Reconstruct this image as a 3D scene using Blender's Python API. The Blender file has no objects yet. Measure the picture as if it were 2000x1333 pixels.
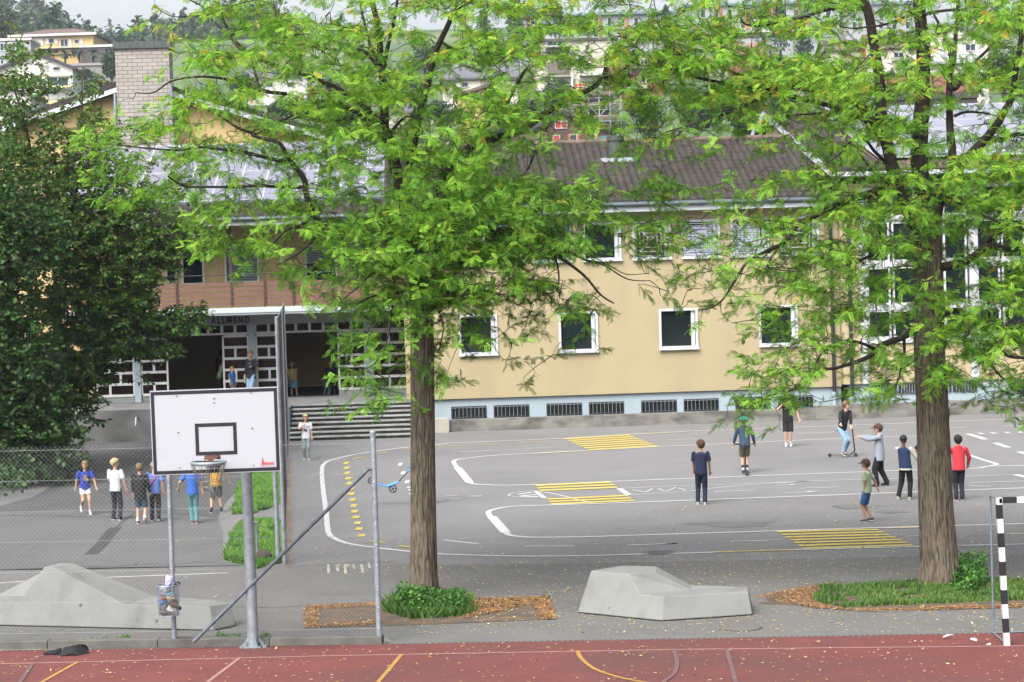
import bpy, math, random
import numpy as np
from mathutils import Vector, Matrix, noise as mnoise
random.seed(7); rng = np.random.default_rng(11)
S = bpy.context.scene; COL = S.collection
# ------------------------------------------------------------------ camera, sky, sun, exposure
F_PX = 4000.0; PITCH = math.radians(1.73); ROLL = math.radians(1.7); CAM = Vector((0, 0, 5.35))
d0 = Vector((0, math.cos(PITCH), -math.sin(PITCH))); u0 = Vector((0, math.sin(PITCH), math.cos(PITCH))); r0 = Vector((1, 0, 0))
CR = r0*math.cos(ROLL) - u0*math.sin(ROLL); CU = u0*math.cos(ROLL) + r0*math.sin(ROLL); CD = d0
cam = bpy.data.cameras.new('camera'); co = bpy.data.objects.new('camera', cam); COL.objects.link(co)
cam.sensor_width = 36; cam.lens = 36*F_PX/2000; cam.clip_end = 6000; cam.clip_start = .5
co.matrix_world = Matrix(((CR.x, CU.x, -CD.x, CAM.x), (CR.y, CU.y, -CD.y, CAM.y), (CR.z, CU.z, -CD.z, CAM.z), (0, 0, 0, 1)))
S.camera = co
SUN_EL, SUN_AZ = math.radians(50), math.radians(-150)      # azimuth clockwise from +Y: ahead of the camera, to the left
W = bpy.data.worlds.new('World'); S.world = W; W.use_nodes = True
wn = W.node_tree; bg = wn.nodes['Background']; sky = wn.nodes.new('ShaderNodeTexSky')
sky.sky_type = 'NISHITA'; sky.sun_disc = False; sky.sun_elevation = SUN_EL; sky.sun_rotation = SUN_AZ
sky.air_density = 1.0; sky.dust_density = 9.0; sky.ozone_density = 1.0
hs = wn.nodes.new('ShaderNodeHueSaturation'); hs.inputs['Saturation'].default_value = .35
wn.links.new(sky.outputs[0], hs.inputs['Color']); wn.links.new(hs.outputs[0], bg.inputs[0]); bg.inputs[1].default_value = .15
sl = bpy.data.lights.new('sun', 'SUN'); sl.energy = .5; sl.angle = math.radians(35); sl.color = (1, .96, .9)
so = bpy.data.objects.new('sun', sl); COL.objects.link(so)
sd = Vector((math.sin(SUN_AZ)*math.cos(SUN_EL), math.cos(SUN_AZ)*math.cos(SUN_EL), math.sin(SUN_EL)))
so.rotation_euler = sd.to_track_quat('Z', 'Y').to_euler()
S.view_settings.view_transform = 'Standard'; S.view_settings.look = 'None'; S.view_settings.gamma = 1
S.view_settings.exposure = 1.75; S.view_settings.use_curve_mapping = False
S.cycles.use_denoising = True; S.cycles.max_bounces = 6; S.cycles.transparent_max_bounces = 12
S.cycles.diffuse_bounces = 3; S.cycles.glossy_bounces = 3; S.cycles.transmission_bounces = 4; S.cycles.volume_bounces = 0

# ------------------------------------------------------------------ measuring helpers
def ray(px, py):
    a = (px-1000)/F_PX; b = -(py-666.5)/F_PX
    return (CD + CR*a + CU*b)
def G(px, py, z=0.0):
    r = ray(px, py); t = (z-CAM.z)/r.z; return CAM + r*t
def P(px, py, Y):
    r = ray(px, py); return CAM + r*(Y/r.y)
def sc_at(Y): return F_PX/Y
class Fr:
    """vertical frame: u along the facade, v going back, z up"""
    def __init__(s, org, yaw):
        s.o = Vector((org[0], org[1], 0)); s.yaw = math.radians(yaw)
        s.a = Vector((math.cos(s.yaw), math.sin(s.yaw), 0)); s.b = Vector((-math.sin(s.yaw), math.cos(s.yaw), 0))
    def hit(s, px, py, v=0.0):
        r = ray(px, py); q = s.o + s.b*v
        t = (q-CAM).dot(s.b)/r.dot(s.b); p = CAM + r*t
        return (p-q).dot(s.a), p.z
    def w(s, u, v, z=0): return s.o + s.a*u + s.b*v + Vector((0, 0, z))

# ------------------------------------------------------------------ materials
MATS = {}
ALB = .57          # overall albedo scale, so that the overcast sky stays the brightest thing in the picture
def rgb(c): return (c[0], c[1], c[2], 1)
def M(name, col, rough=.85, var=.12, scale=3.0, bump=0.0, bscale=40.0, metal=0.0, spec=.3, col2=None, stretch=None, dirt=None):
    if name in MATS: return MATS[name]
    col = [c*ALB for c in col]; col2 = [c*ALB for c in col2] if col2 else None
    if dirt: dirt = (tuple(c*ALB for c in dirt[0]),)+tuple(dirt[1:])
    m = bpy.data.materials.new(name); m.use_nodes = True; n = m.node_tree.nodes; l = m.node_tree.links
    b = n['Principled BSDF']; b.inputs['Roughness'].default_value = rough; b.inputs['Metallic'].default_value = metal
    b.inputs['Specular IOR Level'].default_value = spec
    tc = n.new('ShaderNodeTexCoord'); mp = n.new('ShaderNodeMapping'); l.new(tc.outputs['Object'], mp.inputs[0])
    if stretch: mp.inputs['Scale'].default_value = stretch
    nz = n.new('ShaderNodeTexNoise'); nz.inputs['Scale'].default_value = scale; nz.inputs['Detail'].default_value = 6; nz.inputs['Roughness'].default_value = .6
    l.new(mp.outputs[0], nz.inputs[0])
    mr = n.new('ShaderNodeMapRange'); mr.inputs[1].default_value = .3; mr.inputs[2].default_value = .7; l.new(nz.outputs[0], mr.inputs[0])
    mx = n.new('ShaderNodeMix'); mx.data_type = 'RGBA'; l.new(mr.outputs[0], mx.inputs[0])
    c2 = col2 or [min(1, c*(1+var)) for c in col]; c1 = col if col2 else [c*(1-var) for c in col]
    mx.inputs[6].default_value = rgb(c1); mx.inputs[7].default_value = rgb(c2)
    out = mx.outputs[2]
    if dirt:                                  # a second, coarser stain layer: (colour, scale, low, high)
        dz = n.new('ShaderNodeTexNoise'); dz.inputs['Scale'].default_value = dirt[1]; dz.inputs['Detail'].default_value = 8
        mp2 = n.new('ShaderNodeMapping'); l.new(tc.outputs['Object'], mp2.inputs[0]); mp2.inputs['Location'].default_value = (3.1, 7.7, 1.3)
        if len(dirt) > 4: mp2.inputs['Scale'].default_value = dirt[4]
        l.new(mp2.outputs[0], dz.inputs[0]); dr = n.new('ShaderNodeMapRange'); dr.inputs[1].default_value = dirt[2]; dr.inputs[2].default_value = dirt[3]
        l.new(dz.outputs[0], dr.inputs[0]); m2 = n.new('ShaderNodeMix'); m2.data_type = 'RGBA'; l.new(dr.outputs[0], m2.inputs[0])
        l.new(out, m2.inputs[6]); m2.inputs[7].default_value = rgb(dirt[0]); out = m2.outputs[2]
    l.new(out, b.inputs['Base Color'])
    if bump:
        bz = n.new('ShaderNodeTexNoise'); bz.inputs['Scale'].default_value = bscale; bz.inputs['Detail'].default_value = 4; l.new(mp.outputs[0], bz.inputs[0])
        bp = n.new('ShaderNodeBump'); bp.inputs['Strength'].default_value = bump; bp.inputs['Distance'].default_value = .02
        l.new(bz.outputs[0], bp.inputs['Height']); l.new(bp.outputs[0], b.inputs['Normal'])
    MATS[name] = m; return m
def leafmat(name, cols, trans=.35, rough=.55):
    """colour picked per leaf through the face attribute 'rnd' (0..1)"""
    if name in MATS: return MATS[name]
    m = bpy.data.materials.new(name); m.use_nodes = True; n = m.node_tree.nodes; l = m.node_tree.links
    b = n['Principled BSDF']; b.inputs['Roughness'].default_value = rough; b.inputs['Specular IOR Level'].default_value = .25
    at = n.new('ShaderNodeAttribute'); at.attribute_name = 'rnd'
    cr = n.new('ShaderNodeValToRGB'); e = cr.color_ramp.elements
    while len(e) < len(cols): e.new(.5)
    for i, (p, c) in enumerate(cols): e[i].position = p; e[i].color = rgb(c)
    l.new(at.outputs['Fac'], cr.inputs[0]); l.new(cr.outputs[0], b.inputs['Base Color'])
    tr = n.new('ShaderNodeBsdfTranslucent'); l.new(cr.outputs[0], tr.inputs[0])
    ms = n.new('ShaderNodeMixShader'); ms.inputs[0].default_value = trans
    l.new(b.outputs[0], ms.inputs[1]); l.new(tr.outputs[0], ms.inputs[2]); l.new(ms.outputs[0], n['Material Output'].inputs[0])
    MATS[name] = m; return m

# ------------------------------------------------------------------ mesh helpers
class MB:
    def __init__(s): s.v = []; s.f = []; s.a = []
    def quad(s, *p):
        k = len(s.v); s.v += [tuple(q) for q in p]; s.f.append(tuple(range(k, k+len(p)))); return s
    def box(s, x0, x1, y0, y1, z0, z1):
        k = len(s.v)
        s.v += [(x0,y0,z0),(x1,y0,z0),(x1,y1,z0),(x0,y1,z0),(x0,y0,z1),(x1,y0,z1),(x1,y1,z1),(x0,y1,z1)]
        s.f += [tuple(k+i for i in q) for q in ((0,3,2,1),(4,5,6,7),(0,1,5,4),(1,2,6,5),(2,3,7,6),(3,0,4,7))]; return s
    def prism(s, poly, z0, z1):
        """poly: list of xy; vertical prism"""
        a = sum(poly[i][0]*poly[(i+1) % len(poly)][1]-poly[(i+1) % len(poly)][0]*poly[i][1] for i in range(len(poly)))
        if a < 0: poly = poly[::-1]
        k = len(s.v); n = len(poly); s.v += [(p[0], p[1], z0) for p in poly]+[(p[0], p[1], z1) for p in poly]
        s.f.append(tuple(range(k+n-1, k-1, -1))); s.f.append(tuple(range(k+n, k+2*n)))
        s.f += [(k+i, k+(i+1) % n, k+n+(i+1) % n, k+n+i) for i in range(n)]; return s
    def beam(s, a, b, w, h=None, up=(0, 0, 1)):
        """box from a to b of section w (sideways) x h (along up)"""
        h = h or w; a = Vector(a); b = Vector(b); t = (b-a).normalized(); up = Vector(up)
        if abs(t.dot(up)) > .99: up = Vector((0, 1, 0))
        x = t.cross(up).normalized()*(w/2); y = x.cross(t).normalized()*(h/2); k = len(s.v)
        for p in (a, b): s.v += [tuple(p+x*i+y*j) for i, j in ((-1,-1),(1,-1),(1,1),(-1,1))]
        s.f += [tuple(k+i for i in q) for q in ((3,2,1,0),(4,5,6,7),(0,1,5,4),(1,2,6,5),(2,3,7,6),(3,0,4,7))]; return s
    def tube(s, pts, rad, n=8, cap=True):
        pts = [Vector(p) for p in pts]
        if not hasattr(rad, '__len__'): rad = [rad]*len(pts)
        k0 = len(s.v); px = None
        for i, p in enumerate(pts):
            t = (pts[min(i+1, len(pts)-1)]-pts[max(i-1, 0)]).normalized()
            if px is None:
                ref = Vector((0, 0, 1)) if abs(t.z) < .9 else Vector((1, 0, 0)); px = t.cross(ref).normalized()
            else:
                px = (px - t*px.dot(t)).normalized()
            py = t.cross(px)
            for j in range(n):
                an = 2*math.pi*j/n; s.v.append(tuple(p + (px*math.cos(an)+py*math.sin(an))*rad[i]))
        for i in range(len(pts)-1):
            for j in range(n):
                a = k0+i*n+j; b = k0+i*n+(j+1) % n; s.f.append((a, b, b+n, a+n))
        if cap:
            s.f.append(tuple(range(k0+n-1, k0-1, -1))); s.f.append(tuple(range(k0+(len(pts)-1)*n, k0+len(pts)*n)))
        return s
    def cyl(s, a, b, r, n=16): return s.tube([a, b], r, n)
    def lathe(s, prof, c=(0, 0, 0), n=20):
        k = len(s.v)
        for r, z in prof:
            for j in range(n):
                an = 2*math.pi*j/n; s.v.append((c[0]+r*math.cos(an), c[1]+r*math.sin(an), c[2]+z))
        for i in range(len(prof)-1):
            for j in range(n):
                a = k+i*n+j; b = k+i*n+(j+1) % n; s.f.append((a, b, b+n, a+n))
        s.f.append(tuple(range(k+n-1, k-1, -1))); s.f.append(tuple(range(k+(len(prof)-1)*n, k+len(prof)*n))); return s
    def ell(s, c, r, nu=14, nv=10, rot=None):
        c = Vector(c); k = len(s.v); R = rot or Matrix.Identity(3)
        for i in range(nv+1):
            th = math.pi*i/nv
            for j in range(nu):
                ph = 2*math.pi*j/nu
                s.v.append(tuple(c + R @ Vector((r[0]*math.sin(th)*math.cos(ph), r[1]*math.sin(th)*math.sin(ph), r[2]*math.cos(th)))))
        for i in range(nv):
            for j in range(nu):
                a = k+i*nu+j; b = k+i*nu+(j+1) % nu; s.f.append((a, a+nu, b+nu, b))
        return s
    def torus(s, c, R, r, ax=(0, 0, 1), n=28, m=8):
        c = Vector(c); ax = Vector(ax).normalized(); e = ax.orthogonal().normalized(); f = ax.cross(e); k = len(s.v)
        for i in range(n):
            a = 2*math.pi*i/n; dr = e*math.cos(a)+f*math.sin(a)
            for j in range(m):
                b = 2*math.pi*j/m; s.v.append(tuple(c+dr*(R+r*math.cos(b))+ax*r*math.sin(b)))
        for i in range(n):
            for j in range(m):
                s.f.append((k+i*m+j, k+i*m+(j+1) % m, k+((i+1) % n)*m+(j+1) % m, k+((i+1) % n)*m+j))
        return s
    def loft(s, rings, n=16):
        """rings: (centre, rx, ry, X axis, Y axis) closed elliptical loft"""
        k = len(s.v)
        for c, rx, ry, X, Y in rings:
            for j in range(n):
                a = 2*math.pi*j/n; s.v.append(tuple(Vector(c)+Vector(X)*rx*math.cos(a)+Vector(Y)*ry*math.sin(a)))
        for i in range(len(rings)-1):
            for j in range(n):
                a = k+i*n+j; b = k+i*n+(j+1) % n; s.f.append((a, b, b+n, a+n))
        s.f.append(tuple(range(k+n-1, k-1, -1))); s.f.append(tuple(range(k+(len(rings)-1)*n, k+len(rings)*n))); return s
    def build(s, name, mat, parent=None, smooth=False, bevel=0):
        me = bpy.data.meshes.new(name); me.from_pydata(s.v, [], s.f); me.update()
        o = bpy.data.objects.new(name, me); COL.objects.link(o)
        if mat: me.materials.append(mat)
        if parent: o.parent = parent
        if smooth: me.polygons.foreach_set('use_smooth', [True]*len(me.polygons))
        if bevel:
            b = o.modifiers.new('bevel', 'BEVEL'); b.width = bevel; b.segments = 2; b.limit_method = 'ANGLE'; b.angle_limit = .6
        return o
def np_mesh(name, V, Fc, mat, parent=None, rnd=None, smooth=False):
    """V (n,3), Fc (m,k) numpy -> one mesh object"""
    me = bpy.data.meshes.new(name); m, k = Fc.shape
    me.vertices.add(len(V)); me.vertices.foreach_set('co', np.ascontiguousarray(V, dtype=np.float32).ravel())
    me.loops.add(m*k); me.loops.foreach_set('vertex_index', np.ascontiguousarray(Fc, dtype=np.int32).ravel())
    me.polygons.add(m); me.polygons.foreach_set('loop_start', np.arange(0, m*k, k, dtype=np.int32))
    me.polygons.foreach_set('loop_total', np.full(m, k, dtype=np.int32))
    if smooth: me.polygons.foreach_set('use_smooth', np.ones(m, dtype=bool))
    me.update(calc_edges=True)
    if rnd is not None:
        a = me.attributes.new('rnd', 'FLOAT', 'FACE'); a.data.foreach_set('value', np.asarray(rnd, dtype=np.float32))
    me.materials.append(mat); o = bpy.data.objects.new(name, me); COL.objects.link(o)
    if parent: o.parent = parent
    return o
def tag(o, label=None, cat=None, group=None, kind=None):
    if label: o['label'] = label
    if cat: o['category'] = cat
    if group: o['group'] = group
    if kind: o['kind'] = kind
    return o
def thing(name, label, cat, loc=(0, 0, 0), rz=0, group=None):
    o = bpy.data.objects.new(name, None); COL.objects.link(o); o.location = loc; o.rotation_euler = (0, 0, rz); o.empty_display_size = .3
    return tag(o, label, cat, group)
def quat_rows(d, up):
    """rotation matrices (n,3,3) whose columns are x=d, y=side, z=normal"""
    d = d/np.linalg.norm(d, axis=1, keepdims=True); y = np.cross(up, d); y /= np.linalg.norm(y, axis=1, keepdims=True)+1e-9
    z = np.cross(d, y); return np.stack([d, y, z], axis=2)
def scatter(tv, tf, pos, d, up, scl):
    """copy template verts tv (k,3) / faces tf (m,q) to every position, in one mesh"""
    R = quat_rows(d, up); n = len(pos); V = np.einsum('nij,kj->nki', R, tv)*scl[:, None, None] + pos[:, None, :]
    Fc = tf[None]+(np.arange(n)*len(tv))[:, None, None]
    return V.reshape(-1, 3), Fc.reshape(-1, tf.shape[1])
def rand_up(n, spread):
    u = rng.normal(0, spread, (n, 3)); u[:, 2] = 1; return u
# ------------------------------------------------------------------ shared materials
asph = M('asphalt', (.190,.190,.192), .92, .07, .6, bump=.35, bscale=260, dirt=((.15,.15,.152), .22, .5, .78))
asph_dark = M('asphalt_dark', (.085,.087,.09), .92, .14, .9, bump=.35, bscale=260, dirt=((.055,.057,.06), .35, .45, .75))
asph_lo = M('asphalt_lower', (.145,.144,.142), .92, .1, .8, bump=.35, bscale=260, dirt=((.12,.118,.112), .5, .5, .8))
track_m = M('track_red', (.156,.041,.038), .9, .14, 1.2, bump=.4, bscale=300, dirt=((.10,.042,.040), .4, .42, .75))
white_p = M('paint_white', (.52,.53,.53), .8, .05, 9, dirt=((.32,.32,.31), 7, .56, .8))
yellow_p = M('paint_yellow', (.55,.43,.075), .8, .08, 9, dirt=((.34,.29,.12), 6, .56, .8))
trackw_p = M('track_line_white', (.33,.19,.17), .85, .1, 6)
tracky_p = M('track_line_yellow', (.36,.20,.05), .85, .1, 6)
trackb_p = M('track_line_blue', (.135,.075,.085), .85, .1, 6)
concrete = M('concrete', (.212,.222,.216), .85, .09, 2.2, bump=.15, bscale=60, dirt=((.125,.125,.115), 2.2, .55, .85, (1,1,.35)))
conc_old = M('concrete_old', (.22,.215,.195), .9, .2, 1.5, bump=.3, bscale=40, dirt=((.105,.10,.092), 1.3, .42, .62, (1,1,2.2)))
conc_lite = M('concrete_light', (.42,.40,.34), .9, .12, 2)
kerb_m = M('kerb_concrete', (.135,.132,.122), .9, .2, 3, bump=.3, bscale=50, dirt=((.09,.09,.08), 3, .45, .7))
stucco = M('yellow_stucco', (.415,.352,.212), .9, .035, 1.0, bump=.25, bscale=120, dirt=((.345,.30,.20), .9, .45, .95, (1,1,.18)))
stucco2 = M('yellow_stucco_pale', (.46,.39,.235), .9, .04, 1.0, bump=.2, bscale=90)
plinth_m = M('plinth_blue', (.36,.44,.50), .9, .06, 1.2, dirt=((.32,.38,.42), .8, .5, .85, (1,1,.5)))
whitef = M('white_frame', (.55,.575,.60), .5, .03, 5, spec=.4)
whitec = M('fascia_white', (.56,.62,.66), .6, .04, 3)
glassd = M('window_glass', (.010,.018,.019), .06, .3, 1.0, spec=.4)
glassr = M('entrance_glass', (.008,.006,.007), .10, .5, .8, spec=.15, col2=(.028,.010,.009))
tile_m = M('roof_tile', (.044,.038,.034), .85, .4, 1.3, bump=.2, bscale=40, dirt=((.070,.062,.057), 2.5, .5, .75))
tile_red = M('roof_tile_red', (.19,.085,.06), .85, .25, 1.0)
brown_roof = M('roof_brown', (.13,.08,.07), .85, .2, .5)
darkm = M('dark_metal', (.035,.04,.045), .5, .2, 6, metal=.3)
gutter_m = M('gutter_metal', (.10,.13,.15), .5, .2, 4, metal=.3)
galv = M('galvanised_steel', (.36,.41,.46), .5, .2, 18, metal=.45, spec=.5, dirt=((.25,.29,.33), 9, .45, .7))
wire_m = M('fence_wire', (.34,.36,.37), .6, .1, 20, metal=.3)
rust_wire = M('rusty_fence_wire', (.16,.10,.085), .8, .3, 6, metal=.1)
bark = M('bark', (.12,.098,.072), .95, .3, 26, bump=1.0, bscale=50, stretch=(1, 1, .16), col2=(.22,.185,.14), dirt=((.045,.036,.028), 34, .48, .66, (1,1,.12)))
bark_br = M('branch_bark', (.042,.034,.027), .95, .3, 9, bump=.5, bscale=30)
bark_far = M('far_bark', (.06,.05,.04), .95, .3, 3)
grass_far = M('meadow', (.060,.110,.034), .95, .15, .02, dirt=((.20,.22,.10), .03, .45, .8))
soil = M('soil', (.09,.078,.065), .95, .3, 4, bump=.5, bscale=60, dirt=((.16,.10,.06), 3, .42, .62))
black_m = M('matt_black', (.012,.013,.018), .7, .1, 5)

# ------------------------------------------------------------------ ground and setting
def sheet(name, polyxy, z, mat, kind='structure', label=None):
    m = MB(); m.quad(*[(p[0], p[1], z) for p in polyxy]); o = m.build(name, mat); tag(o, kind=kind)
    if label: o['label'] = label
    return o
def gp(pts): return [G(*p) for p in pts]
g = MB(); nx, ny = 2, 2
g.quad((-160, -25, 0), (160, -25, 0), (160, 124, 0), (-160, 124, 0)); tag(g.build('ground', asph), kind='structure')
# lower strip of darker asphalt between the play road and the sports track
sheet('path', gp([(-400,1120), (200,1112), (560,1104), (1000,1103), (1400,1096), (2500,1072), (2600,1236), (-600,1280)]), .004, asph_lo)
# darker asphalt in the left yard
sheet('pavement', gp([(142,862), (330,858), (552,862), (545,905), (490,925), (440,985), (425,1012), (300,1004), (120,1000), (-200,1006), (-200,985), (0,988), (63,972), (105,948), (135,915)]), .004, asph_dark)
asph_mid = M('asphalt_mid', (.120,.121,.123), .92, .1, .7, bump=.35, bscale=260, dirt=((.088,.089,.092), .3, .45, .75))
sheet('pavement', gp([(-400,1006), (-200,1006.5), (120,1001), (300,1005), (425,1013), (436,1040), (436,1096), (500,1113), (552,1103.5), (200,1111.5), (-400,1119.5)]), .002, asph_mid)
# sports track
tl, trr = G(0, 1274), G(2000, 1238); tdir = (trr-tl).normalized()
A, B = tl-tdir*14, trr+tdir*16
sheet('running_track', [(A.x, A.y), (B.x, B.y), (B.x+1, B.y-22), (A.x-1, A.y-22)], .012, track_m)
# serrated rubber edge of the track
e = MB(); n_ = int((B-A).length/.085)
for i in range(n_):
    p = A+tdir*(i*.085); q = p+tdir*.045; nrm = Vector((-tdir.y, tdir.x, 0))*.045
    e.quad((p.x, p.y, .016), (q.x, q.y, .016), (q.x+nrm.x, q.y+nrm.y, .016), (p.x+nrm.x, p.y+nrm.y, .016))
tag(e.build('track_edge', M('rubber_edge', (.035,.03,.03), .9)), kind='structure')

# ------------------------------------------------------------------ painted markings (flat paint sheets)
def stroke(mb, pts, w, z):
    pts = [Vector((p.x, p.y, 0)) for p in pts]; L = []; R = []
    for i, p in enumerate(pts):
        t = (pts[min(i+1, len(pts)-1)]-pts[max(i-1, 0)]).normalized(); nrm = Vector((-t.y, t.x, 0))*(w/2); L.append(p+nrm); R.append(p-nrm)
    for i in range(len(pts)-1):
        mb.quad((R[i].x, R[i].y, z), (R[i+1].x, R[i+1].y, z), (L[i+1].x, L[i+1].y, z), (L[i].x, L[i].y, z))
def smooth_pts(pts, k=4):
    out = []; n = len(pts)
    for i in range(n-1):
        p0, p1, p2, p3 = pts[max(i-1, 0)], pts[i], pts[i+1], pts[min(i+2, n-1)]
        for j in range(k):
            t = j/k; out.append(.5*((2*p1)+(p2-p0)*t+(2*p0-5*p1+4*p2-p3)*t*t+(3*p1-p0-3*p2+p3)*t**3))
    return out+[pts[-1]]
def lines(name, mat, sets, z=.009):
    mb = MB()
    for w, sm, pts in sets:
        q = gp(pts); q = smooth_pts(q) if sm else q; stroke(mb, q, w, z)
    o = mb.build(name, mat); tag(o, kind='structure'); return o
WL = [
 (.13,1,[(2150,813),(2000,818),(1885,822.5),(1640,832),(1337,843.5),(1101,857),(897,865.5),(847,870),(794,874.5),(735,882),(690,889)]),
 (.12,1,[(690,889),(660,896),(640,902),(630,911),(629,925),(630,945),(632.5,968),(637,1000),(639,1025),(642,1042),(650,1050.5),(671,1060),(700,1066),(737,1071),(804,1078.5),(860,1083),(1000,1087),(1140,1086.5),(1245,1083.5),(1350,1081),(1559,1074.6),(1790,1068.5),(2000,1063.6),(2200,1058)]),
 (.13,0,[(1846,873),(1815,861),(1793,852.5),(1640,857),(1300,872.5),(1154,880),(1003,888)]),
 (.13,1,[(1003,888),(950,891.5),(915,895.5),(895,898),(886,902),(892,913),(900,925),(909,936),(916,943),(926,946),(948,947.5),(983,948.5),(1070,946.8),(1210,940.5),(1350,935),(1671,923),(1748,920),(1895,916),(1925,912.5),(1940,910),(1946,907),(1925,900.5),(1900,892),(1846,873)]),
 (.13,0,[(1943,911.5),(2000,910),(2200,904)]),
 (.13,1,[(2200,948),(2000,954),(1350,978),(1210,983),(1070,987.5),(1000,990),(965,996),(954,1001),(958,1010),(968,1020),(979,1031),(986,1040),(992,1044.5),(1007,1048),(1053,1050.5),(1175,1048.5),(1300,1044.5),(1514,1038),(1755,1030.5),(2000,1023.6),(2200,1018)]),

 (.07,1,[(1154,983.6),(1110,972),(1075,964),(1050,961)]),
 (.05,1,[(1050,973.5),(1020,972.5),(1000,970),(993,967.6),(1003,963.5),(1025,960.8),(1044,960)]), (.12,0,[(1046,960),(1064,974)]),
 (.18,0,[(1015,970),(1052,971)]), (.14,0,[(1012,966.5),(1040,962)]), (.14,0,[(1020,969),(1050,966.5)]),
 (.16,0,[(1209,955),(1229,968)]), (.07,0,[(1229,967.8),(1300,964),(1350,960),(1387,955),(1457,948),(1591,940),(1675,938),(1889,931),(1983,928)]), (.06,0,[(1209,955),(1300,950.5),(1450,946),(1591,940.5)]),
 (.2,0,[(1983,928),(2010,934)]), (.05,0,[(1235,957),(1262,963)]), (.05,0,[(1260,963),(1275,955)]), (.05,0,[(1285,955),(1300,961)]), (.05,0,[(1300,961),(1320,953)]), (.05,0,[(1325,954),(1340,959)]),
 # dashes
 (.08,0,[(1300,860),(1358,857.7)]), (.08,0,[(1425,853.5),(1490,850.5)]), (.08,0,[(1556,847.5),(1628,844.5)]), (.08,0,[(1690,842.5),(1753,840.5)]), (.08,0,[(1847,836.5),(1888,835.3)]), (.08,0,[(1961,833),(2010,831.5)]),
 (.08,0,[(897,883.5),(962,880)]), (.08,0,[(1029,877),(1096,873.5)]), (.08,0,[(796,896),(822,893)]), (.07,0,[(1854,849),(1875,849)]),
 (.2,0,[(1890,848),(1925,859)]), (.2,0,[(1944,866),(1970,875)]), (.2,0,[(1990,883),(2012,890)]),
 (.08,0,[(1396,961.3),(1477,958.3)]), (.08,0,[(1561,955),(1640,952)]), (.08,0,[(1531,963.5),(1598,961.5)]), (.08,0,[(1513,949),(1559,948)]), (.08,0,[(1895,943.5),(2000,940.6)]), (.08,0,[(1892,950),(1936,951)]),
 (.14,0,[(1576,960.5),(1598,962)]), (.12,0,[(1545,947),(1560,948.5)]),
 (.09,0,[(1300,1063),(1324,1062.3)]), (.09,0,[(1426,1058.2),(1524,1055.8)]), (.09,0,[(1768,1048.6),(1794,1048)]), (.09,0,[(1967,1043.6),(2010,1042.5)]), (.09,0,[(868,1056),(934.6,1063.3)]), (.09,0,[(1025,1068),(1122,1067.6)]), (.09,0,[(1225,1066),(1323,1062.3)]),
 (.07,0,[(870,968.5),(893,968.7)]), (.07,0,[(880,976),(897,975.2)]), (.06,0,[(918,968.6),(942,969)]), (.06,0,[(918,971),(940,971.2)]), (.07,0,[(849,980.8),(862,979)]),
 (.08,0,[(-200,1147),(0,1139.7),(65,1135.6),(217,1128.5),(446,1120)]),
]
for cx_, cy_ in ((1916,847.5),(1941,846.7),(1968,845.9),(1993,845.1)):
    WL.append((.5,0,[(cx_-5,cy_),(cx_+4,cy_-.3)]))
WB = ((781.6,908,1.15),(787.5,924.8,1.1),(795.3,942,1.0),(799.5,952.8,.4),(801.6,957.7,.4),(803.3,965.7,.35))
def block(mb, px, py, w, l, z):
    c = G(px, py); mb.quad((c.x-w/2, c.y-l/2, z), (c.x+w/2, c.y-l/2, z), (c.x+w/2, c.y+l/2, z), (c.x-w/2, c.y+l/2, z))
lines('road_marking', white_p, WL)
lines('road_marking', white_p, [(.22,0,[(893,914),(918,944)]), (.22,0,[(960,1010),(988,1042)])], .0145)
YL = [
 (.09,0,[(1401.6,1079),(1557,1075.5)]), (.09,0,[(1727,1033),(1794,1031.2)]), (.09,0,[(1860,1028.6),(1873,1028)]), (.09,0,[(1040,886.8),(1140,882)]), (.09,0,[(1239,849.6),(1338,844.6)]),
 (.1,0,[(688.5,897.5),(707,894)]), (.1,0,[(737.6,887),(755,884)]), (.1,0,[(784,879),(805,877.6)]), (.1,0,[(855.7,873.3),(895,871.3)]), (.1,0,[(934.5,869.3),(974,867.3)]), (.1,0,[(1013,866.3),(1052,863.5)]), (.1,0,[(723.6,1057.6),(751.6,1061)]), (.1,0,[(779,1067.5),(804,1070)])]
YB_ = []
for i, (x_, y_) in enumerate(((75,112),(77,140),(80,168),(86,198),(92,226),(98,255),(103,285),(110,317),(117,350),(122,383),(130,415),(137,447),(146,480),(160,517))):
    a_ = x_/2.857+650; b_ = y_/2.857+866; WL_ = 4.2+i*.12
    YB_.append((a_, b_, .15, .80-.026*i))
wbm = MB()
for cx_, cy_, l_ in WB: block(wbm, cx_, cy_, .12, l_*.8, .0125)
tag(wbm.build('road_marking', white_p), kind='structure')
def zebra(a, b, c, d_, n):
    """quad a-b (far), d-c (near): n stripes running left-right"""
    a, b, c, d_ = [G(*p) for p in (a, b, c, d_)]; out = []
    for i in range(n):
        for t0, t1 in ((i/(n-.5), (i+.5)/(n-.5)),):
            out.append([a.lerp(d_, t0), b.lerp(c, t0), b.lerp(c, t1), a.lerp(d_, t1)])
    return out
yo = MB()
for w, sm, pts in YL: stroke(yo, gp(pts), w, .0125)
for q in YB_: block(yo, *q, .0125)
for args in (((1101,857.5),(1227,849.6),(1286.5,872.5),(1151,880.6),7), ((1045,948),(1193,941.6),(1207,954),(1055,960.5),3), ((1069,975),(1225,968),(1240,979.6),(1077,987),3), ((1515.5,1038.9),(1711.7,1034.2),(1787,1067),(1571.6,1074),7)):
    for q in zebra(*args): yo.quad(*[(p.x, p.y, .0125) for p in q])
tag(yo.build('road_marking', yellow_p), kind='structure')
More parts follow.
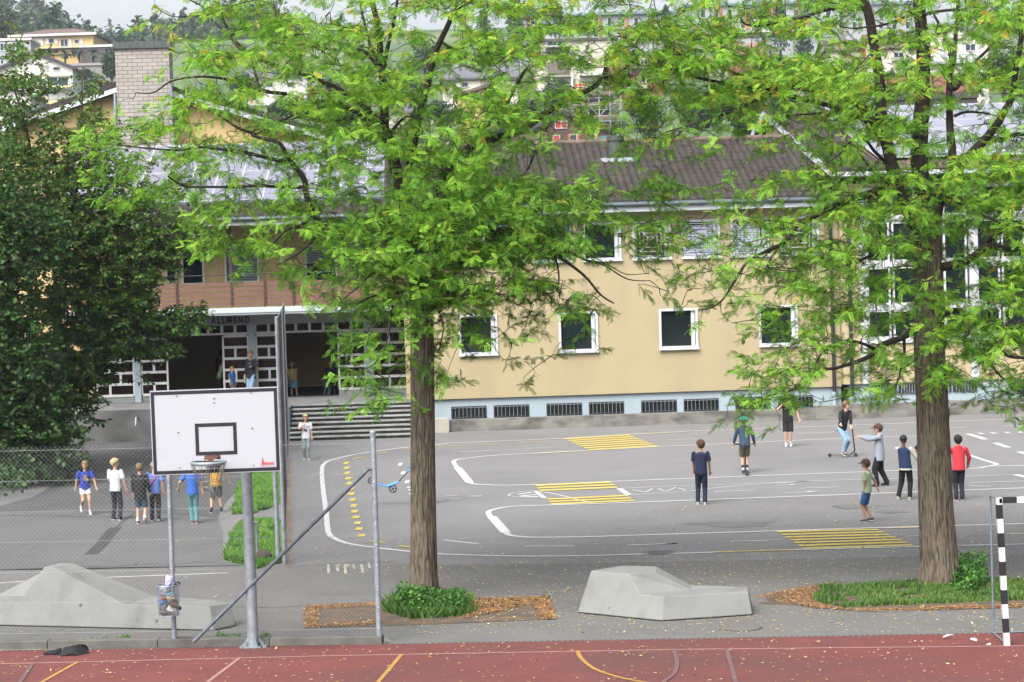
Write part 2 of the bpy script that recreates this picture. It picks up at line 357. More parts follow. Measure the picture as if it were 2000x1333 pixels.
lines('track_marking', trackw_p, [(.05,0,[(-300,1306),(0,1299),(650,1283),(1350,1270.6),(2000,1264),(2400,1260)]), (.05,0,[(467,1288),(408,1332.6),(330,1392)])], .016)
lines('track_marking', tracky_p, [(.06,0,[(784.7,1280.7),(741.7,1331.5),(700,1380)]), (.06,1,[(1127.8,1273.8),(1134.8,1287.8),(1157.5,1307),(1192.5,1321),(1241.5,1332.6),(1320,1345)]), (.06,0,[(150.5,1296.5),(86,1332.6),(0,1380)])], .020)
lines('track_marking', trackb_p, [(.06,1,[(1315,1270),(1322,1290),(1322,1305),(1315,1321),(1301,1331.5),(1285,1345)]), (.06,0,[(1419,1270),(1436.5,1332.6),(1450,1380)]), (.06,0,[(63,1300),(42,1332),(20,1370)])], .024)
# sealed seams and cracks in the asphalt
seam = M('bitumen_seam', (.045,.045,.048), .85)
lines('asphalt_seam', seam, [(.28,1,[(178,1083),(200,1062),(212,1045),(227,1031)]), (.05,1,[(-200,1011),(0,1007),(200,1011),(350,1014)]), (.05,1,[(227,1031),(245,1016),(260,1004)]),
  (.03,1,[(0,1114),(150,1108),(262,1105),(400,1098)]), (.03,1,[(262,1105),(270,1099)]), (.04,1,[(440,1185),(520,1188),(590,1184)]), (.03,1,[(560,1110),(640,1102),(770,1099)])], .0075)
# slightly darker asphalt patches on the yard
patch_m = M('patch_asphalt', (.142,.142,.143), .8, .1, 2)
def blob(cx, cy, rx, ry, n=26, seed=0):
    r = random.Random(seed); c = G(cx, cy); out = []
    ex = G(cx+rx, cy)-c; ey = G(cx, cy-ry)-c; ph = [r.uniform(0, 6.28) for _ in range(4)]
    for i in range(n):
        a = 2*math.pi*i/n; k = 1+.18*math.sin(3*a+ph[0])+.12*math.sin(5*a+ph[1])+.08*math.sin(9*a+ph[2]); p = c+ex*math.cos(a)*k+ey*math.sin(a)*k; out.append((p.x, p.y))
    return out
for i, b_ in enumerate(((1430,1024,80,6),(1670,990,45,4),(1650,1128,38,7),(1740,1000,30,3),(1490,1192,40,8))):
    sheet('dark_patch', blob(*b_, seed=i), .0065, patch_m)
lines('chalk_mark', M('chalk', (.42,.42,.36), .9), [(.05,1,[(641,1104),(642,1121)]),(.05,1,[(658,1104),(660,1117)]),(.05,1,[(664,1103),(658,1108)]),(.05,1,[(674,1103),(675,1122)]),(.05,1,[(676,1103),(682,1106)]),(.04,1,[(690,1104),(692,1112)]),(.05,1,[(706,1104),(709,1120)]),(.04,1,[(720,1100),(722,1111)])], .010)

# ------------------------------------------------------------------ hillside behind the school
def zt(X, Y):
    if Y < 122: return -.03
    z = .155*(Y-122) if Y < 450 else .155*(450-122)+.17*(Y-450)
    if Y > 620: z = .155*328+.17*170-(Y-620)*.12
    z += 1.5*math.sin(X*.021+Y*.013)*min(1, (Y-122)/60)
    return z
xs = np.linspace(-330, 330, 61); ys = np.concatenate([np.linspace(118, 620, 52), np.linspace(640, 760, 7)])
V = np.array([(x, y, zt(x, y)) for y in ys for x in xs]); nx = len(xs)
Fq = np.array([(j*nx+i, j*nx+i+1, (j+1)*nx+i+1, (j+1)*nx+i) for j in range(len(ys)-1) for i in range(nx-1)])
tag(np_mesh('hillside', V, Fq, grass_far, smooth=True), kind='structure')
# far wooded ridge (crest line of its tree tops, photo px -> height)
RT = [(-600,-90),(-200,-80),(0,-45),(90,-15),(120,10),(140,24),(160,46),(190,62),(235,80),(262,87),(275,84),(300,62),(330,44),(400,40),(440,12),(500,-8),(560,5),(585,35),(600,66),(640,110),(760,150)]
def ridge_top(px): return float(np.interp(px, [p[0] for p in RT], [p[1] for p in RT]))
rv = []; cols = np.linspace(-600, 760, 69)
for Y in (640, 700, 760, 820, 880, 1100):
    for px in cols:
        X = (px-1000)/F_PX*850*(Y/850); zc = P(px, ridge_top(px), 850).z-15
        t = (Y-640)/(850-640); z0 = zt((px-1000)/F_PX*640, 640)-3
        z = z0*(1-t)+zc*t if t < 1 else zc
        rv.append((X, Y, z))
rv = np.array(rv); nc = len(cols)
Fq = np.array([(j*nc+i, j*nc+i+1, (j+1)*nc+i+1, (j+1)*nc+i) for j in range(5) for i in range(nc-1)])
tag(np_mesh('hill', rv, Fq, M('forest_floor', (.03,.05,.025), .95, .3, .02), smooth=True), kind='structure')
# ------------------------------------------------------------------ school buildings
def wall_with_holes(mb, u0, u1, z0, z1, holes, v0, v1):
    """wall panel in the u-z plane, thickness v0..v1, with rectangular openings"""
    us = sorted({u0, u1, *[h[0] for h in holes], *[h[1] for h in holes]}); zs = sorted({z0, z1, *[h[2] for h in holes], *[h[3] for h in holes]})
    us = [u for u in us if u0 <= u <= u1]; zs = [z for z in zs if z0 <= z <= z1]
    solid = lambda a, b: not any(h[0]-1e-6 <= a and a <= h[1]+1e-6 and h[2]-1e-6 <= b and b <= h[3]+1e-6 for h in holes)
    ns = len(us)-1; nz = len(zs)-1
    S_ = [[solid((us[i]+us[i+1])/2, (zs[j]+zs[j+1])/2) for j in range(nz)] for i in range(ns)]
    for i in range(ns):
        for j in range(nz):
            if not S_[i][j]: continue
            a, b, c, e = us[i], us[i+1], zs[j], zs[j+1]
            mb.quad((a, v0, c), (b, v0, c), (b, v0, e), (a, v0, e)); mb.quad((b, v1, c), (a, v1, c), (a, v1, e), (b, v1, e))
            if i == 0 or not S_[i-1][j]: mb.quad((a, v1, c), (a, v0, c), (a, v0, e), (a, v1, e))
            if i == ns-1 or not S_[i+1][j]: mb.quad((b, v0, c), (b, v1, c), (b, v1, e), (b, v0, e))
            if j == 0 or not S_[i][j-1]: mb.quad((a, v0, c), (a, v1, c), (b, v1, c), (b, v0, c))
            if j == nz-1 or not S_[i][j+1]: mb.quad((a, v0, e), (b, v0, e), (b, v1, e), (a, v1, e))
def frame_bars(mb, u0, u1, z0, z1, w, v0, v1, sill=0):
    mb.box(u0, u0+w, v0, v1, z0, z1); mb.box(u1-w, u1, v0, v1, z0, z1); mb.box(u0+w, u1-w, v0, v1, z1-w, z1); mb.box(u0+w, u1-w, v0, v1, z0, z0+w)
    if sill: mb.box(u0-.02, u1+.02, v0-.07, v0-.002, z0-.05, z0+.03)
def tile_roof(name, parent, u0, u1, ve, ze, vr, zr, mat, tw=.27, th=.48):
    """interlocking wavy tiles from eave (ve, ze) to ridge (vr, zr) as real relief"""
    L = math.hypot(vr-ve, zr-ze); rows = max(1, int(round(L/th))); th = L/rows; cu = max(2, int(round((u1-u0)/tw)))*6+1
    uu = np.linspace(u0, u1, cu); ph = (uu-u0)/tw*2*math.pi
    dv, dz = (vr-ve)/L, (zr-ze)/L; nv_, nz_ = -dz, dv
    V = []
    rr = np.random.default_rng(3)
    for r in range(rows):
        jit = rr.normal(0, .004, cu)
        for s_, h in ((0, .125), (1, .015)):
            d_ = (r+s_)*th; off = h+.052*np.sin(ph)+.014*np.sin(2*ph+.6)+jit
            V.append(np.stack([uu, ve+dv*d_+nv_*off, ze+dz*d_+nz_*off], 1))
        # front lip of the next row is reached by a vertical face between s_=1 of this row and s_=0 of the next
    V.insert(0, np.stack([uu, np.full(cu, ve)+nv_*.0, np.full(cu, ze)], 1))
    V = np.concatenate(V); nr = 2*rows+1
    Fq = np.array([(j*cu+i, j*cu+i+1, (j+1)*cu+i+1, (j+1)*cu+i) for j in range(nr-1) for i in range(cu-1)])
    return np_mesh(name, V, Fq, mat, parent)
# ======== middle wing
F1 = Fr(((797-1000)/F_PX*73.2, 73.2), 2.6)
U0, U1 = 0.0, F1.hit(1640, 600)[0]
zb = F1.hit(1250, 768)[1]; ze = F1.hit(1270, 413)[1]
T1 = thing('school_wing', 'pale yellow school wing with grey tiled roof, two rows of square windows and blue plinth', 'school building', F1.w(0, 0), F1.yaw)
def loc(F, px, py, v=0): return F.hit(px, py, v)
low = [(896,617,972,692),(1091,609,1168,686),(1287,604,1363,680),(1482,598,1558,673)]
up = [(846,447,921,519),(943,444,1018,516),(1041,441,1116,513),(1138,437,1213,508),(1235,433,1310,505),(1331,428,1406,500),(1427,424,1502,496),(1524,420,1599,492)]
def rect(F, q, v=0):
    a = F.hit(q[0], q[1], v); b = F.hit(q[2], q[3], v); return (a[0], b[0], b[1], a[1])
lowr = [rect(F1, q) for q in low]; upr = [rect(F1, q) for q in up]
zl0 = sum(r[2] for r in lowr)/4; zl1 = sum(r[3] for r in lowr)/4; zu0 = sum(r[2] for r in upr)/8; zu1 = sum(r[3] for r in upr)/8
lowr = [(r[0], r[1], zl0, zl1) for r in lowr]; upr = [(r[0], r[1], zu0, zu1) for r in upr]
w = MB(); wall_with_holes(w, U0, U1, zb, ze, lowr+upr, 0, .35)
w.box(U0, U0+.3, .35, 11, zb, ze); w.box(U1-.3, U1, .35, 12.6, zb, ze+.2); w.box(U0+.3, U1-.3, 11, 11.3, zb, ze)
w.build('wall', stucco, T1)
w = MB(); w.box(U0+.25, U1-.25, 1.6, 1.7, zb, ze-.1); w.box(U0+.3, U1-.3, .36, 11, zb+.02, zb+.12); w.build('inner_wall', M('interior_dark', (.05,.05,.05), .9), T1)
# plinth with barred cellar windows
cel = [(881,797,951,818),(964,793,1034,814),(1067,789,1137,811),(1150,786,1219,807),(1252,782,1322,804),(1335,779,1404,801),(1436,777,1505,798),(1519,773,1588,795)]
celr = [rect(F1, q, .12) for q in cel]; zc0 = sum(r[2] for r in celr)/8; zc1 = sum(r[3] for r in celr)/8; celr = [(r[0], r[1], zc0, zc1) for r in celr]
pl = MB(); wall_with_holes(pl, U0+.08, U1, -.1, zb-.004, celr, .12, .5); pl.build('plinth', plinth_m, T1)
pb = MB(); pb.box(U0+.1, U1, .55, .6, 0, zb-.05); pb.build('cellar_lining', black_m, T1)
for r in celr:
    f = MB(); frame_bars(f, r[0], r[1], r[2], r[3], .05, .10, .2); o = f.build('cellar_window', darkm, T1)
    b = MB(); n_ = 9
    for i in range(1, n_): x = r[0]+(r[1]-r[0])*i/n_; b.box(x-.008, x+.008, .085, .098, r[2]+.02, r[3]+.03)
    b.box(r[0], r[1], .072, .0845, r[3]-.06, r[3]-.045); b.build('grille', M('grille_steel', (.20,.23,.26), .6, .2, 10), o)
    b = MB(); b.box(r[0]+.05, r[1]-.05, .22, .23, r[2]+.04, r[3]-.04); b.build('pane', glassd, o)
blue_blind = M('blue_blind', (.42,.47,.62), .6, .08, 3); brown_blind = M('brown_blind', (.10,.07,.05), .7, .2, 3)
def window(T, r, grille=None, blind=None, v=0):
    f = MB(); w_ = .085; frame_bars(f, r[0]-.02, r[1]+.02, r[2], r[3], w_, v-.06, v+.16, sill=1)
    f.box(r[1]-w_-.13, r[1]-w_, v+.02, v+.15, r[2]+w_, r[3]-w_)
    o = f.build('window', whitef, T)
    p = MB(); p.box(r[0]+w_-.02, r[1]-w_-.13, v+.11, v+.12, r[2]+w_, r[3]-w_); p.build('pane', glassd, o)
    if blind:
        b = MB(); zz = r[3]-w_-.10 if blind is blue_blind else r[3]-w_-.02
        n_ = 13; h_ = (zz-r[2]-w_)/n_
        for i in range(n_): z_ = r[2]+w_+i*h_; b.beam((r[0]+w_, v+.075, z_+h_*.5), (r[1]-w_-.13, v+.075, z_+h_*.5), .03, h_*.8)
        b.build('blind', blind, o)
    if grille:
        g = MB(); a0, a1, b0, b1 = r[0]+.10, r[1]-.20, r[2]+.11, r[3]-.14; y = v-.085; t_ = .022
        for k in (0, .27, .54, .78):
            dx, dz = (a1-a0)/2*k, (b1-b0)/2*k; q = [(a0+dx, y, b0+dz), (a1-dx, y, b0+dz), (a1-dx, y, b1-dz), (a0+dx, y, b1-dz)]
            for i in range(4): g.beam(q[i], q[(i+1) % 4], t_, t_)
        g.beam((a0, y-.012, b0), (a1, y-.012, b1), t_, .02); g.beam((a0, y-.03, b1), (a1, y-.03, b0), t_, .02)
        g.build('grille', whitef, o)
    return o
for r in lowr: window(T1, r)
for i, r in enumerate(upr): window(T1, r, grille=i >= 4, blind=None if i < 4 else (blue_blind if i in (5, 6) else brown_blind))
c_ = MB(); q = lowr[2]; um = (q[0]+q[1])/2; c_.box(um-.03, um+.09, .5, .55, q[2]+.1, q[3]-.25); c_.box(um+.16, um+.26, .5, .55, q[2]+.1, q[3]-.25); c_.build('curtain', M('curtain', (.22,.22,.18), .9), T1)
# eaves, gutter, roof, ridge, vent
RU0, RU1 = U0-.7, U1+.05
e = MB(); e.box(RU0, RU1, -.62, -.56, ze-.02, ze+.20); e.box(RU0, RU1, -.555, .2, ze+.002, ze+.05); e.build('fascia', whitec, T1)
e = MB(); e.tube([(RU0, -.70, ze+.24), (RU1, -.70, ze+.24)], .085, 10); e.box(RU0, RU1, -.62, -.50, ze+.205, ze+.34); e.build('gutter', gutter_m, T1)
zr1 = 10.55
tile_roof('roof', T1, RU0, RU1, -.55, ze+.33, 6.3, zr1, tile_m)
bk = MB(); bk.quad((RU0, 6.3, zr1), (RU1, 6.3, zr1), (RU1, 12.4, ze+.3), (RU0, 12.4, ze+.3)); bk.quad((RU0, -.5, ze+.27), (RU0, 12.4, ze+.27), (RU0, 6.3, zr1-.03)); bk.build('back_roof', tile_m, T1)
rg = MB()
n_ = int((RU1-RU0)/.4)
for i in range(n_): a = RU0+i*(RU1-RU0)/n_; rg.tube([(a, 6.3, zr1+.02), (a+(RU1-RU0)/n_*1.04, 6.3, zr1+.035)], [.10, .125], 8)
rg.build('ridge', M('ridge_tile', (.14,.10,.085), .85, .2, 4), T1)
vu, vz = F1.hit(1203, 312, 4.2)
vt = MB(); vt.lathe([(.29, 0), (.29, .78), (.33, .80), (.33, .98), (.27, 1.0)], (vu, 4.2, vz-.1), 20); vt.build('roof_vent', M('vent_metal', (.07,.08,.07), .6, .2, 5, metal=.2), T1)
vt = MB(); vt.beam((vu-.6, 3.78, vz-.04), (vu+.6, 3.78, vz-.04), .5, .03, (0, -.4, 1)); vt.build('flashing', galv, T1)
# downpipes between the wings
for px, v_, zlow in ((1628, -.12, .95), (1663, -.42, .8)):
    u_, _ = F1.hit(px, 700, v_); dp = MB(); dp.tube([(u_, v_, zlow), (u_, v_, ze+.1), (u_, v_-.25, ze+.3)], .065, 10); o = dp.build('downpipe', darkm, T1)
    dp = MB(); dp.tube([(u_, v_, 0.02), (u_, v_, zlow)], .075, 10); dp.build('standpipe', plinth_m, o)
# ======== right wing with white glazing and solar roof
F2 = F1; uR = U1
T2 = thing('school_building', 'right hand school wing with white framed glazing and solar panels on its roof', 'school building', F1.w(uR, 0), F1.yaw)
zR = F1.hit(1700, 341, -.8)[1]; UW = 16.0; v0 = -.30
R2 = lambda px, py, v=v0: (F1.hit(px, py, v)[0]-uR, F1.hit(px, py, v)[1])
zpl = R2(1850, 745)[1]; zsp = R2(1800, 664)[1]
b = MB(); b.box(.25, UW, v0+.12, v0+.5, -.1, zpl-.003); b.build('plinth', plinth_m, T2)
b = MB(); b.box(.02, .68, v0, v0+.4, zpl, zR-.3); b.box(.68, UW, v0+.06, v0+.4, zpl, zsp); b.box(0.02, UW, v0+.01, v0+.4, zR-.45, zR-.3)
b.box(.02, .3, v0+.4, 26, zpl, zR-.302); b.box(.3, UW, 26, 26.3, 0, zR-.3); b.box(UW, UW+.3, v0, 26.3, 0, zR-.3)
b.quad((.16, v0+.02, zR-.3), (.16, 26, zR-.3), (.16, 12.85, zR+3.0)); b.quad((.03, 26, zR-.3), (.03, v0, zR-.3), (.03, 12.85, zR+3.0)); b.build('wall', stucco2, T2)
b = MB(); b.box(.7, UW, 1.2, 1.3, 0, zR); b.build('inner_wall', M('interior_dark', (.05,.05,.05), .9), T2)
# glazing grid
zrows = [zsp, R2(1760, 600)[1], R2(1760, 516)[1], R2(1760, 428)[1], zR-.45]
xg = .68; colw = .86; k = 0
gl = MB(); bays = []
while xg < UW-1.0:
    gl.box(xg, xg+.26, v0-.05, v0+.14, zpl+.002, zR-.455); bays.append(xg+.26); xg += .26+4*colw+.3; k += 1
for z_ in zrows[:-1]: gl.box(.94, UW, v0-.03, v0+.13, z_-.09, z_+.09)
ob = gl.build('glazing_frame', whitef, T2)
for bx in bays:
    for j in range(4):
        fz = MB()
        for zi in range(4):
            a0, a1 = bx+j*(colw+.075)+.004, bx+j*(colw+.075)+colw; z0_, z1_ = zrows[zi]+.094, zrows[zi+1]-.094
            if zi == 3: z1_ = zrows[4]-.01
            if a1 > UW: continue
            frame_bars(fz, a0, a1, z0_, z1_, .07, v0-.01, v0+.10)
        if not fz.v: continue
        o = fz.build('window', whitef, T2); pn = MB()
        pn.box(a0+.03, a1-.03, v0+.045, v0+.05, zrows[0]+.1, zrows[4]-.03); pn.build('pane', glassd, o)
e = MB(); e.box(-.35, UW+.4, -1.1, -1.05, zR-.05, zR+.10); e.box(-.35, UW+.4, -1.045, v0-.002, zR-.06, zR-.02)
for s_ in (0, 1):
    a = (-.38, -1.1, zR+.05) if s_ == 0 else (-.38, 26.9, zR+.05); e.beam(a, (-.38, 12.9, zR+3.28), .06, .26)
e.build('fascia', whitec, T2)
b = MB(); b.quad((-.4, -1.1, zR+.14), (UW+.4, -1.1, zR+.14), (UW+.4, 12.9, zR+3.4), (-.4, 12.9, zR+3.4)); b.quad((-.4, 12.9, zR+3.4), (UW+.4, 12.9, zR+3.4), (UW+.4, 26.9, zR+.14), (-.4, 26.9, zR+.14))
b.quad((-.4, -1.1, zR+.10), (-.4, 12.9, zR+3.36), (UW+.4, 12.9, zR+3.36), (UW+.4, -1.1, zR+.10)); b.build('under_roof', brown_roof, T2)
tile_roof('roof', T2, -.4, 1.5, -1.05, zR+.16, 12.9, zR+3.42, tile_m)
pvm = M('solar_panel', (.20,.205,.27), .32, .05, 1, spec=.5); pvf = M('panel_frame', (.75,.77,.8), .4, .05, 3, metal=.3)
def solar(T, u0, u1, ve, ze_, vr, zr_, cols_, rows_, lift=.12):
    L = math.hypot(vr-ve, zr_-ze_); dv, dz = (vr-ve)/L, (zr_-ze_)/L
    def pt(u, d, h): return (u, ve+dv*d-dz*h, ze_+dz*d+dv*h)
    pw = (u1-u0)/cols_; ph_ = L/rows_; base = None
    for j in range(rows_):
        m = MB()
        for i in range(cols_):
            a, b, c, e_ = u0+i*pw+.02, u0+(i+1)*pw-.02, j*ph_+.02, (j+1)*ph_-.02
            m.quad(pt(a, c, lift), pt(b, c, lift), pt(b, e_, lift), pt(a, e_, lift)); m.quad(pt(a, c, lift-.03), pt(a, e_, lift-.03), pt(b, e_, lift-.03), pt(b, c, lift-.03))
        m.build('solar_panel', pvm, T)
    m = MB()
    for i in range(cols_+1): m.beam(pt(u0+i*pw, 0, lift-.01), pt(u0+i*pw, L, lift-.01), .035, .05)
    for j in range(rows_+1): m.beam(pt(u0, j*ph_, lift-.012), pt(u1, j*ph_, lift-.012), .03, .045)
    m.build('panel_rail', pvf, T)
solar(T2, 1.7, UW, .6, zR+.14+1.7*.235, 12.7, zR+.14+13.8*.2330, 9, 6, .14)
celr = [rect(F1, q, v0+.12) for q in ((1709,770,1751,791),(1755,768,1797,789),(1815,766,1858,787),(1861,765,1908,785),(1973,762,2018,782))]
for r in celr:
    r = (r[0]-uR, r[1]-uR, .82, 1.2)
    f = MB(); frame_bars(f, r[0], r[1], r[2], r[3], .05, v0+.06, v0+.118); f.box(r[0]+.05, r[1]-.05, v0+.10, v0+.115, r[2]+.05, r[3]-.05); o = f.build('cellar_window', darkm, T2)
    b = MB()
    for i in range(1, 8): x = r[0]+(r[1]-r[0])*i/8; b.box(x-.012, x+.012, v0+.045, v0+.058, r[2], r[3]+.02)
    b.build('grille', galv, o)
# low concrete wall in front of the plinth
lw = thing('low_wall', 'long stained grey concrete wall along the foot of the school wing', 'wall')
a = G(878, 844); b_ = G(1592, 821); c = G(1592, 819.5); e_ = G(2060, 803)
def wallrun(p, q, h, th, mat, name):
    t = (q-p).normalized(); nrm = Vector((-t.y, t.x, 0)); m = MB(); m.prism([(p.x, p.y), (q.x, q.y), (q.x+nrm.x*th, q.y+nrm.y*th), (p.x+nrm.x*th, p.y+nrm.y*th)], -.02, h); return m.build(name, mat, lw, bevel=.012)
wallrun(a, b_, .42, .35, conc_old, 'wall'); wallrun(b_-Vector((0, .12, 0)), e_-Vector((0, .12, 0)), .50, .4, conc_old, 'wall_section'); wallrun(G(848, 846), G(877, 845), .50, .4, conc_lite, 'end_block')
# ======== entrance wing
F3 = Fr(((797-1000)/F_PX*77.2, 77.2), 2.0)
T3 = thing('school_entrance', 'entrance wing with glazed hall, brown slatted balcony railing and solar panels on the roof', 'school building', F3.w(0, 0), F3.yaw)
def L3(px, py, v=0): return F3.hit(px, py, v)
ZL = 1.15; zt0 = L3(450, 657)[1]; ztt = L3(450, 636)[1]; zbt = L3(450, 615)[1]
uL = L3(160, 750)[0]
secs = [('g', 186, 262, 1), ('p', 262, 274, 0), ('g', 274, 328, 0), ('d', 328, 435, 0), ('g', 435, 487, 1), ('p', 487, 500, 0), ('g', 500, 553, 1), ('d', 553, 660, 0), ('g', 660, 715, 0), ('p', 715, 726, 0), ('g', 726, 797, 0)]
fl = MB(); fl.box(uL, .3, -4.6, 11, -.05, ZL); fl.box(uL, 0.3, -4.66, -4.6, ZL-.12, ZL); fl.build('landing', M('landing_stone', (.17,.18,.18), .9, .15, 2, dirt=((.1,.1,.1), 1.5, .5, .7)), T3)
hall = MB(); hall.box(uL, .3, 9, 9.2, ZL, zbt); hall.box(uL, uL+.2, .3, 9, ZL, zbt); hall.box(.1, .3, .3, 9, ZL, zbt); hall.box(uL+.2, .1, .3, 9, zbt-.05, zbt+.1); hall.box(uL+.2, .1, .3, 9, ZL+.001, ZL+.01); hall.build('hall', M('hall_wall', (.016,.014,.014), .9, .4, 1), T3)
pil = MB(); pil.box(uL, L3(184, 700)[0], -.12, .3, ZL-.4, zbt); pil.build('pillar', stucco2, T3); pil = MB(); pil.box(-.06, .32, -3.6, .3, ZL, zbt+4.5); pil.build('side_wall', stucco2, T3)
for t_, x0, x1, k in secs:
    a, b_ = L3(x0, 700)[0], L3(x1, 700)[0]
    if t_ == 'p':
        m = MB(); m.box(a, b_, -.10, .25, ZL, zbt-.02); m.build('column', plinth_m, T3); continue
    if t_ == 'g':
        m = MB(); m.box(a, b_, 0, .12, ZL, ZL+.26); m.build('base_panel', M('base_panel', (.22,.25,.25), .8), T3)
        z0_ = ZL+.26; nr = 5; hh = (zt0-z0_)/nr; fr = MB(); pn = MB(); fr.box(a, a+.065, -.04, .1, z0_, zt0); fr.box(b_-.065, b_, -.04, .1, z0_, zt0)
        for r_ in range(nr+1): z_ = z0_+r_*hh; fr.box(a+.065, b_-.065, -.035, .1, z_-.046, z_+.046)
        for r_ in range(nr):
            W_ = b_-a-.18; kk = (r_+k) % 2
            if W_ > 1.25: s_ = .34 if kk else .66
            elif kk: s_ = None
            else: s_ = .48
            if s_: x_ = a+.09+W_*s_; fr.box(x_-.042, x_+.042, -.03, .1, z0_+r_*hh+.046, z0_+(r_+1)*hh-.046)
        pn.box(a+.05, b_-.05, .03, .04, z0_, zt0); o = fr.build('glazed_panel', M('panel_frame_white', (.60,.62,.62), .6, .04, 3), T3); pn.build('pane', glassr, o)
    # transom row
    m = MB(); m.box(a, b_, -.04, .1, zt0+.055, zt0+.13); n_ = 2 if b_-a < 2 else 4
    for i in range(n_+1): x_ = a+(b_-a)*i/n_; m.box(max(a, x_-.05), min(b_, x_+.05), -.03, .1, zt0+.13, ztt)
    o = m.build('transom', M('panel_frame_white', (.6,.62,.62)), T3); m = MB(); m.box(a, b_, .03, .035, zt0+.1, ztt); m.build('pane', glassr, o)
sg = MB(); a0, z0_ = L3(362, 656, -.02); a1, z1_ = L3(394, 641, -.02)
sg.box(a0, a1, .005, .02, z0_, z0_+.12); r_ = random.Random(2)
for i in range(7): x_ = a0+(a1-a0)*(i+.2)/7.5; sg.box(x_, x_+.06, .005, .02, z0_+.12, z0_+.12+r_.uniform(.05, .22))
sg.build('window_picture', M('blue_paint', (.03,.07,.35), .7), T3)
bm = MB(); bm.box(L3(186, 700)[0], -.06, -.18, .1, ztt, zbt+.1); bm.build('beam', M('grey_beam', (.36,.37,.37), .9, .05, 2), T3)
def text_mesh(name, txt, size, mat, parent, loc, ext=.02, spacing=1.3, off=.012, rot=(math.pi/2, 0, 0), width=None, align='LEFT'):
    cu = bpy.data.curves.new(name, 'FONT'); cu.body = txt; cu.size = size; cu.extrude = ext; cu.space_character = spacing; cu.offset = off; cu.align_x = align
    to = bpy.data.objects.new(name, cu); COL.objects.link(to); bpy.context.view_layer.update()
    me = bpy.data.meshes.new_from_object(to.evaluated_get(bpy.context.evaluated_depsgraph_get())); bpy.data.objects.remove(to)
    if width:
        xs_ = [v.co.x for v in me.vertices]; k_ = width/(max(xs_)-min(xs_)); m0 = min(xs_)
        for v in me.vertices: v.co.x = (v.co.x-m0)*k_
    me.materials.clear(); me.materials.append(mat); o = bpy.data.objects.new(name, me); COL.objects.link(o); o.parent = parent; o.location = loc; o.rotation_euler = rot; return o
a0, z0_ = L3(308, 636, -.2); a1, _ = L3(487, 625, -.2)
text_mesh('lettering', 'SCHULHAUS ALLMEND', .34, M('sign_black', (.02,.02,.03), .6), T3, (a0, -.20, z0_), .02, 1.5, .012, width=a1-a0)
# balcony slab, railing, posts, upper wall
VB = -2.2
zs1, zs0 = L3(560, 600, VB)[1], L3(560, 613, VB)[1]; uA = L3(95, 600, VB)[0]; uB = L3(800, 600, VB)[0]
sb = MB(); sb.box(uA, uB, VB, .3, zs0, zs1); sb.box(uA-.02, uB, VB-.05, VB-.002, zs0+.08, zs1+.03); sb.build('balcony_slab', whitec, T3)
zra, zrb = zs1+.02, L3(450, 549, VB)[1]
rl = MB(); nsl = 5; hh = (zrb-zra-.08)/nsl; rr = random.Random(4)
brownw = M('railing_wood', (.20,.105,.085), .8, .25, 2.2, stretch=(.4, 1, 9), bump=.2)
posts_px = [250, 345, 452, 517, 573, 650, 726, 795]
for i in range(nsl):
    z_ = zra+.08+i*hh; rl.box(uA, uB, VB+.02, VB+.045, z_, z_+hh-.06)
rl.build('railing', brownw, T3)
for px in posts_px:
    u_ = L3(px, 560, VB)[0]; m = MB(); full = px in (452, 517, 726, 250)
    m.box(u_-.04, u_+.04, VB-.035, VB+.015, zra, (L3(450, 440, VB)[1] if full else zrb+.02)); m.build('post', M('post_brown', (.07,.035,.035), .7, .2, 3), T3)
m = MB(); m.tube([(uA, VB+.03, zrb+.22), (uB, VB+.03, zrb+.22)], .02, 6); m.build('handrail', darkm, T3)
zu_t = L3(450, 437, 0)[1]+.2
uw = [(437, 478, 507, 552, 'b'), (320, 456, 346, 552, 'g'), (352, 460, 400, 556, 'd'), (594, 480, 660, 556, 'g'), (690, 480, 740, 556, 'g'), (215, 462, 290, 552, 'g')]
uh = [rect(F3, q[:4]) for q in uw]
m = MB(); wall_with_holes(m, uL, .3, zs1, zu_t, uh, 0, .25); m.build('upper_wall', M('yellow_boards', (.46,.36,.17), .85, .25, 1.6, stretch=(14, 1, .3)), T3)
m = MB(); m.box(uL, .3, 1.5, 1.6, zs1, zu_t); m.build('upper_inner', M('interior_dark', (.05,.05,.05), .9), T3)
for q, r in zip(uw, uh):
    f = MB(); frame_bars(f, r[0], r[1], r[2], r[3], .07, -.03, .12); o = f.build('window', whitef, T3)
    p = MB(); p.box(r[0]+.05, r[1]-.05, .08, .09, r[2]+.05, r[3]-.05); p.build('pane', glassd, o)
    if q[4] in 'bg':
        b = MB(); n_ = 22; h_ = (r[3]-r[2]-.14)/n_; lowz = 0 if q[4] == 'b' else 12
        for i in range(lowz, n_): z_ = r[2]+.07+i*h_; b.beam((r[0]+.06, .03, z_+h_/2), (r[1]-.06, .03, z_+h_/2), .04, .012, (0, -.5, 1))
        b.build('blind', M('grey_blind', (.42,.46,.52), .5, .05, 3), o)
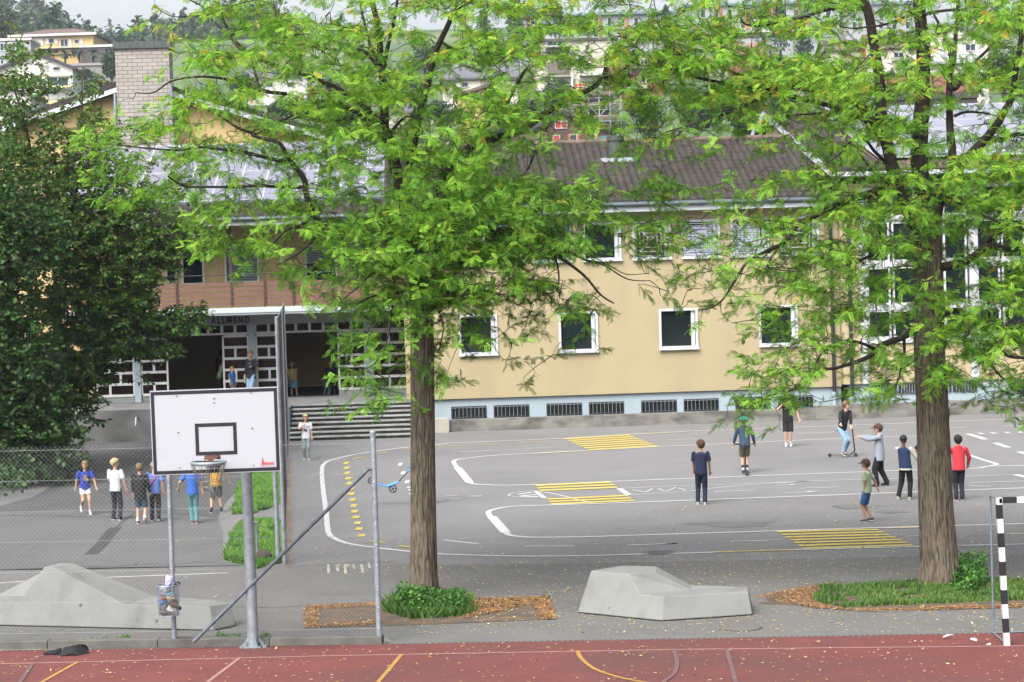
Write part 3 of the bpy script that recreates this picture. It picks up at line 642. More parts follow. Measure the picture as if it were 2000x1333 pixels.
# entrance roof: fascia, tiles, solar field
VE = -3.0
zf = L3(450, 440, VE)[1]; ze3 = L3(420, 434, VE)[1]; uC = L3(60, 430, VE)[0]; uD = .8
m = MB(); m.box(uC, uD, VE, VE+.06, zf-.02, zf+.14); m.box(uC, uD, VE+.065, .25, zf+.08, zf+.13); m.build('fascia', whitec, T3)
m = MB(); m.tube([(uC, VE-.09, zf+.2), (uD, VE-.09, zf+.2)], .085, 10); m.build('gutter', gutter_m, T3)
zr3 = L3(450, 288, 5.6)[1]; slope3 = (zr3-(zf+.25))/(5.6-VE)
tile_roof('roof', T3, uC, uD, VE, zf+.22, 5.6, zr3, tile_m)
solar(T3, uC+.6, uD-.3, VE+1.5, zf+.22+1.5*slope3, 5.5, zr3-.03, 14, 4, .16)
m = MB(); m.box(uC+.6, uD-.3, VE+1.36, VE+1.42, zf+.22+1.4*slope3+.08, zf+.22+1.4*slope3+.2)
for px in (375, 440): u_ = L3(px, 405, VE+1.4)[0]; m.box(u_-.03, u_+.03, VE+1.1, VE+1.36, zf+.22+1.2*slope3, zf+.22+1.4*slope3+.12)
m.build('panel_edge', gutter_m, T3)
m = MB(); m.quad((uC, 5.6, zr3), (uD, 5.6, zr3), (uD, 12, zr3-2.5), (uC, 12, zr3-2.5)); m.build('back_roof', tile_m, T3)
# ======== tall hall behind with gable and chimney tower
YG = 84.5; F4 = Fr(((285-1000)/F_PX*YG, YG), 2.0)
T4 = thing('school_hall', 'taller yellow gabled hall rising behind the solar roof, with a dark overhanging verge', 'school building', F4.w(0, 0), F4.yaw)
def L4(px, py, v=0): return F4.hit(px, py, v)
p1, p2 = L4(35, 237, -.5), L4(230, 170, -.5); sl4 = (p2[1]-p1[1])/(p2[0]-p1[0]); zap = p2[1]+sl4*(0-p2[0]); HW = 8.6
m = MB(); m.v += [(-HW, 0, 0), (HW, 0, 0), (HW, 0, zap-sl4*HW-.2), (0, 0, zap-.2), (-HW, 0, zap-sl4*HW-.2)]; m.v += [(x, 14, z) for x, y, z in m.v[:5]]
m.f += [(0, 1, 2, 3, 4), (9, 8, 7, 6, 5), (1, 6, 7, 2), (5, 0, 4, 9)]; m.build('wall', M('yellow_render', (.60,.45,.22), .9, .05, .8), T4)
m = MB(); m.box(L4(200, 200)[0]-.0, L4(200, 200)[0]+.6, -.04, -.003, 8.5, 9.3)
m = MB()
for s_ in (-1, 1): m.beam((s_*(HW+.9), -.55, zap-sl4*(HW+.9)-.10), (0, -.55, zap-.10), .07, .22); 
m.build('verge_board', whitec, T4)
m = MB()
for s_ in (-1, 1):
    a, b_ = (s_*(HW+1), zap-sl4*(HW+1)), (0, zap)
    m.v += [(a[0], -.6, a[1]), (b_[0], -.6, b_[1]), (b_[0], 14.5, b_[1]), (a[0], 14.5, a[1])]; k_ = len(m.v); m.v += [(x, y, z+.22) for x, y, z in m.v[-4:]]
    q = [k_-4+i for i in range(8)]; m.f += [(q[3], q[2], q[1], q[0]), (q[4], q[5], q[6], q[7]), (q[0], q[1], q[5], q[4]), (q[1], q[2], q[6], q[5]), (q[2], q[3], q[7], q[6]), (q[3], q[0], q[4], q[7])]
m.build('roof', M('dark_roof', (.05,.04,.04), .9, .3, 2), T4)
m = MB(); u_, _ = L4(225, 250); m.tube([(u_, -.1, 7.5), (u_, -.1, L4(225, 178)[1])], .06, 8); m.build('downpipe', galv, T4)
# chimney clad in pale shingles
def shingle_mat():
    m = bpy.data.materials.new('shingle'); m.use_nodes = True; n = m.node_tree.nodes; l = m.node_tree.links; b = n['Principled BSDF']; b.inputs['Roughness'].default_value = .9
    tc = n.new('ShaderNodeTexCoord'); mp = n.new('ShaderNodeMapping'); mp.inputs['Rotation'].default_value = (math.pi/2, 0, 0); l.new(tc.outputs['Object'], mp.inputs[0])
    br = n.new('ShaderNodeTexBrick'); br.inputs['Scale'].default_value = 1.0; br.inputs['Brick Width'].default_value = .40; br.inputs['Row Height'].default_value = .155; br.inputs['Mortar Size'].default_value = .012
    br.inputs['Color1'].default_value = (.215,.20,.185,1); br.inputs['Color2'].default_value = (.175,.165,.15,1); br.inputs['Mortar'].default_value = (.06,.055,.05,1); l.new(mp.outputs[0], br.inputs[0]); l.new(br.outputs[0], b.inputs[0])
    bp = n.new('ShaderNodeBump'); bp.inputs['Strength'].default_value = .4; l.new(br.outputs['Fac'], bp.inputs['Height']); bp.invert = True; l.new(bp.outputs[0], b.inputs['Normal']); return m
c0, c1 = L4(228, 200, -1.2), L4(333, 200, -1.2); ztop = L4(280, 95, -1.2)[1]
ch = thing('chimney_tower', 'wide chimney tower clad in pale grey shingles with a dark metal cap', 'chimney', F4.w((c0[0]+c1[0])/2, -1.2, 0), F4.yaw)
hw = (c1[0]-c0[0])/2; m = MB(); m.box(-hw, hw, 0, 1.15, 6.5, ztop); m.build('shaft', shingle_mat(), ch)
m = MB(); m.box(-hw-.1, hw+.1, -.1, 1.25, ztop+.002, ztop+.06); m.box(-hw-.08, hw+.08, -.08, 1.23, ztop+.06, ztop+.28); m.build('cap', M('copper_cap', (.035,.035,.04), .6, .6, 6, stretch=(3, 3, .3), col2=(.09,.12,.12)), ch)
m = MB()
for s_ in (-1, 1): m.tube([(s_*(hw+.06), -.05, 7), (s_*(hw+.06), -.05, ztop-1.8 if s_ < 0 else ztop-1.4)], .05, 8)
m.build('downpipe', galv, ch)
# ======== entrance steps, side block, ramp, handrail
st = thing('entrance_steps', 'wide flight of grey stone steps leading up to the entrance', 'steps', F3.w(0, 0), F3.yaw)
ua, ub = L3(566, 855, -6.4)[0], .35; n_ = 8; rise = ZL/n_; vfoot = -4.66-.30*(n_-1)
stepm = M('step_stone', (.30,.32,.32), .9, .2, 4, bump=.3, dirt=((.14,.145,.14), 2.5, .5, .75)); risem = M('riser_stone', (.035,.033,.03), .95, .5, 3, col2=(.12,.105,.09))
for i in range(n_-1):
    va = vfoot+i*.30; z1_ = rise*(i+1); m = MB(); m.box(ua, ub, va-.05, va+.34, z1_-.055, z1_); o = m.build('step', stepm, st, bevel=.01)
    m = MB(); m.box(ua+.02, ub, va+.01, -4.662, z1_-rise+.001 if i == 0 else z1_-rise-.0, z1_-.056); m.build('riser', risem, o)
m = MB(); m.box(ua, ub, -4.73, -4.662, ZL-.06, ZL+.003); m.build('nosing', stepm, st)
m = MB(); m.box(ua-.85, ua-.005, vfoot+.7, -4.665, 0, ZL-.02); sbk = m.build('side_block', M('block_blue', (.15,.19,.21), .9, .2, 2), st)
rp = MB(); q = [G(140, 866), G(300, 862), G(330, 862), L3(330, 800), L3(165, 800)]
r0_, r1_ = F3.w(L3(160, 800, -4.6)[0]+.1, -4.67), F3.w(L3(330, 800, -4.6)[0], -4.67); f0, f1 = G(143, 864), G(345, 858)
rp.v += [(f0.x, f0.y, .006), (f1.x, f1.y, .006), (r1_.x, r1_.y, ZL-.03), (r0_.x, r0_.y, ZL-.03), (r1_.x, r1_.y, -.1), (r0_.x, r0_.y, -.1), (f0.x, f0.y, -.1), (f1.x, f1.y, -.1)]
rp.f += [(0, 1, 2, 3), (1, 7, 4, 2), (0, 3, 5, 6), (3, 2, 4, 5), (0, 6, 7, 1)]; o = rp.build('ramp', M('ramp_asphalt', (.15,.155,.155), .9, .12, 1, dirt=((.07,.07,.07), .6, .45, .7))); tag(o, kind='structure')
kb = MB(); kb.beam((f0.x-.15, f0.y, .05), (r0_.x-.15, r0_.y, ZL+.02), .3, .2); tag(kb.build('kerb', conc_lite), kind='structure')
hr = MB(); a = P(265, 832, 71.6); b_ = P(274, 806, 73.5); c_ = P(296, 801, 75.0)
hr.tube([a, a+Vector((0, .1, .25)), b_, c_, c_+Vector((.25, 0, -.05)), c_+Vector((.3, 0, -.6))], .03, 8)
o = hr.build('handrail', galv); tag(o, 'bent tubular steel handrail on the ramp below the entrance', 'handrail')
# ------------------------------------------------------------------ fences
KZ = .13
def diamond(name, org, dr, L, H, mat, parent, pitch=.072, r=.0016, up=Vector((0, 0, 1))):
    """chain-link mesh as thin real wires: two families of diagonals over a rectangle L x H"""
    V = []; Fc = []; n = int((L+H)/pitch)+1; nrm = dr.cross(up).normalized()
    for fam in (1, -1):
        for i in range(n):
            s0 = i*pitch
            if fam == 1: a = (s0, 0) if s0 <= L else None; ax = s0-H; A_ = (s0, 0.0); B_ = (s0-H, H)
            else: A_ = (s0-H, 0.0); B_ = (s0, H)
            (x0, y0), (x1, y1) = A_, B_
            if x0 > x1: (x0, y0), (x1, y1) = (x1, y1), (x0, y0)
            def cl(x): return y0+(y1-y0)*(x-x0)/(x1-x0)
            xa, xb = max(0, x0), min(L, x1)
            if xb-xa < .03: continue
            pa = org+dr*xa+up*cl(xa)+nrm*(.002*fam); pb = org+dr*xb+up*cl(xb)+nrm*(.002*fam); t = (pb-pa).normalized(); s1 = t.cross(nrm).normalized(); k = len(V)
            for p in (pa, pb):
                for an in (0, 2.094, 4.189): V.append(p+(s1*math.cos(an)+nrm*math.sin(an))*r)
            for j in range(3): Fc.append((k+j, k+(j+1) % 3, k+3+(j+1) % 3, k+3+j))
    return np_mesh(name, np.array([tuple(v) for v in V]), np.array(Fc), mat, parent)
fe = G(741, 1241, KZ); fs = G(0, 1251, KZ); fd = (fe-fs).normalized()
ft = thing('chain_link_fence', 'long chain link fence on a low kerb beside the red track, with a diagonal brace', 'fence', (0, 0, 0))
forg = fe-fd*10.5; H_ = 2.95
diamond('mesh', forg, fd, 10.5, H_-.03, wire_m, ft)
def fpost(px, top, r=.034, parent=ft, Hh=H_):
    t = (px/741.)*(fe-fs).length; p = fs+fd*t; m = MB(); m.lathe([(r, 0), (r, Hh), (r*1.15, Hh+.002), (r*1.15, Hh+.03), (r*.8, Hh+.045)], (p.x, p.y-.045, KZ-.06), 14)
    o = m.build('post', galv, parent, smooth=False); 
    b = MB()
    for k in range(10): b.ell((p.x, p.y-.045-r, KZ+.12+k*.31), (.012, .012, .012), 6, 5)
    b.build('bolt', whitef, o); return p
pend = fpost(741, 0, .042, Hh=3.06); pmid = fpost(345, 0, .036); fpost(-52, 0, .036)
m = MB()
for k in range(7): z_ = KZ+.10+k*.46; m.tube([forg+Vector((0, -.004, z_-KZ)), fe+Vector((0, -.004, z_-KZ))], .0022, 4)
m.build('tension_wire', wire_m, ft)
a = G(392, 1238, KZ); m = MB(); m.tube([(a.x, pend.y-.09, KZ+.0), (pend.x-.07, pend.y-.09, 2.62)], .028, 12); m.tube([(pend.x-.07, pend.y-.09, 2.60), (pend.x, pend.y-.05, 2.62)], .018, 8); m.build('brace', M('brace_steel', (.13,.155,.18), .6, .3, 10, metal=.3), ft)
# kerb below the fence
kb = MB(); kk = fs-fd*6; ke = fe+fd*.06; kd = Vector((fd.y, -fd.x, 0))
n_ = 7
for i in range(n_):
    p = kk.lerp(ke, i/n_); q = kk.lerp(ke, (i+.996)/n_); kb.prism([(p.x+kd.x*.12, p.y+kd.y*.12), (q.x+kd.x*.12, q.y+kd.y*.12), (q.x-kd.x*.1, q.y-kd.y*.1), (p.x-kd.x*.1, p.y-kd.y*.1)], -.02, KZ)
tag(kb.build('kerb', kerb_m, bevel=.012), kind='structure')
sheet('gutter_strip', gp([(-400,1263), (0,1256), (745,1243), (770,1255), (650,1256.5), (0,1273), (-400,1284)]), .0085, M('paving_strip', (.25,.25,.235), .9, .15, 2.5, dirt=((.15,.14,.12), 3, .45, .7)))
# tall fence running away along the yard
sa = G(556, 1104); sb_ = G(563, 866); sd_ = (sb_-sa).normalized(); sL = (sb_-sa).length; SH = 4.75
ft2 = thing('ball_fence', 'tall rusty ball stop fence seen edge on, running back to the entrance steps', 'fence')
diamond('mesh', sa, sd_, sL, SH-.05, rust_wire, ft2, pitch=.072, r=.0022)
for i in range(3):
    p = sa+sd_*(sL*i/2); m = MB(); m.tube([(p.x, p.y, -.02), (p.x, p.y, SH), (p.x, p.y, SH+.02)], [.038, .038, .02], 10); m.build('post', galv, ft2)
for off in (-.28,):
    p = sa+Vector((off*.55, .3, 0)); m = MB(); m.tube([(p.x, p.y, -.02), (p.x-.02, p.y, 3.3)], .045, 10); m.build('stub_post', galv, ft2)
m = MB()
for z_ in (.05, 1.6, 3.2, SH-.04): m.tube([sa+Vector((0, 0, z_)), sb_+Vector((0, 0, z_))], .006, 5)
m.build('tension_wire', galv, ft2)
# low wire frame and stone in the grass strip
lf = thing('wire_frame', 'small knee high steel frame with wire mesh standing in the grass strip', 'frame'); a, b_ = G(482, 1094), G(503, 1090)
m = MB()
for p in (a, b_): m.tube([p, p+Vector((0, 0, .72))], .025, 8)
m.tube([a+Vector((0, 0, .70)), b_+Vector((0, 0, .70))], .02, 8); m.build('frame', galv, lf)
diamond('mesh', a+Vector((0, 0, .03)), (b_-a).normalized(), (b_-a).length, .65, wire_m, lf, pitch=.06)
def rock(name, c, r, mat, seed, label, cat):
    m = MB(); m.ell(c, r, 14, 10); m.v = [tuple(Vector(v)+Vector(mnoise.noise_vector(Vector(v)*4+Vector((seed, 0, 0))))*min(r)*.5) for v in m.v]; return tag(m.build(name, mat), label, cat)
c = G(512, 1098); rock('stone', (c.x, c.y, .1), (.22, .18, .13), M('dark_stone', (.06,.05,.045), .9, .4, 9, bump=.5), 3, 'dark rounded stone lying in the grass at the foot of the tall fence', 'stone')

# ------------------------------------------------------------------ basketball hoop
YB = 28.75; hb = G(495, 1266)
hp = thing('basketball_hoop', 'outdoor basketball hoop with a white black bordered backboard on a thick steel post', 'basketball hoop', (hb.x, hb.y, 0))
def HL(p): return (p.x-hb.x, p.y-hb.y, p.z)
bc = P(420.5, 842.5, YB); bc = Vector(HL(bc)); bt = -.005
Mb = Matrix.Rotation(math.radians(-.3), 3, 'Y')
bw, bh = .90, .595
def bp_(x, z, y=0): q = Mb @ Vector((x, y, z)); return (bc.x+q.x, bc.y+q.y, bc.z+q.z)
def bbox(mb, x0, x1, z0, z1, y0, y1):
    k = len(mb.v); mb.v += [bp_(x0,z0,y0), bp_(x1,z0,y0), bp_(x1,z0,y1), bp_(x0,z0,y1), bp_(x0,z1,y0), bp_(x1,z1,y0), bp_(x1,z1,y1), bp_(x0,z1,y1)]
    mb.f += [tuple(k+i for i in q) for q in ((0,3,2,1),(4,5,6,7),(0,1,5,4),(1,2,6,5),(2,3,7,6),(3,0,4,7))]
m = MB(); bbox(m, -bw, bw, -bh, bh, 0, .03); bo = m.build('backboard', M('board_white', (.43,.455,.50), .45, .015, 1, spec=.3, dirt=((.39,.415,.45), 2, .55, .9)), hp)
def border(mb, x0, x1, z0, z1, w, y0, y1):
    bbox(mb, x0, x0+w, z0, z1, y0, y1); bbox(mb, x1-w, x1, z0, z1, y0, y1); bbox(mb, x0+w, x1-w, z0, z0+w, y0, y1); bbox(mb, x0+w, x1-w, z1-w, z1, y0, y1)
m = MB(); border(m, -bw+.012, bw-.012, -bh+.012, bh-.014, .047, -.004, -.0005); m.build('border', M('board_black', (.012,.012,.022), .5, .1, 4), bo)
m = MB(); border(m, -.285, .300, -.335, .115, .05, -.004, -.0005); m.build('target_square', M('board_black', (.012,.012,.022), .5), bo)
m = MB()
for x, z in ((-.52,.51),(.52,.52),(0,.46),(0,.40),(-.52,0),(.52,.02),(-.52,-.50),(.52,-.5)): m.lathe([(.010, 0), (.010, .002)], bp_(x, z, -.006), 8)
for x, z in ((-.52,.51),(.52,.52),(0,.46),(0,.40),(-.52,0),(.52,.02),(-.52,-.50),(.52,-.5)): bbox(m, x-.012, x+.012, z-.005, z+.005, -.005, -.0008)
m.build('bolt', darkm, bo)
lg = text_mesh('lettering', 'ARES SPORT', .05, M('logo_red', (.62,.05,.07), .5), bo, bp_(.66, -.50, -.003), .001, 1.0, .002, width=.155)
m = MB()
for a_, b2 in (((.628,-.53),(.652,-.40)), ((.652,-.40),(.662,-.53)), ((.625,-.488),(.672,-.480)), ((.640,-.46),(.668,-.466)), ((.655,-.44),(.67,-.448))): m.beam(bp_(a_[0], a_[1], -.003), bp_(b2[0], b2[1], -.003), .008, .003, (0, 1, 0))
m.build('emblem', M('logo_red', (.62,.05,.07), .5), bo)
m = MB(); bbox(m, .71, .81, -.528, -.521, -.004, -.0005); m.build('small_print', M('logo_grey', (.35,.36,.38), .6), bo)
# post, arms
m = MB(); m.tube([(0, 0, 0), (-.02, 0, 3.55)], [.082, .080], 20); m.build('post', galv, hp, smooth=False)
m = MB()
for s_ in (-1, 1): m.box(s_*.17-.03, s_*.17+.03, -.07, .07, .0, .03)
m.box(-.12, .12, -.11, .11, .014, .034)
for a_ in range(4): an = a_*math.pi/2+.4; m.beam((.16*math.cos(an), .12*math.sin(an), .03), (.07*math.cos(an), .07*math.sin(an), .14), .012, .05)
m.build('base_plate', galv, hp)
m = MB()
for dx in (-.45, .45):
    m.tube([(-.02, 0, 3.45), (bc.x+dx, bc.y+.05, bc.z+.35)], .03, 8); m.tube([(-.01, 0, 2.95), (bc.x+dx*.5, bc.y+.05, bc.z-.35)], .03, 8)
for z_ in (-.4, .4): m.box(bc.x-.7, bc.x+.7, bc.y+.032, bc.y+.07, bc.z+z_-.03, bc.z+z_+.03)
m.build('support_arm', galv, hp)
rc = Vector(bp_(-.055, -.395, -.40)); RR = .235
m = MB(); m.torus(rc, RR, .012); m.torus(rc-Vector((0, 0, .012)), RR+.016, .009); n_ = 28
for i in range(n_):
    a0, a1 = 2*math.pi*i/n_, 2*math.pi*(i+1)/n_; R_ = RR+.004
    m.quad((rc.x+R_*math.cos(a0), rc.y+R_*math.sin(a0), rc.z-.045), (rc.x+R_*math.cos(a1), rc.y+R_*math.sin(a1), rc.z-.045), (rc.x+R_*math.cos(a1), rc.y+R_*math.sin(a1), rc.z), (rc.x+R_*math.cos(a0), rc.y+R_*math.sin(a0), rc.z))
rim = m.build('rim', galv, hp, smooth=True)
m = MB(); m.box(rc.x-.09, rc.x+.09, bc.y-.18, bc.y-.004, rc.z-.03, rc.z+.035); m.box(rc.x-.11, rc.x+.11, bc.y-.012, bc.y-.002, rc.z-.11, rc.z+.06); m.build('bracket', M('rusty_steel', (.12,.055,.04), .8, .4, 8), hp)
m = MB(); nch = 12; z1_ = .30
for i in range(nch):
    a0 = 2*math.pi*(i+.5)/nch
    for s_ in ((-1, 1) if i % 2 else (0,)):
        pts = []
        for k in range(7):
            t = k/6; r_ = RR*(1-.42*t); an = a0+s_*t*.20
            pts.append((rc.x+r_*math.cos(an), rc.y+r_*math.sin(an), rc.z-.045-z1_*t))
        m.tube(pts, .0045, 5)
for t in (.72, .98): m.torus((rc.x, rc.y, rc.z-.045-z1_*t), RR*(1-.42*t), .005, n=24, m=5)
for i in range(5): an = i*1.3+.2; r_ = RR*.56; m.tube([(rc.x+r_*math.cos(an), rc.y+r_*math.sin(an), rc.z-.04-z1_), (rc.x+.3*r_*math.cos(an)+.05, rc.y+.3*r_*math.sin(an), rc.z-.42), (rc.x+.07, rc.y, rc.z-.55)], .006, 5)
m.build('chain_net', M('chain', (.25,.24,.20), .5, .2, 20, metal=.6), hp)

# ------------------------------------------------------------------ litter basket on the fence post
bx = Vector((pmid.x-.03, pmid.y-.28, 0)); z0_, z1_ = .52, .97
lb = thing('litter_basket', 'round wire mesh litter basket full of rubbish hanging on the fence post', 'litter bin', (bx.x, bx.y, 0)); Rb = .162
m = MB(); m.torus((0, 0, z1_), Rb, .007); m.torus((0, 0, z0_), Rb*.92, .006)
for k in range(1, 22): m.torus((0, 0, z0_+(z1_-z0_)*k/22), Rb*(.92+.08*k/22), .0014, n=24, m=4)
for i in range(44): an = 2*math.pi*i/44; m.tube([(Rb*.92*math.cos(an), Rb*.92*math.sin(an), z0_), (Rb*math.cos(an), Rb*math.sin(an), z1_)], .0014, 4)
m.build('basket', galv, lb)
m = MB(); m.tube([(.10, .12, z1_-.01), (.13, .2, z1_-.01)], .03, 8); m.tube([(.10, .12, z0_+.07), (.13, .2, z0_+.07)], .03, 8); m.build('clamp', black_m, lb)
tcols = [(.05,.22,.55),(.10,.40,.70),(.6,.62,.66),(.28,.22,.14),(.45,.35,.28),(.5,.06,.04),(.10,.42,.08),(.04,.06,.32),(.65,.64,.6),(.16,.09,.06),(.2,.15,.2),(.08,.30,.6)]
rr = random.Random(5)
RB = [('dark brown paper bag at the bottom of the litter basket', (.07,.045,.03), -.05, .05), ('white crumpled napkin low in the litter basket', (.5,.5,.52), .05, .07), ('dark violet packaging low at the left of the litter basket', (.10,.06,.09), -.08, .12), ('rust brown wrapper at the right inside the litter basket', (.17,.08,.05), .08, .15),
 ('deep blue plastic bag at the left of the litter basket', (.04,.13,.36), -.08, .20), ('small bright green wrapper in the middle of the litter basket', (.12,.38,.08), -.02, .19), ('red and white carton in the litter basket', (.45,.08,.05), -.06, .26), ('beige crumpled paper bag in the litter basket', (.33,.28,.22), .05, .25), ('sky blue plastic film across the litter basket', (.10,.34,.58), .0, .31), ('grey crumpled foil near the rim of the litter basket', (.25,.27,.28), -.05, .37)]
for i, (lb_, c_, x_, h_) in enumerate(RB):
    m = MB(); s_ = .085 if i not in (5, 6) else .05; c = (x_, rr.uniform(-.05, .03), z0_+h_); m.ell(c, (s_, s_*.9, s_*.75), 16, 12)
    m.v = [tuple(Vector(v)+Vector(mnoise.noise_vector(Vector(v)*14+Vector((i, 0, 0))))*s_*.5+Vector(mnoise.noise_vector(Vector(v)*40+Vector((i, 0, 0))))*s_*.22) for v in m.v]
    m.v = [tuple(Vector((x, y, 0))*min(1, .135/max(.001, math.hypot(x, y)))+Vector((0, 0, z))) for x, y, z in m.v]
    o = m.build('rubbish', M('rubbish_%d' % i, c_, .5, .35, 16), None); o.location = (bx.x, bx.y, 0); tag(o, lb_, 'rubbish', 'rubbish in the litter basket')
m = MB(); m.ell((.02, 0, z1_+.05), (.06, .05, .09), 10, 8); m.v = [tuple(Vector(v)+Vector(mnoise.noise_vector(Vector(v)*16))*.025) for v in m.v]
o = m.build('wrapper', M('wrapper_blue', (.10,.06,.45), .35, .2, 14, col2=(.75,.75,.85))); o.location = (bx.x, bx.y, 0); tag(o, 'blue and white crumpled wrapper sticking out of the top of the litter basket', 'wrapper')

# ------------------------------------------------------------------ handball goal
gb = G(1966.5, 1263); gtop = P(1950.5, 972, gb.y); gr = G(1941, 1240); L_ = 3.0
gl_ = thing('handball_goal', 'black and white striped handball goal frame at the edge of the red track', 'goal', (gb.x, gb.y, 0)); lean = Vector((gtop.x-gb.x, 0, gtop.z))
gw = M('goal_white', (.68,.66,.70), .5, .08, 6); gk = M('goal_black', (.015,.015,.02), .6, .2, 9)
Hl = lean.z; sb1 = .08
def gpost(x0, lean_):
    z_ = 0; i = 0
    while z_ < Hl-.001:
        z2 = min(Hl, z_+.2)
        if i % 2: a = Vector((x0, 0, z_))+Vector((lean_, 0, 0))*(z_/Hl); b = Vector((x0, 0, z2))+Vector((lean_, 0, 0))*(z2/Hl); MB().beam(a, b, sb1, sb1, (0, 1, 0)).build('black_stripe', gk, gpo)
        z_ = z2; i += 1
gpo = MB().beam((0, 0, .01), (lean.x, 0, Hl-.01), sb1*.96, sb1*.96, (0, 1, 0)).build('post', gw, gl_); gpost(0, lean.x)
gpo = MB().beam((L_, 0, .01), (L_+lean.x, 0, Hl-.01), sb1*.96, sb1*.96, (0, 1, 0)).build('post', gw, gl_); gpost(L_, lean.x)
gpo = MB().beam((lean.x, 0, Hl-.041), (L_+lean.x, 0, Hl-.041), sb1*.96, sb1*.96).build('crossbar', gw, gl_)
x_ = .045; i = 0
while x_ < L_-.05:
    x2 = min(L_-.045, x_+.2)
    if i % 2 == 0: MB().beam((lean.x+x_, 0, Hl-.041), (lean.x+x2, 0, Hl-.041), sb1, sb1).build('black_stripe', gk, gpo)
    x_ = x2; i += 1
m = MB(); rx, ry = gr.x-gb.x, gr.y-gb.y; rt = P(1934, 968, gr.y); rtx = rt.x-gb.x
for x in (0, L_): m.tube([(x, 0, .03), (x+rx, ry, .03), (x+rtx, ry, rt.z), (x+lean.x, .03, Hl-.03)], .017, 8)
m.tube([(rx, ry, .03), (L_+rx, ry, .03)], .017, 8); m.build('rear_frame', M('goal_grey', (.18,.22,.26), .6, .2, 10, metal=.3), gl_)

# ------------------------------------------------------------------ concrete play sculptures
def sculpt(name, label, pts, faces, dents):
    t = thing(name, label, 'concrete bench'); m = MB(); vs = []
    for p in pts:
        if isinstance(p[2], tuple):
            a_, b2_, c2_ = (vs[k] for k in p[2]); n_ = (b2_-a_).cross(c2_-a_); r_ = ray(p[0], p[1]); vs.append(CAM+r_*((a_-CAM).dot(n_)/r_.dot(n_)))
        else: vs.append(G(*p))
    pts = [(p[0], p[1], 9 if isinstance(p[2], tuple) else p[2]) for p in pts]; m.v = [tuple(v) for v in vs]; m.f = faces
    o = m.build('body', concrete, t, bevel=.018)
    for px, py, z in dents:
        c = G(px, py, z); d = MB(); d.tube([c+Vector((0, .02, 0)), c+Vector((0, -.012, .001))], .028, 12); d.build('plug', M('plug_grey', (.16,.165,.16), .9, .2, 20), t)
    u = MB(); hull = [v for v, p in zip(vs, pts) if p[2] <= .03]; c = sum(hull, Vector())/len(hull)
    u.prism([((v.x-c.x)*.975+c.x, (v.y-c.y)*.975+c.y+.02) for v in hull], -.01, .022); u.build('base_shadow', black_m, t)  # matt black slab paints the shadow line under the raised bench
    return t
zt_, zs_, z0 = .66, .36, .02
R_PTS = [(1128,1196.5,z0),(1292.5,1213,z0),(1469.5,1200.8,z0), (1154,1115,zt_),(1213,1105,zt_),(1281.5,1106.5,zt_),(1281,1119,(3,4,5)),(1226,1121,(0,1,3)), (1249,1160,(0,1,3)),(1295,1165.5,(0,1,3)),(1462,1156,(1,2,9)),(1461,1146.2,zs_),(1350,1143,(9,10,11)),(1346.5,1153,(9,10,11)),
         (1470,1185,z0),(1352,1176,z0),(1218,1170,z0),(1150,1177,z0), (1461.5,1146.2,zs_-.0)]
R_F = [(0,1,9,8,7,3), (1,2,10,9), (3,7,6,5,4), (7,8,13,6), (6,13,12,5), (8,9,10,11,12,13), (2,14,11,10), (14,15,12,11), (15,16,4,5,12), (16,17,3,4), (17,0,3), (0,17,16,15,14,2,1)]
sculpt('concrete_bench', 'angular pale concrete bench with a raised wedge at its left end, beside the fallen leaves', R_PTS, R_F, ((1191,1189,.12),(1376.5,1192.5,.12)))
zt2, zs2 = .92, .37
L_PTS = [(-60,1220,z0),(416.5,1231.5,z0),(460,1222.5,z0), (86,1107.5,zt2),(115.5,1100,zt2),(143.5,1100.5,zt2),(101,1107.5,(0,1,3)), (245,1181.5,(0,1,3)),(409.5,1184,(0,1,3)),(451.5,1177,zs2),(381.5,1169,(7,8,9)),(301,1164,(7,8,9)),
         (40,1175.5,(0,1,3)),(47,1164,zs2),(-60,1175.5,(0,1,3)),(-60,1166,zs2), (455,1207,z0),(330,1196,z0),(120,1186,z0),(-60,1190,z0)]
L_F = [(0,1,8,7,6,3,12,14), (1,2,9,8), (3,6,5,4), (6,7,11,5), (7,8,9,10,11), (12,3,4,13), (14,12,13,15), (2,16,10,9), (16,17,11,10), (17,18,4,5,11), (18,19,15,13,4), (19,0,14,15), (0,19,18,17,16,2,1)]
sculpt('concrete_bench', 'long pale concrete bench with a high ramp like hump, behind the chain link fence', L_PTS, L_F, ((69,1207,.14),(306,1213,.14),(157,1183,.4)))
for v_ in ():
    pass
# ------------------------------------------------------------------ manholes
def manhole(px, py, r, label, grate):
    c = G(px, py); t = thing('manhole_cover', label, 'manhole cover', (c.x, c.y, 0)); m = MB()
    m.lathe([(r, .004), (r, .012), (r*.9, .013), (r*.9, .004)], (0, 0, 0), 32); m.build('ring', M('iron', (.08,.08,.085), .7, .2, 8), t)
    m = MB(); m.prism([(r*.89*math.cos(a*.19635), r*.89*math.sin(a*.19635)) for a in range(32)], .0135 if grate else .0125, .0165); m.build('lid', asph_lo if not grate else M('iron_lid', (.14,.14,.145), .7, .2, 8), t)
    if grate:
        m = MB()
        for i in range(9): x = -r*.62+i*r*.155; m.beam((x, -r*.35, .018), (x+.05, r*.35, .018), .02, .004)
        m.build('slots', black_m, t)
manhole(1287, 1079.5, .31, 'round slotted iron drain cover by the white line on the play road', True)
manhole(1446, 1227.5, .33, 'round asphalt filled manhole cover in front of the angular concrete bench', False)

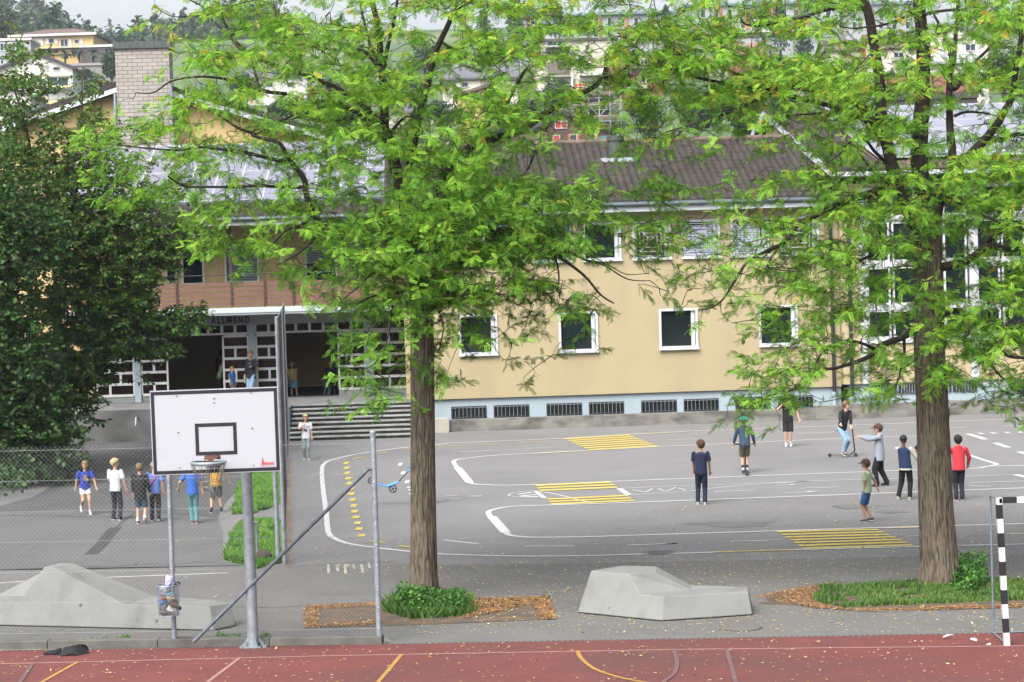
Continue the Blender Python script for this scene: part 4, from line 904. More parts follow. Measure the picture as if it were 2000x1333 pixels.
# ------------------------------------------------------------------ things lying on the track
def cloth_blob(name, px, py, rx, ry, h, mat, label, cat, seed=0, sleeve=True):
    c = G(px, py); m = MB(); nu, nv_ = 26, 9
    k = 0; m.ell((c.x, c.y, .02), (rx, ry, h), 26, 14)
    m.v = [tuple(Vector(v)+Vector(mnoise.noise_vector(Vector(v)*5+Vector((seed, 1, 2))))*.11*(1 if True else 0)+Vector(mnoise.noise_vector(Vector(v)*13))*.03) for v in m.v]
    m.v = [(x, y, max(.014, z)) for x, y, z in m.v]
    if sleeve:
        k0 = len(m.v); m.tube([(c.x-rx*.7, c.y, .04), (c.x-rx*1.25, c.y-.03, .035), (c.x-rx*1.75, c.y-.02, .025)], [.07, .045, .03], 8)
    o = m.build(name, mat, smooth=True); return tag(o, label, cat)
cloth_blob('jacket', 144, 1279, .25, .13, .11, M('jacket_black', (.010,.010,.014), .85, .4, 8), 'black jacket dropped in a heap on the red track', 'jacket', 4)
o = cloth_blob('carton', 1895, 1254, .05, .04, .04, M('carton', (.15,.2,.35), .5, .2, 12, col2=(.6,.6,.65)), 'crushed drinks carton lying on the red track left of the goal', 'carton', 8, False)
o = cloth_blob('paper_scrap', 1855, 1251, .08, .02, .02, M('foil', (.45,.42,.4), .4, .2, 12), 'flat strip of litter lying on the red track near the grass', 'litter', 12, False)
o = cloth_blob('tissue', 1924, 1261.5, .03, .02, .03, M('tissue', (.7,.68,.66), .9, .1, 12), 'small white tissue lying on the red track beside the goal post', 'tissue', 15, False)
c = G(318, 1163-.0, .40); m = MB(); m.ell((c.x, c.y+.1, zs2+.02), (.05, .03, .02), 8, 6); tag(m.build('dead_leaf', M('dead_leaf', (.10,.06,.04), .9)), 'brown curled leaf lying on the long concrete bench', 'leaf')
# ------------------------------------------------------------------ people
def ik(a, b, l1, l2, pole):
    """middle joint of a two-bone chain from a to b"""
    a = Vector(a); b = Vector(b); d = b-a; L = min(d.length, (l1+l2)*.995); dn = d.normalized(); b = a+dn*L
    x = (l1*l1-l2*l2+L*L)/(2*L); h = math.sqrt(max(0, l1*l1-x*x)); pole = Vector(pole); pn = (pole-dn*pole.dot(dn)).normalized(); return a+dn*x+pn*h, b
def remesh(o, vox, sm=2):
    r = o.modifiers.new('remesh', 'REMESH'); r.mode = 'VOXEL'; r.voxel_size = vox; r.use_smooth_shade = True
    if sm: s = o.modifiers.new('smooth', 'SMOOTH'); s.iterations = sm; s.factor = .5
def capsule(m, a, b, ra, rb, n=10):
    a = Vector(a); b = Vector(b); d = b-a; L = d.length
    if L < 1e-5: return
    t = d/L; m.tube([a-t*ra*.8, a-t*ra*.45, a, b, b+t*rb*.45, b+t*rb*.8], [ra*.35, ra*.85, ra, rb, rb*.85, rb*.35], n)
SKIN = M('skin', (.56,.33,.23), .6, .06, 12, spec=.3); SKIN_D = M('skin_dark', (.14,.075,.045), .6, .08, 12)
SK_M = M('skin_olive', (.42,.24,.15), .6, .06, 12)
CL = {}
def cloth(name, c, c2=None, scale=6): return M('cloth_'+name, c, .9, .10, scale, col2=c2, bump=.35, bscale=22)
def person(label, px, py, H, h, z=0., skin=SKIN, hair=(.20,.13,.06), hairlen=0, foot=None, hand=None, lean=(0, 0), shirt=None, sleeve='short', pants=None, plen='long', shoe=(.6,.6,.62),
           head_yaw=0, head_tilt=0, hat=None, hood=False, sleevemat=None, sole=None, sit=False, loose=1.07, pos=None, strap=None, backpack=None, print_=None, sock=None, hemz=None, skirt=False, ground=None, cat='person', armpole=None, kneepole=None, hemmat=None):
    p0 = pos if pos is not None else G(px, py, z); t = thing('person', label, cat, (p0.x, p0.y, z), math.radians(h+180)); S_ = H
    V3 = lambda x, y, z_: Vector((x*S_, y*S_, z_*S_))
    hipz = .515 if not sit else sit
    foot = foot or [(-.055, 0, .04), (.055, 0, .04)]; hand = hand or [(-.14, .03, .44), (.14, .03, .44)]
    lx, ly = lean; top = Vector((lx, ly, 0))
    pel = V3(0, 0, hipz); waist = V3(lx*.35, ly*.35, hipz+.09); chest = V3(lx*.75, ly*.75, hipz+.215); neck = V3(lx, ly, hipz+.305); headc = V3(lx*1.12, ly*1.12+.012, hipz+.405)
    sh = [V3(lx*.92-.106, ly*.92, hipz+.280), V3(lx*.92+.106, ly*.92, hipz+.280)]; hip = [V3(-.048, 0, hipz-.01), V3(.048, 0, hipz-.01)]
    kn, an, el, wr = [], [], [], []
    for i in (0, 1):
        kp = (0, 1, 0.1) if not kneepole else kneepole[i]
        k, a = ik(hip[i], V3(*foot[i]), .245*S_, .235*S_, kp); kn.append(k); an.append(a)
        ap = ((-.5 if i == 0 else .5), -1, -.2) if not armpole else armpole[i]
        e, w_ = ik(sh[i], V3(*hand[i]), .155*S_, .135*S_, ap); el.append(e); wr.append(w_)
    f = S_
    # --- body: one continuous skin surface
    b = MB(); X, Y_ = (1, 0, 0), (0, 1, 0)
    b.loft([(pel-V3(0,0,.045), .050*f, .045*f, X, Y_), (pel, .082*f, .055*f, X, Y_), (waist, .070*f, .048*f, X, Y_), (chest-V3(0,0,.03), .080*f, .053*f, X, Y_), (chest+V3(0,0,.04), .086*f, .050*f, X, Y_), (neck-V3(0,0,.012), .045*f, .035*f, X, Y_)], 14)
    capsule(b, neck-V3(0,0,.03), headc-V3(0,.01,.02), .030*f, .027*f)
    hy = math.radians(head_yaw); Rh = Matrix.Rotation(-hy, 3, 'Z') @ Matrix.Rotation(math.radians(-head_tilt), 3, 'X')
    hd = lambda x, y, z_: headc+Rh @ V3(x, y, z_)
    b.ell(hd(0, -.004, .012), (.047*f, .058*f, .060*f), 16, 12, Rh); b.ell(hd(0, .014, -.024), (.036*f, .040*f, .040*f), 12, 10, Rh)
    capsule(b, hd(0, .056, .006), hd(0, .065, -.016), .005*f, .009*f, 8); b.ell(hd(0, .048, -.040), (.016*f, .010*f, .006*f), 8, 6, Rh)
    for s_ in (-1, 1): b.ell(hd(s_*.048, -.002, -.004), (.007*f, .012*f, .018*f), 8, 6, Rh)
    for i in (0, 1):
        capsule(b, sh[i], el[i], .027*f, .022*f); capsule(b, el[i], wr[i], .022*f, .0145*f)
        capsule(b, hip[i], kn[i], .045*f, .033*f); capsule(b, kn[i], an[i], .031*f, .020*f)
        ft_ = Vector((0, 1, 0)); capsule(b, an[i]-V3(0, .012, .008), an[i]+V3(0, .06, -.018), .018*f, .014*f)
        # hand: palm, four curled fingers, thumb from the side
        d = (wr[i]-el[i]).normalized(); side = d.cross(Vector((0, 0, 1)) if abs(d.z) < .9 else Vector((0, 1, 0))).normalized(); nn = side.cross(d)
        pm = wr[i]+d*.030*f; capsule(b, wr[i], pm, .0135*f, .016*f); b.loft([(wr[i]+d*.008*f, .012*f, .010*f, side, nn), (wr[i]+d*.05*f, .021*f, .009*f, side, nn)], 10)
        for k in range(4):
            o_ = (k-1.5)*.0105*f; ln = (.036, .042, .039, .030)[k]*f; p_ = wr[i]+d*.048*f+side*o_; q_ = p_+d*ln*.55; r_ = q_+(d*.55+nn*.8*(1 if i else -1)).normalized()*ln*.5
            b.tube([p_-d*.006, p_, q_, r_], [.0055*f*.9, .0055*f, .005*f, .004*f], 6)
        p_ = wr[i]+d*.018*f+side*.017*f*(1 if i else -1); q_ = p_+(side*(1 if i else -1)*.7+d*.8).normalized()*.028*f; b.tube([p_, q_, q_+d*.016*f], [.007*f, .0058*f, .0045*f], 6)
    bo = b.build('body', skin, t); remesh(bo, .0075, 1)
    e = MB()
    for s_ in (-1, 1): e.ell(hd(s_*.019, .051, .006), (.0065*f, .004*f, .0045*f), 8, 6, Rh)
    e.build('eyes', M('eye_dark', (.02,.015,.012), .3), t, smooth=True)
    e = MB(); e.ell(hd(0, .0565, -.040), (.012*f, .003*f, .0028*f), 8, 6, Rh); e.build('mouth', M('lip', (.40,.14,.12), .6), t, smooth=True)
    # --- hair / hat
    if not (hat and hat[0] == 'beanie'):
        m = MB(); nu, nv_ = 22, 14; c = hd(0, -.006, .016); rx, ry, rz = .053*f, .066*f, .066*f; keep = []
        for i in range(nv_+1):
            th = math.pi*i/nv_*(.80 if hairlen < 1 else .92)
            for j in range(nu):
                ph = 2*math.pi*j/nu; q = Vector((math.sin(th)*math.cos(ph), math.sin(th)*math.sin(ph), math.cos(th)))
                nz = 1+.09*mnoise.noise(q*6+Vector((px*.1, 0, 0)))+.05*mnoise.noise(q*14)
                low = max(0, -q.z); nar = 1-.25*low
                m.v.append(tuple(c+Rh @ Vector((q.x*rx*nz*nar, q.y*ry*nz*nar, q.z*rz*nz*(1.25 if hairlen and q.z < 0 else 1)))))
                keep.append((q.y > .30 and q.z < .30) or (q.y > -.15 and q.z < -.12 and hairlen < 1) or (q.y > .1 and q.z < .12))
        for i in range(nv_):
            for j in range(nu):
                q = (i*nu+j, (i+1)*nu+j, (i+1)*nu+(j+1) % nu, i*nu+(j+1) % nu)
                if sum(keep[k] for k in q) < 2: m.f.append(q)
        if hairlen >= 1: m.ell(hd(0, -.04, -.05), (.045*f, .03*f, .09*f), 12, 8, Rh)
        ho = m.build('hair', M('hair_%d_%d' % (int(hair[0]*100), int(hair[1]*100)), hair, .8, .35, 30, bump=.8, bscale=60, stretch=(1, 1, .3)), t, smooth=True)
        sm = ho.modifiers.new('thick', 'SOLIDIFY'); sm.thickness = -.012*f
    if hat:
        kind, c1 = hat[0], hat[1]; m = MB(); mm = M('hat_%d_%d_%d' % tuple(int(v*100) for v in c1), c1, .7, .1, 6)
        c = hd(0, -.006, .022); n_, r1 = 20, 8; rs = {'cap': (.060, .074, .062), 'beanie': (.059, .070, .070), 'helmet': (.068, .086, .074)}[kind]; cut = {'cap': .50, 'beanie': .55, 'helmet': .53}[kind]
        for i in range(r1+1):
            th = math.pi*cut*i/r1
            for j in range(n_):
                ph = 2*math.pi*j/n_; k_ = 1+(.06*math.sin(ph*3+math.pi/2) if kind == 'helmet' else 0)*(1 if 0 < i < r1 else .5); m.v.append(tuple(c+Rh @ Vector((math.sin(th)*math.cos(ph)*rs[0]*f*k_, math.sin(th)*math.sin(ph)*rs[1]*f*k_, math.cos(th)*rs[2]*f))))
        for i in range(r1):
            for j in range(n_): m.f.append((i*n_+j, (i+1)*n_+j, (i+1)*n_+(j+1) % n_, i*n_+(j+1) % n_))
        hto = m.build('helmet' if kind == 'helmet' else ('beanie' if kind == 'beanie' else 'cap'), mm, t, smooth=True); s2 = hto.modifiers.new('thick', 'SOLIDIFY'); s2.thickness = .006*f
        if kind == 'cap':
            m = MB(); pts = [(math.sin(a_)*.055, .045+math.cos(a_)*.072, .018-.006*abs(math.sin(a_))) for a_ in np.linspace(-1.25, 1.25, 9)]; k0 = len(m.v)
            m.v += [tuple(hd(*q)) for q in pts]+[tuple(hd(q[0]*.9, .03, q[2]+.01)) for q in pts]; m.f += [(i, i+1, 9+i+1, 9+i) for i in range(8)]
            bo_ = m.build('brim', mm, hto, smooth=True); s2 = bo_.modifiers.new('thick', 'SOLIDIFY'); s2.thickness = .006*f
        if kind == 'helmet':
            m = MB()
            for a_ in (-.5, -.17, .17, .5):
                pts = [hd(a_*.09, math.cos(th)*.088, .022+math.sin(th)*.077) for th in np.linspace(.5, 2.6, 9)]; m.tube(pts, .0065*f, 6)
            m.build('vents', M('helmet_dark', (.02,.05,.05), .5), hto)
    # --- trousers
    if pants:
        m = MB(); L = loose; pr = (.050*L, .040*L, .034*L)
        m.loft([(pel-V3(0,0,.075), .075*f, .052*f, X, Y_), (pel-V3(0,0,.02), .090*f, .063*f, X, Y_), (pel+V3(0,0,.05), .080*f, .056*f, X, Y_)], 14)
        for i in (0, 1):
            if plen == 'long': capsule(m, hip[i], kn[i], pr[0]*f, pr[1]*f); m.tube([kn[i], kn[i].lerp(an[i], .5), an[i]+V3(0, 0, -.004)], [pr[1]*f, pr[2]*f*.98, pr[2]*f], 10)
            else:
                q = hip[i].lerp(kn[i], .92 if plen == 'knee' else .55); m.tube([hip[i], hip[i].lerp(q, .5), q], [.052*f, .050*f*L, .048*f*L], 12)
            m.ell(hip[i], (.05*f, .052*f, .055*f), 10, 8)
        po = m.build('trousers' if plen == 'long' else 'shorts', pants, t); remesh(po, .010, 2)
    if skirt:
        m = MB(); m.loft([(pel+V3(0,0,.04), .08*f, .06*f, X, Y_), ((kn[0]+kn[1])/2+V3(0,0,.02), .11*f, .07*f, X, Y_), ((an[0]+an[1])/2+V3(0,0,.12), .10*f, .08*f, X, Y_)], 14); so_ = m.build('skirt', skirt, t); remesh(so_, .012, 2)
    # --- top
    if shirt:
        m = MB(); L = loose; hz = hemz if hemz is not None else -.045; nsh = lx*.0
        m.loft([(pel+V3(0, 0, hz), .094*f*L, .070*f*L, X, Y_), (waist, .086*f*L, .063*f*L, X, Y_), (chest-V3(0,0,.02), .099*f, .067*f, X, Y_), (chest+V3(0,0,.05), .106*f, .062*f, X, Y_), (neck-V3(0,0,.018), .055*f, .045*f, X, Y_), (neck-V3(0,0,.004), .034*f, .032*f, X, Y_)], 16)
        sl = MB() if sleevemat else m
        for i in (0, 1):
            m.ell(sh[i], (.034*f, .034*f, .034*f), 10, 8)
            if sleeve == 'short': q = sh[i].lerp(el[i], .78); sl.tube([sh[i], sh[i].lerp(q, .5), q], [.034*f, .038*f, .040*f*L], 10)
            elif sleeve == 'long': capsule(sl, sh[i], el[i], .035*f*L, .030*f*L); sl.tube([el[i], el[i].lerp(wr[i], .5), wr[i]], [.030*f*L, .026*f*L, .021*f*L], 10)
        if hood:
            hn = neck+V3(0, -.035, -.005); m.ell(hn, (.060*f, .032*f, .040*f), 12, 8); m.ell(hn+V3(0, -.012, -.03), (.05*f, .02*f, .05*f), 12, 8); m.tube([neck+V3(-.045, .0, -.005), neck+V3(-.05, -.03, .01), neck+V3(0, -.05, .012), neck+V3(.05, -.03, .01), neck+V3(.045, 0, -.005)], .018*f, 8)
        so_ = m.build('jacket' if sleeve == 'long' else 'shirt', shirt, t); remesh(so_, .009, 2)
        if sleevemat: s2 = sl.build('sleeves', sleevemat, t); remesh(s2, .009, 2)
        if hemmat:
            m = MB(); m.loft([(pel+V3(0, 0, hz-.012), .095*f*L, .071*f*L, X, Y_), (pel+V3(0, 0, hz+.018), .096*f*L, .072*f*L, X, Y_)], 18); m.build('hem', hemmat, t, smooth=True)
    # --- shoes
    for i in (0, 1):
        a = an[i]; k = kn[i]; dr_ = V3(0, 1, 0); shin = (a-k).normalized(); fw = (Vector((0, 1, 0))-shin*shin.y); fw = fw.normalized() if foot[i][2] > .07 else Vector((0, 1, 0))
        dn = shin if foot[i][2] > .07 else Vector((0, 0, -1)); sc = a+dn*.006*f
        m = MB(); m.loft([(sc-fw*.03*f+dn*.0*f, .021*f, .020*f, (1, 0, 0), dn), (sc-fw*.005*f, .024*f, .030*f, (1, 0, 0), dn), (sc+fw*.045*f+dn*.010*f, .025*f, .021*f, (1, 0, 0), dn), (sc+fw*.085*f+dn*.016*f, .021*f, .014*f, (1, 0, 0), dn), (sc+fw*.100*f+dn*.020*f, .012*f, .008*f, (1, 0, 0), dn)], 12)
        scol = shoe if not isinstance(shoe[0], tuple) else shoe[i]
        sh_o = m.build('shoe', M('shoe_%d_%d_%d' % tuple(int(v*100) for v in scol), scol, .6, .15, 12), t); s3 = sh_o.modifiers.new('sub', 'SUBSURF'); s3.levels = s3.render_levels = 1
        m = MB(); m.loft([(sc-fw*.034*f+dn*.028*f, .020*f, .006*f, (1, 0, 0), dn), (sc+fw*.03*f+dn*.030*f, .026*f, .007*f, (1, 0, 0), dn), (sc+fw*.09*f+dn*.030*f, .021*f, .006*f, (1, 0, 0), dn), (sc+fw*.104*f+dn*.028*f, .010*f, .004*f, (1, 0, 0), dn)], 10)
        m.build('sole', M('sole_%d_%d_%d' % tuple(int(v*100) for v in (sole or (.6, .6, .6))), sole or (.6, .6, .6), .7), sh_o)
        if sock: m = MB(); m.tube([a, a.lerp(k, .26)], [.025*f, .027*f], 10); m.build('sock', M('sock_%d' % int(sock[0]*100), sock, .9), t)
    if strap:
        m = MB(); pts = [neck+V3(.05, -.035, -.02), chest+V3(.02, -.068, .0), waist+V3(-.05, -.069, .03), waist+V3(-.088, -.03, -.01)]; m.tube(pts, .014*f, 6); m.build('strap', strap, t)
    if backpack:
        m = MB(); c = chest+V3(.03, -.10, -.02); m.box(c.x-.085*f, c.x+.085*f, c.y-.055*f, c.y+.03*f, c.z-.12*f, c.z+.08*f); m.build('backpack', backpack, t, bevel=.03)
    if print_:
        m = MB(); c = chest+V3(.0, .0, -.04); r_ = random.Random(int(px)); 
        for i in range(10): x = r_.uniform(-.035, .035)*f; z_ = r_.uniform(-.06, .05)*f; yy = .0655*f*(1-(x/(.1*f))**2)**.5+.004; w_ = r_.uniform(.008, .02)*f; m.box(c.x+x-w_, c.x+x+w_, c.y+yy-.003, c.y+yy+.002, c.z+z_-w_, c.z+z_+w_)
        m.build('print', print_, t)
    return t, dict(neck=neck, chest=chest, wr=wr, an=an, hd=hd)
black_c = cloth('black', (.010,.011,.014)); navy_c = cloth('navy', (.012,.02,.055)); navyp = cloth('navy_trousers', (.014,.022,.05)); jean = cloth('light_jeans', (.20,.32,.50), (.33,.46,.62), 9)
denim = cloth('denim', (.03,.075,.17), (.06,.13,.27)); grey_c = cloth('grey_marl', (.27,.31,.37)); white_c = cloth('white', (.66,.68,.74)); red_c = cloth('red', (.62,.045,.065)); sage = cloth('sage', (.33,.42,.27)); khaki = cloth('khaki', (.15,.15,.095)); blue_c = cloth('blue', (.03,.12,.48)); roy = cloth('royal', (.02,.05,.36)); teal = cloth('teal', (.10,.24,.27)); ylw = cloth('orange_yellow', (.66,.34,.03)); peri = cloth('periwinkle', (.13,.22,.62)); spk = cloth('white_speckled', (.68,.69,.75), (.50,.50,.58), 26)
gshort = cloth('grey_shorts', (.14,.145,.17)); dgrey = cloth('dark_denim', (.05,.09,.14))
# left yard group
person('boy in a blue football shirt and white shorts running towards the camera at the left', 168, 1006, 1.30, 20, skin=SKIN, hair=(.26,.17,.08), foot=[(-.07, .06, .045), (.06, -.13, .15)], hand=[(-.19, .12, .50), (.17, -.05, .49)], lean=(0, .05), shirt=roy, pants=white_c, plen='short', shoe=(.65,.65,.7), sock=(.7,.7,.72), head_yaw=25, armpole=[(-1, -.6, 0), (1, -.6, 0)], print_=M('print_gold', (.4,.3,.12), .8))
person('fair haired boy in a speckled white t-shirt and dark trousers, seen from behind', 228, 1016, 1.44, 165, hair=(.46,.36,.20), foot=[(-.07, .02, .04), (.07, -.03, .04)], hand=[(-.07, .12, .56), (.16, .04, .50)], shirt=spk, pants=cloth('charcoal', (.02,.022,.03)), shoe=(.02,.02,.03), sole=(.6,.6,.62), head_yaw=55)
person('brown haired child in a long black top and denim shorts, seen from behind', 276, 1023, 1.38, 178, hair=(.17,.11,.06), foot=[(-.06, .0, .04), (.08, -.10, .09)], hand=[(-.13, .08, .50), (.14, .07, .50)], shirt=black_c, loose=1.15, sleeve='long', hemz=-.11, pants=dgrey, plen='knee', shoe=(.35,.04,.04), sole=(.6,.6,.6), sock=(.6,.6,.62))
person('boy in a periwinkle t-shirt with a red strap across his back and black jeans', 304, 1019, 1.38, 185, hair=(.30,.22,.12), foot=[(-.06, .04, .04), (.06, -.10, .07)], hand=[(-.10, .12, .54), (.15, .03, .46)], shirt=peri, pants=cloth('charcoal', (.02,.022,.03)), shoe=(.02,.02,.025), head_yaw=-40, strap=M('strap_red', (.5,.03,.05), .7))
person('boy in a bright blue t-shirt and teal trousers walking away below the backboard', 378, 1023, 1.42, 185, hair=(.1,.07,.04), foot=[(-.02, .02, .04), (.05, -.02, .04)], hand=[(-.22, .05, .57), (.17, .02, .44)], shirt=blue_c, pants=teal, shoe=(.35,.04,.05), loose=1.05)
person('child in an orange yellow t-shirt and grey shorts striding below the backboard', 424, 1003, 1.38, 200, hair=(.2,.13,.07), foot=[(-.10, -.02, .05), (.09, .05, .045)], hand=[(-.26, .10, .62), (.24, .05, .52)], shirt=ylw, pants=gshort, plen='knee', shoe=(.015,.015,.02), sock=(.02,.02,.025), loose=1.08)
person('small fair haired boy in white t-shirt with dark print, hand to his mouth', 599, 899, 1.40, 5, hair=(.50,.38,.20), foot=[(-.05, .03, .04), (.05, -.04, .04)], hand=[(-.13, .02, .44), (.03, .12, .78)], shirt=white_c, pants=cloth('pale_grey', (.27,.33,.34), (.16,.20,.2)), shoe=(.55,.52,.5), print_=M('print_black', (.03,.04,.08), .8), armpole=[(-.5, -1, 0), (1, .3, -1)])
# right yard group
person('boy in a navy t-shirt and navy trousers with white shoes, seen from behind', 1371, 986, 1.50, 170, hair=(.075,.04,.02), skin=SK_M, foot=[(-.065, .02, .04), (.05, -.02, .04)], hand=[(-.12, .12, .52), (.13, .08, .50)], shirt=navy_c, pants=navyp, shoe=(.62,.62,.64), head_yaw=-45)
_t14 = person('boy in a green helmet, blue hooded jacket and khaki shorts standing on a scooter', 1456, 925, 1.52, 178, z=0.0, hair=(.4,.25,.1), foot=[(-.04, .0, .085), (.035, .03, .085)], hand=[(-.20, .12, .47), (.19, .12, .48)], shirt=cloth('slate_blue', (.035,.06,.11)), sleeve='long', hood=True, loose=1.08, pants=khaki, plen='knee', hat=('helmet', (.03,.42,.30)), shoe=(.62,.64,.66), sock=(.015,.015,.015), head_yaw=-20, lean=(.0, .03))
person('boy in black t-shirt, black shorts and white trainers, head hidden by leaves', 1540, 873, 1.62, 350, hair=(.1,.07,.04), foot=[(-.05, 0, .04), (.04, .02, .04)], hand=[(-.21, .04, .53), (.09, .10, .80)], shirt=black_c, pants=black_c, plen='knee', loose=1.1, shoe=(.66,.66,.74), sock=(.65,.65,.68), sole=(.05,.1,.4), armpole=[(-1, -1, 0), (1, 0, -1)])
_p16 = G(1645, 893)
_t16 = person('boy in a black hoodie, glasses and light blue jeans leaning on a black scooter', 1645, 893, 1.60, 35, z=.0, hair=(.17,.11,.07), foot=[(-.05, .0, .095), (.03, .06, .095)], hand=[(-.04, .20, .56), (.23, .22, .60)], lean=(-.07, .04), shirt=black_c, sleeve='long', hood=True, loose=1.1, pants=jean, shoe=(.012,.012,.016), head_yaw=-25, armpole=[(-1, -.4, -.2), (1, -.4, .2)])
t, q = _t16; m = MB(); hd = q['hd']
for s_ in (-1, 1): m.torus(hd(s_*.02, .062, .006), .014*1.6, .0025*1.6, (0, 1, .0), n=14, m=5)
m.beam(hd(-.006, .062, .006), hd(.006, .062, .006), .004, .004); m.build('glasses', M('glasses_red', (.25,.03,.03), .4), t)
person('boy in a grey hooded top and maroon cap pointing to the left', 1719, 950, 1.53, 255, hair=(.06,.04,.03), foot=[(-.06, .04, .04), (.09, -.11, .05)], hand=[(-.10, .28, .80), (.05, .34, .80)], shirt=grey_c, sleeve='long', hood=True, loose=1.28, hemz=-.10, pants=black_c, shoe=(.012,.012,.014), sole=(.03,.03,.03), hat=('cap', (.17,.012,.045)), armpole=[(0, 0, -1), (0, 0, -1)])
person('boy in a navy varsity jacket with cream sleeves and dark trousers stepping towards the tree', 1770, 976, 1.48, 150, skin=SKIN_D, hair=(.01,.01,.01), foot=[(-.12, -.02, .045), (.05, .02, .04)], hand=[(-.10, .14, .50), (.24, .16, .50)], shirt=cloth('varsity_navy', (.014,.028,.085)), sleevemat=cloth('cream', (.50,.50,.46)), sleeve='long', loose=1.12, pants=black_c, hat=('beanie', (.010,.012,.014)), shoe=(.55,.62,.5), sole=(.6,.6,.58), hemmat=cloth('cream', (.50,.50,.46)), lean=(-.03, .02))
person('small boy in sage t-shirt, blue shorts and black cap walking left', 1695, 1020, 1.33, 240, skin=SK_M, hair=(.05,.03,.02), foot=[(-.03, .02, .04), (.03, -.06, .06)], hand=[(-.07, .02, .43), (.17, -.14, .47)], shirt=sage, pants=cloth('mid_blue', (.022,.075,.21), (.05,.13,.3)), plen='knee', hat=('cap', (.012,.014,.02)), shoe=(.03,.05,.07), lean=(-.01, 0))
person('boy in a bright red hooded top and dark trousers, right of the big trunk', 1874, 978, 1.49, 178, hair=(.02,.016,.014), foot=[(-.045, .0, .04), (.045, .0, .04)], hand=[(-.12, .13, .56), (.16, .10, .54)], shirt=red_c, sleeve='long', hood=True, loose=1.10, pants=cloth('dark_sweat', (.022,.024,.034)), shoe=(.012,.012,.014), sole=(.5,.5,.5), armpole=[(-1, -.3, -.3), (1, -.3, -.3)])
person('person in a black t-shirt almost hidden behind the right hand trunk', 1814, 966, 1.52, 150, foot=[(-.05, 0, .04), (.05, 0, .04)], hand=[(-.19, .05, .55), (.12, .10, .55)], shirt=black_c, pants=black_c, shoe=(.02,.02,.02), armpole=[(-1, -.6, 0), (1, -.6, 0)], hair=(.05,.03,.02))
_t12 = person('child in bright blue top lifting a scooter, mostly hidden behind the left trunk', 838, 985, 1.42, 265, foot=[(-.06, 0, .04), (.06, -.05, .04)], hand=[(-.05, .20, .60), (.06, .22, .62)], shirt=blue_c, sleeve='long', loose=1.2, hemz=-.06, pants=black_c, shoe=(.02,.02,.02), hair=(.2,.13,.06), lean=(0, .04))
# on the landing and in the hall
yl = 76.4
def onland(px, Y): p = P(px, 700, Y); return Vector((p.x, p.y, ZL))
_t8 = person('tall young man in open dark jacket and light jeans with an orange backpack', 489, 770, 1.83, -35, z=ZL, pos=onland(490, yl), hair=(.28,.16,.07), foot=[(-.05, .02, .04), (.05, -.02, .04)], hand=[(-.10, .09, .68), (.13, .06, .45)], shirt=cloth('dark_jacket', (.014,.018,.032)), sleeve='long', loose=1.15, hemz=-.09, pants=jean, shoe=(.3,.3,.3), backpack=M('backpack_orange', (.62,.26,.02), .7), head_yaw=-10, armpole=[(-1, .3, -.6), (.6, -1, 0)])
t, q = _t8; m = MB(); c = q['chest']; m.loft([(c+Vector((-.01, .085, -.36)), .055, .035, (1, 0, 0), (0, 1, 0)), (c+Vector((-.01, .085, .02)), .06, .035, (1, 0, 0), (0, 1, 0)), (c+Vector((0, .05, .14)), .06, .03, (1, 0, 0), (0, 1, 0))], 12); m.build('top', cloth('pale_pink', (.50,.40,.46)), t)
q_ = q['wr'][1]; o = MB().ell((0, 0, 0), (.05, .05, .15), 10, 8).build('bag', M('bag_pattern', (.5,.6,.45), .7, .3, 14, col2=(.03,.05,.06)), smooth=True)
wpt = Vector((t.location.x, t.location.y, t.location.z))+Matrix.Rotation(t.rotation_euler.z, 3, 'Z') @ (q_+Vector((0, .02, -.20))); o.location = wpt; tag(o, 'small black and pale green bag held by the young man on the landing', 'bag')
person('little boy in blue waistcoat and grey trousers beside the young man', 452, 770, 1.24, 60, z=ZL, pos=onland(452, yl+.1), hair=(.34,.24,.12), shirt=cloth('blue_vest', (.03,.14,.42)), pants=gshort, shoe=(.3,.3,.3), foot=[(-.05, 0, .04), (.05, 0, .04)])
hx = 78.6
bn = thing('hall_bench', 'dark wooden bench inside the entrance hall under the seated woman', 'bench', (P(585, 700, hx+.2).x, hx+.25, ZL)); m = MB(); m.box(-1.2, 1.4, -.2, .2, .38, .43); m.build('seat', M('bench_wood', (.04,.03,.025), .7), bn)
for x in (-1.1, 1.3): m = MB(); m.box(x-.03, x+.03, -.18, .18, .01, .38); m.build('leg', M('bench_wood', (.04,.03,.025), .7), bn)
person('seated woman in a pale yellow top and light blue skirt inside the open hall door', 568, 770, 1.66, 15, z=ZL+.01, pos=Vector((P(568, 700, hx).x, hx+.25, ZL)), hair=(.05,.03,.02), hairlen=1, sit=.30, foot=[(-.06, .24, .04), (.06, .20, .04)], hand=[(-.05, .20, .36), (.06, .20, .37)], shirt=cloth('pale_yellow', (.50,.42,.20)), sleeve='long', skirt=cloth('light_blue', (.13,.33,.48)), shoe=(.3,.3,.3))
person('second seated person in a dark blue top inside the hall, behind the hanging branch', 650, 770, 1.66, -20, z=ZL+.01, pos=Vector((P(645, 700, hx).x, hx+.25, ZL)), hair=(.12,.06,.03), sit=.30, foot=[(-.06, .24, .04), (.06, .22, .04)], hand=[(-.05, .18, .38), (.06, .18, .38)], shirt=navy_c, sleeve='long', pants=dgrey, shoe=(.3,.1,.2))
person('bending person in a green and white jacket in the dark doorway', 425, 770, 1.55, 95, z=ZL+.01, pos=Vector((P(427, 700, 78.2).x, 78.2, ZL)), hair=(.04,.03,.02), lean=(0, .10), foot=[(-.06, 0, .04), (.06, -.04, .04)], hand=[(-.10, .22, .50), (.12, .2, .50)], shirt=cloth('green_jacket', (.10,.28,.03), (.5,.52,.5), 2.2), sleeve='long', loose=1.1, pants=black_c, shoe=(.1,.1,.1))
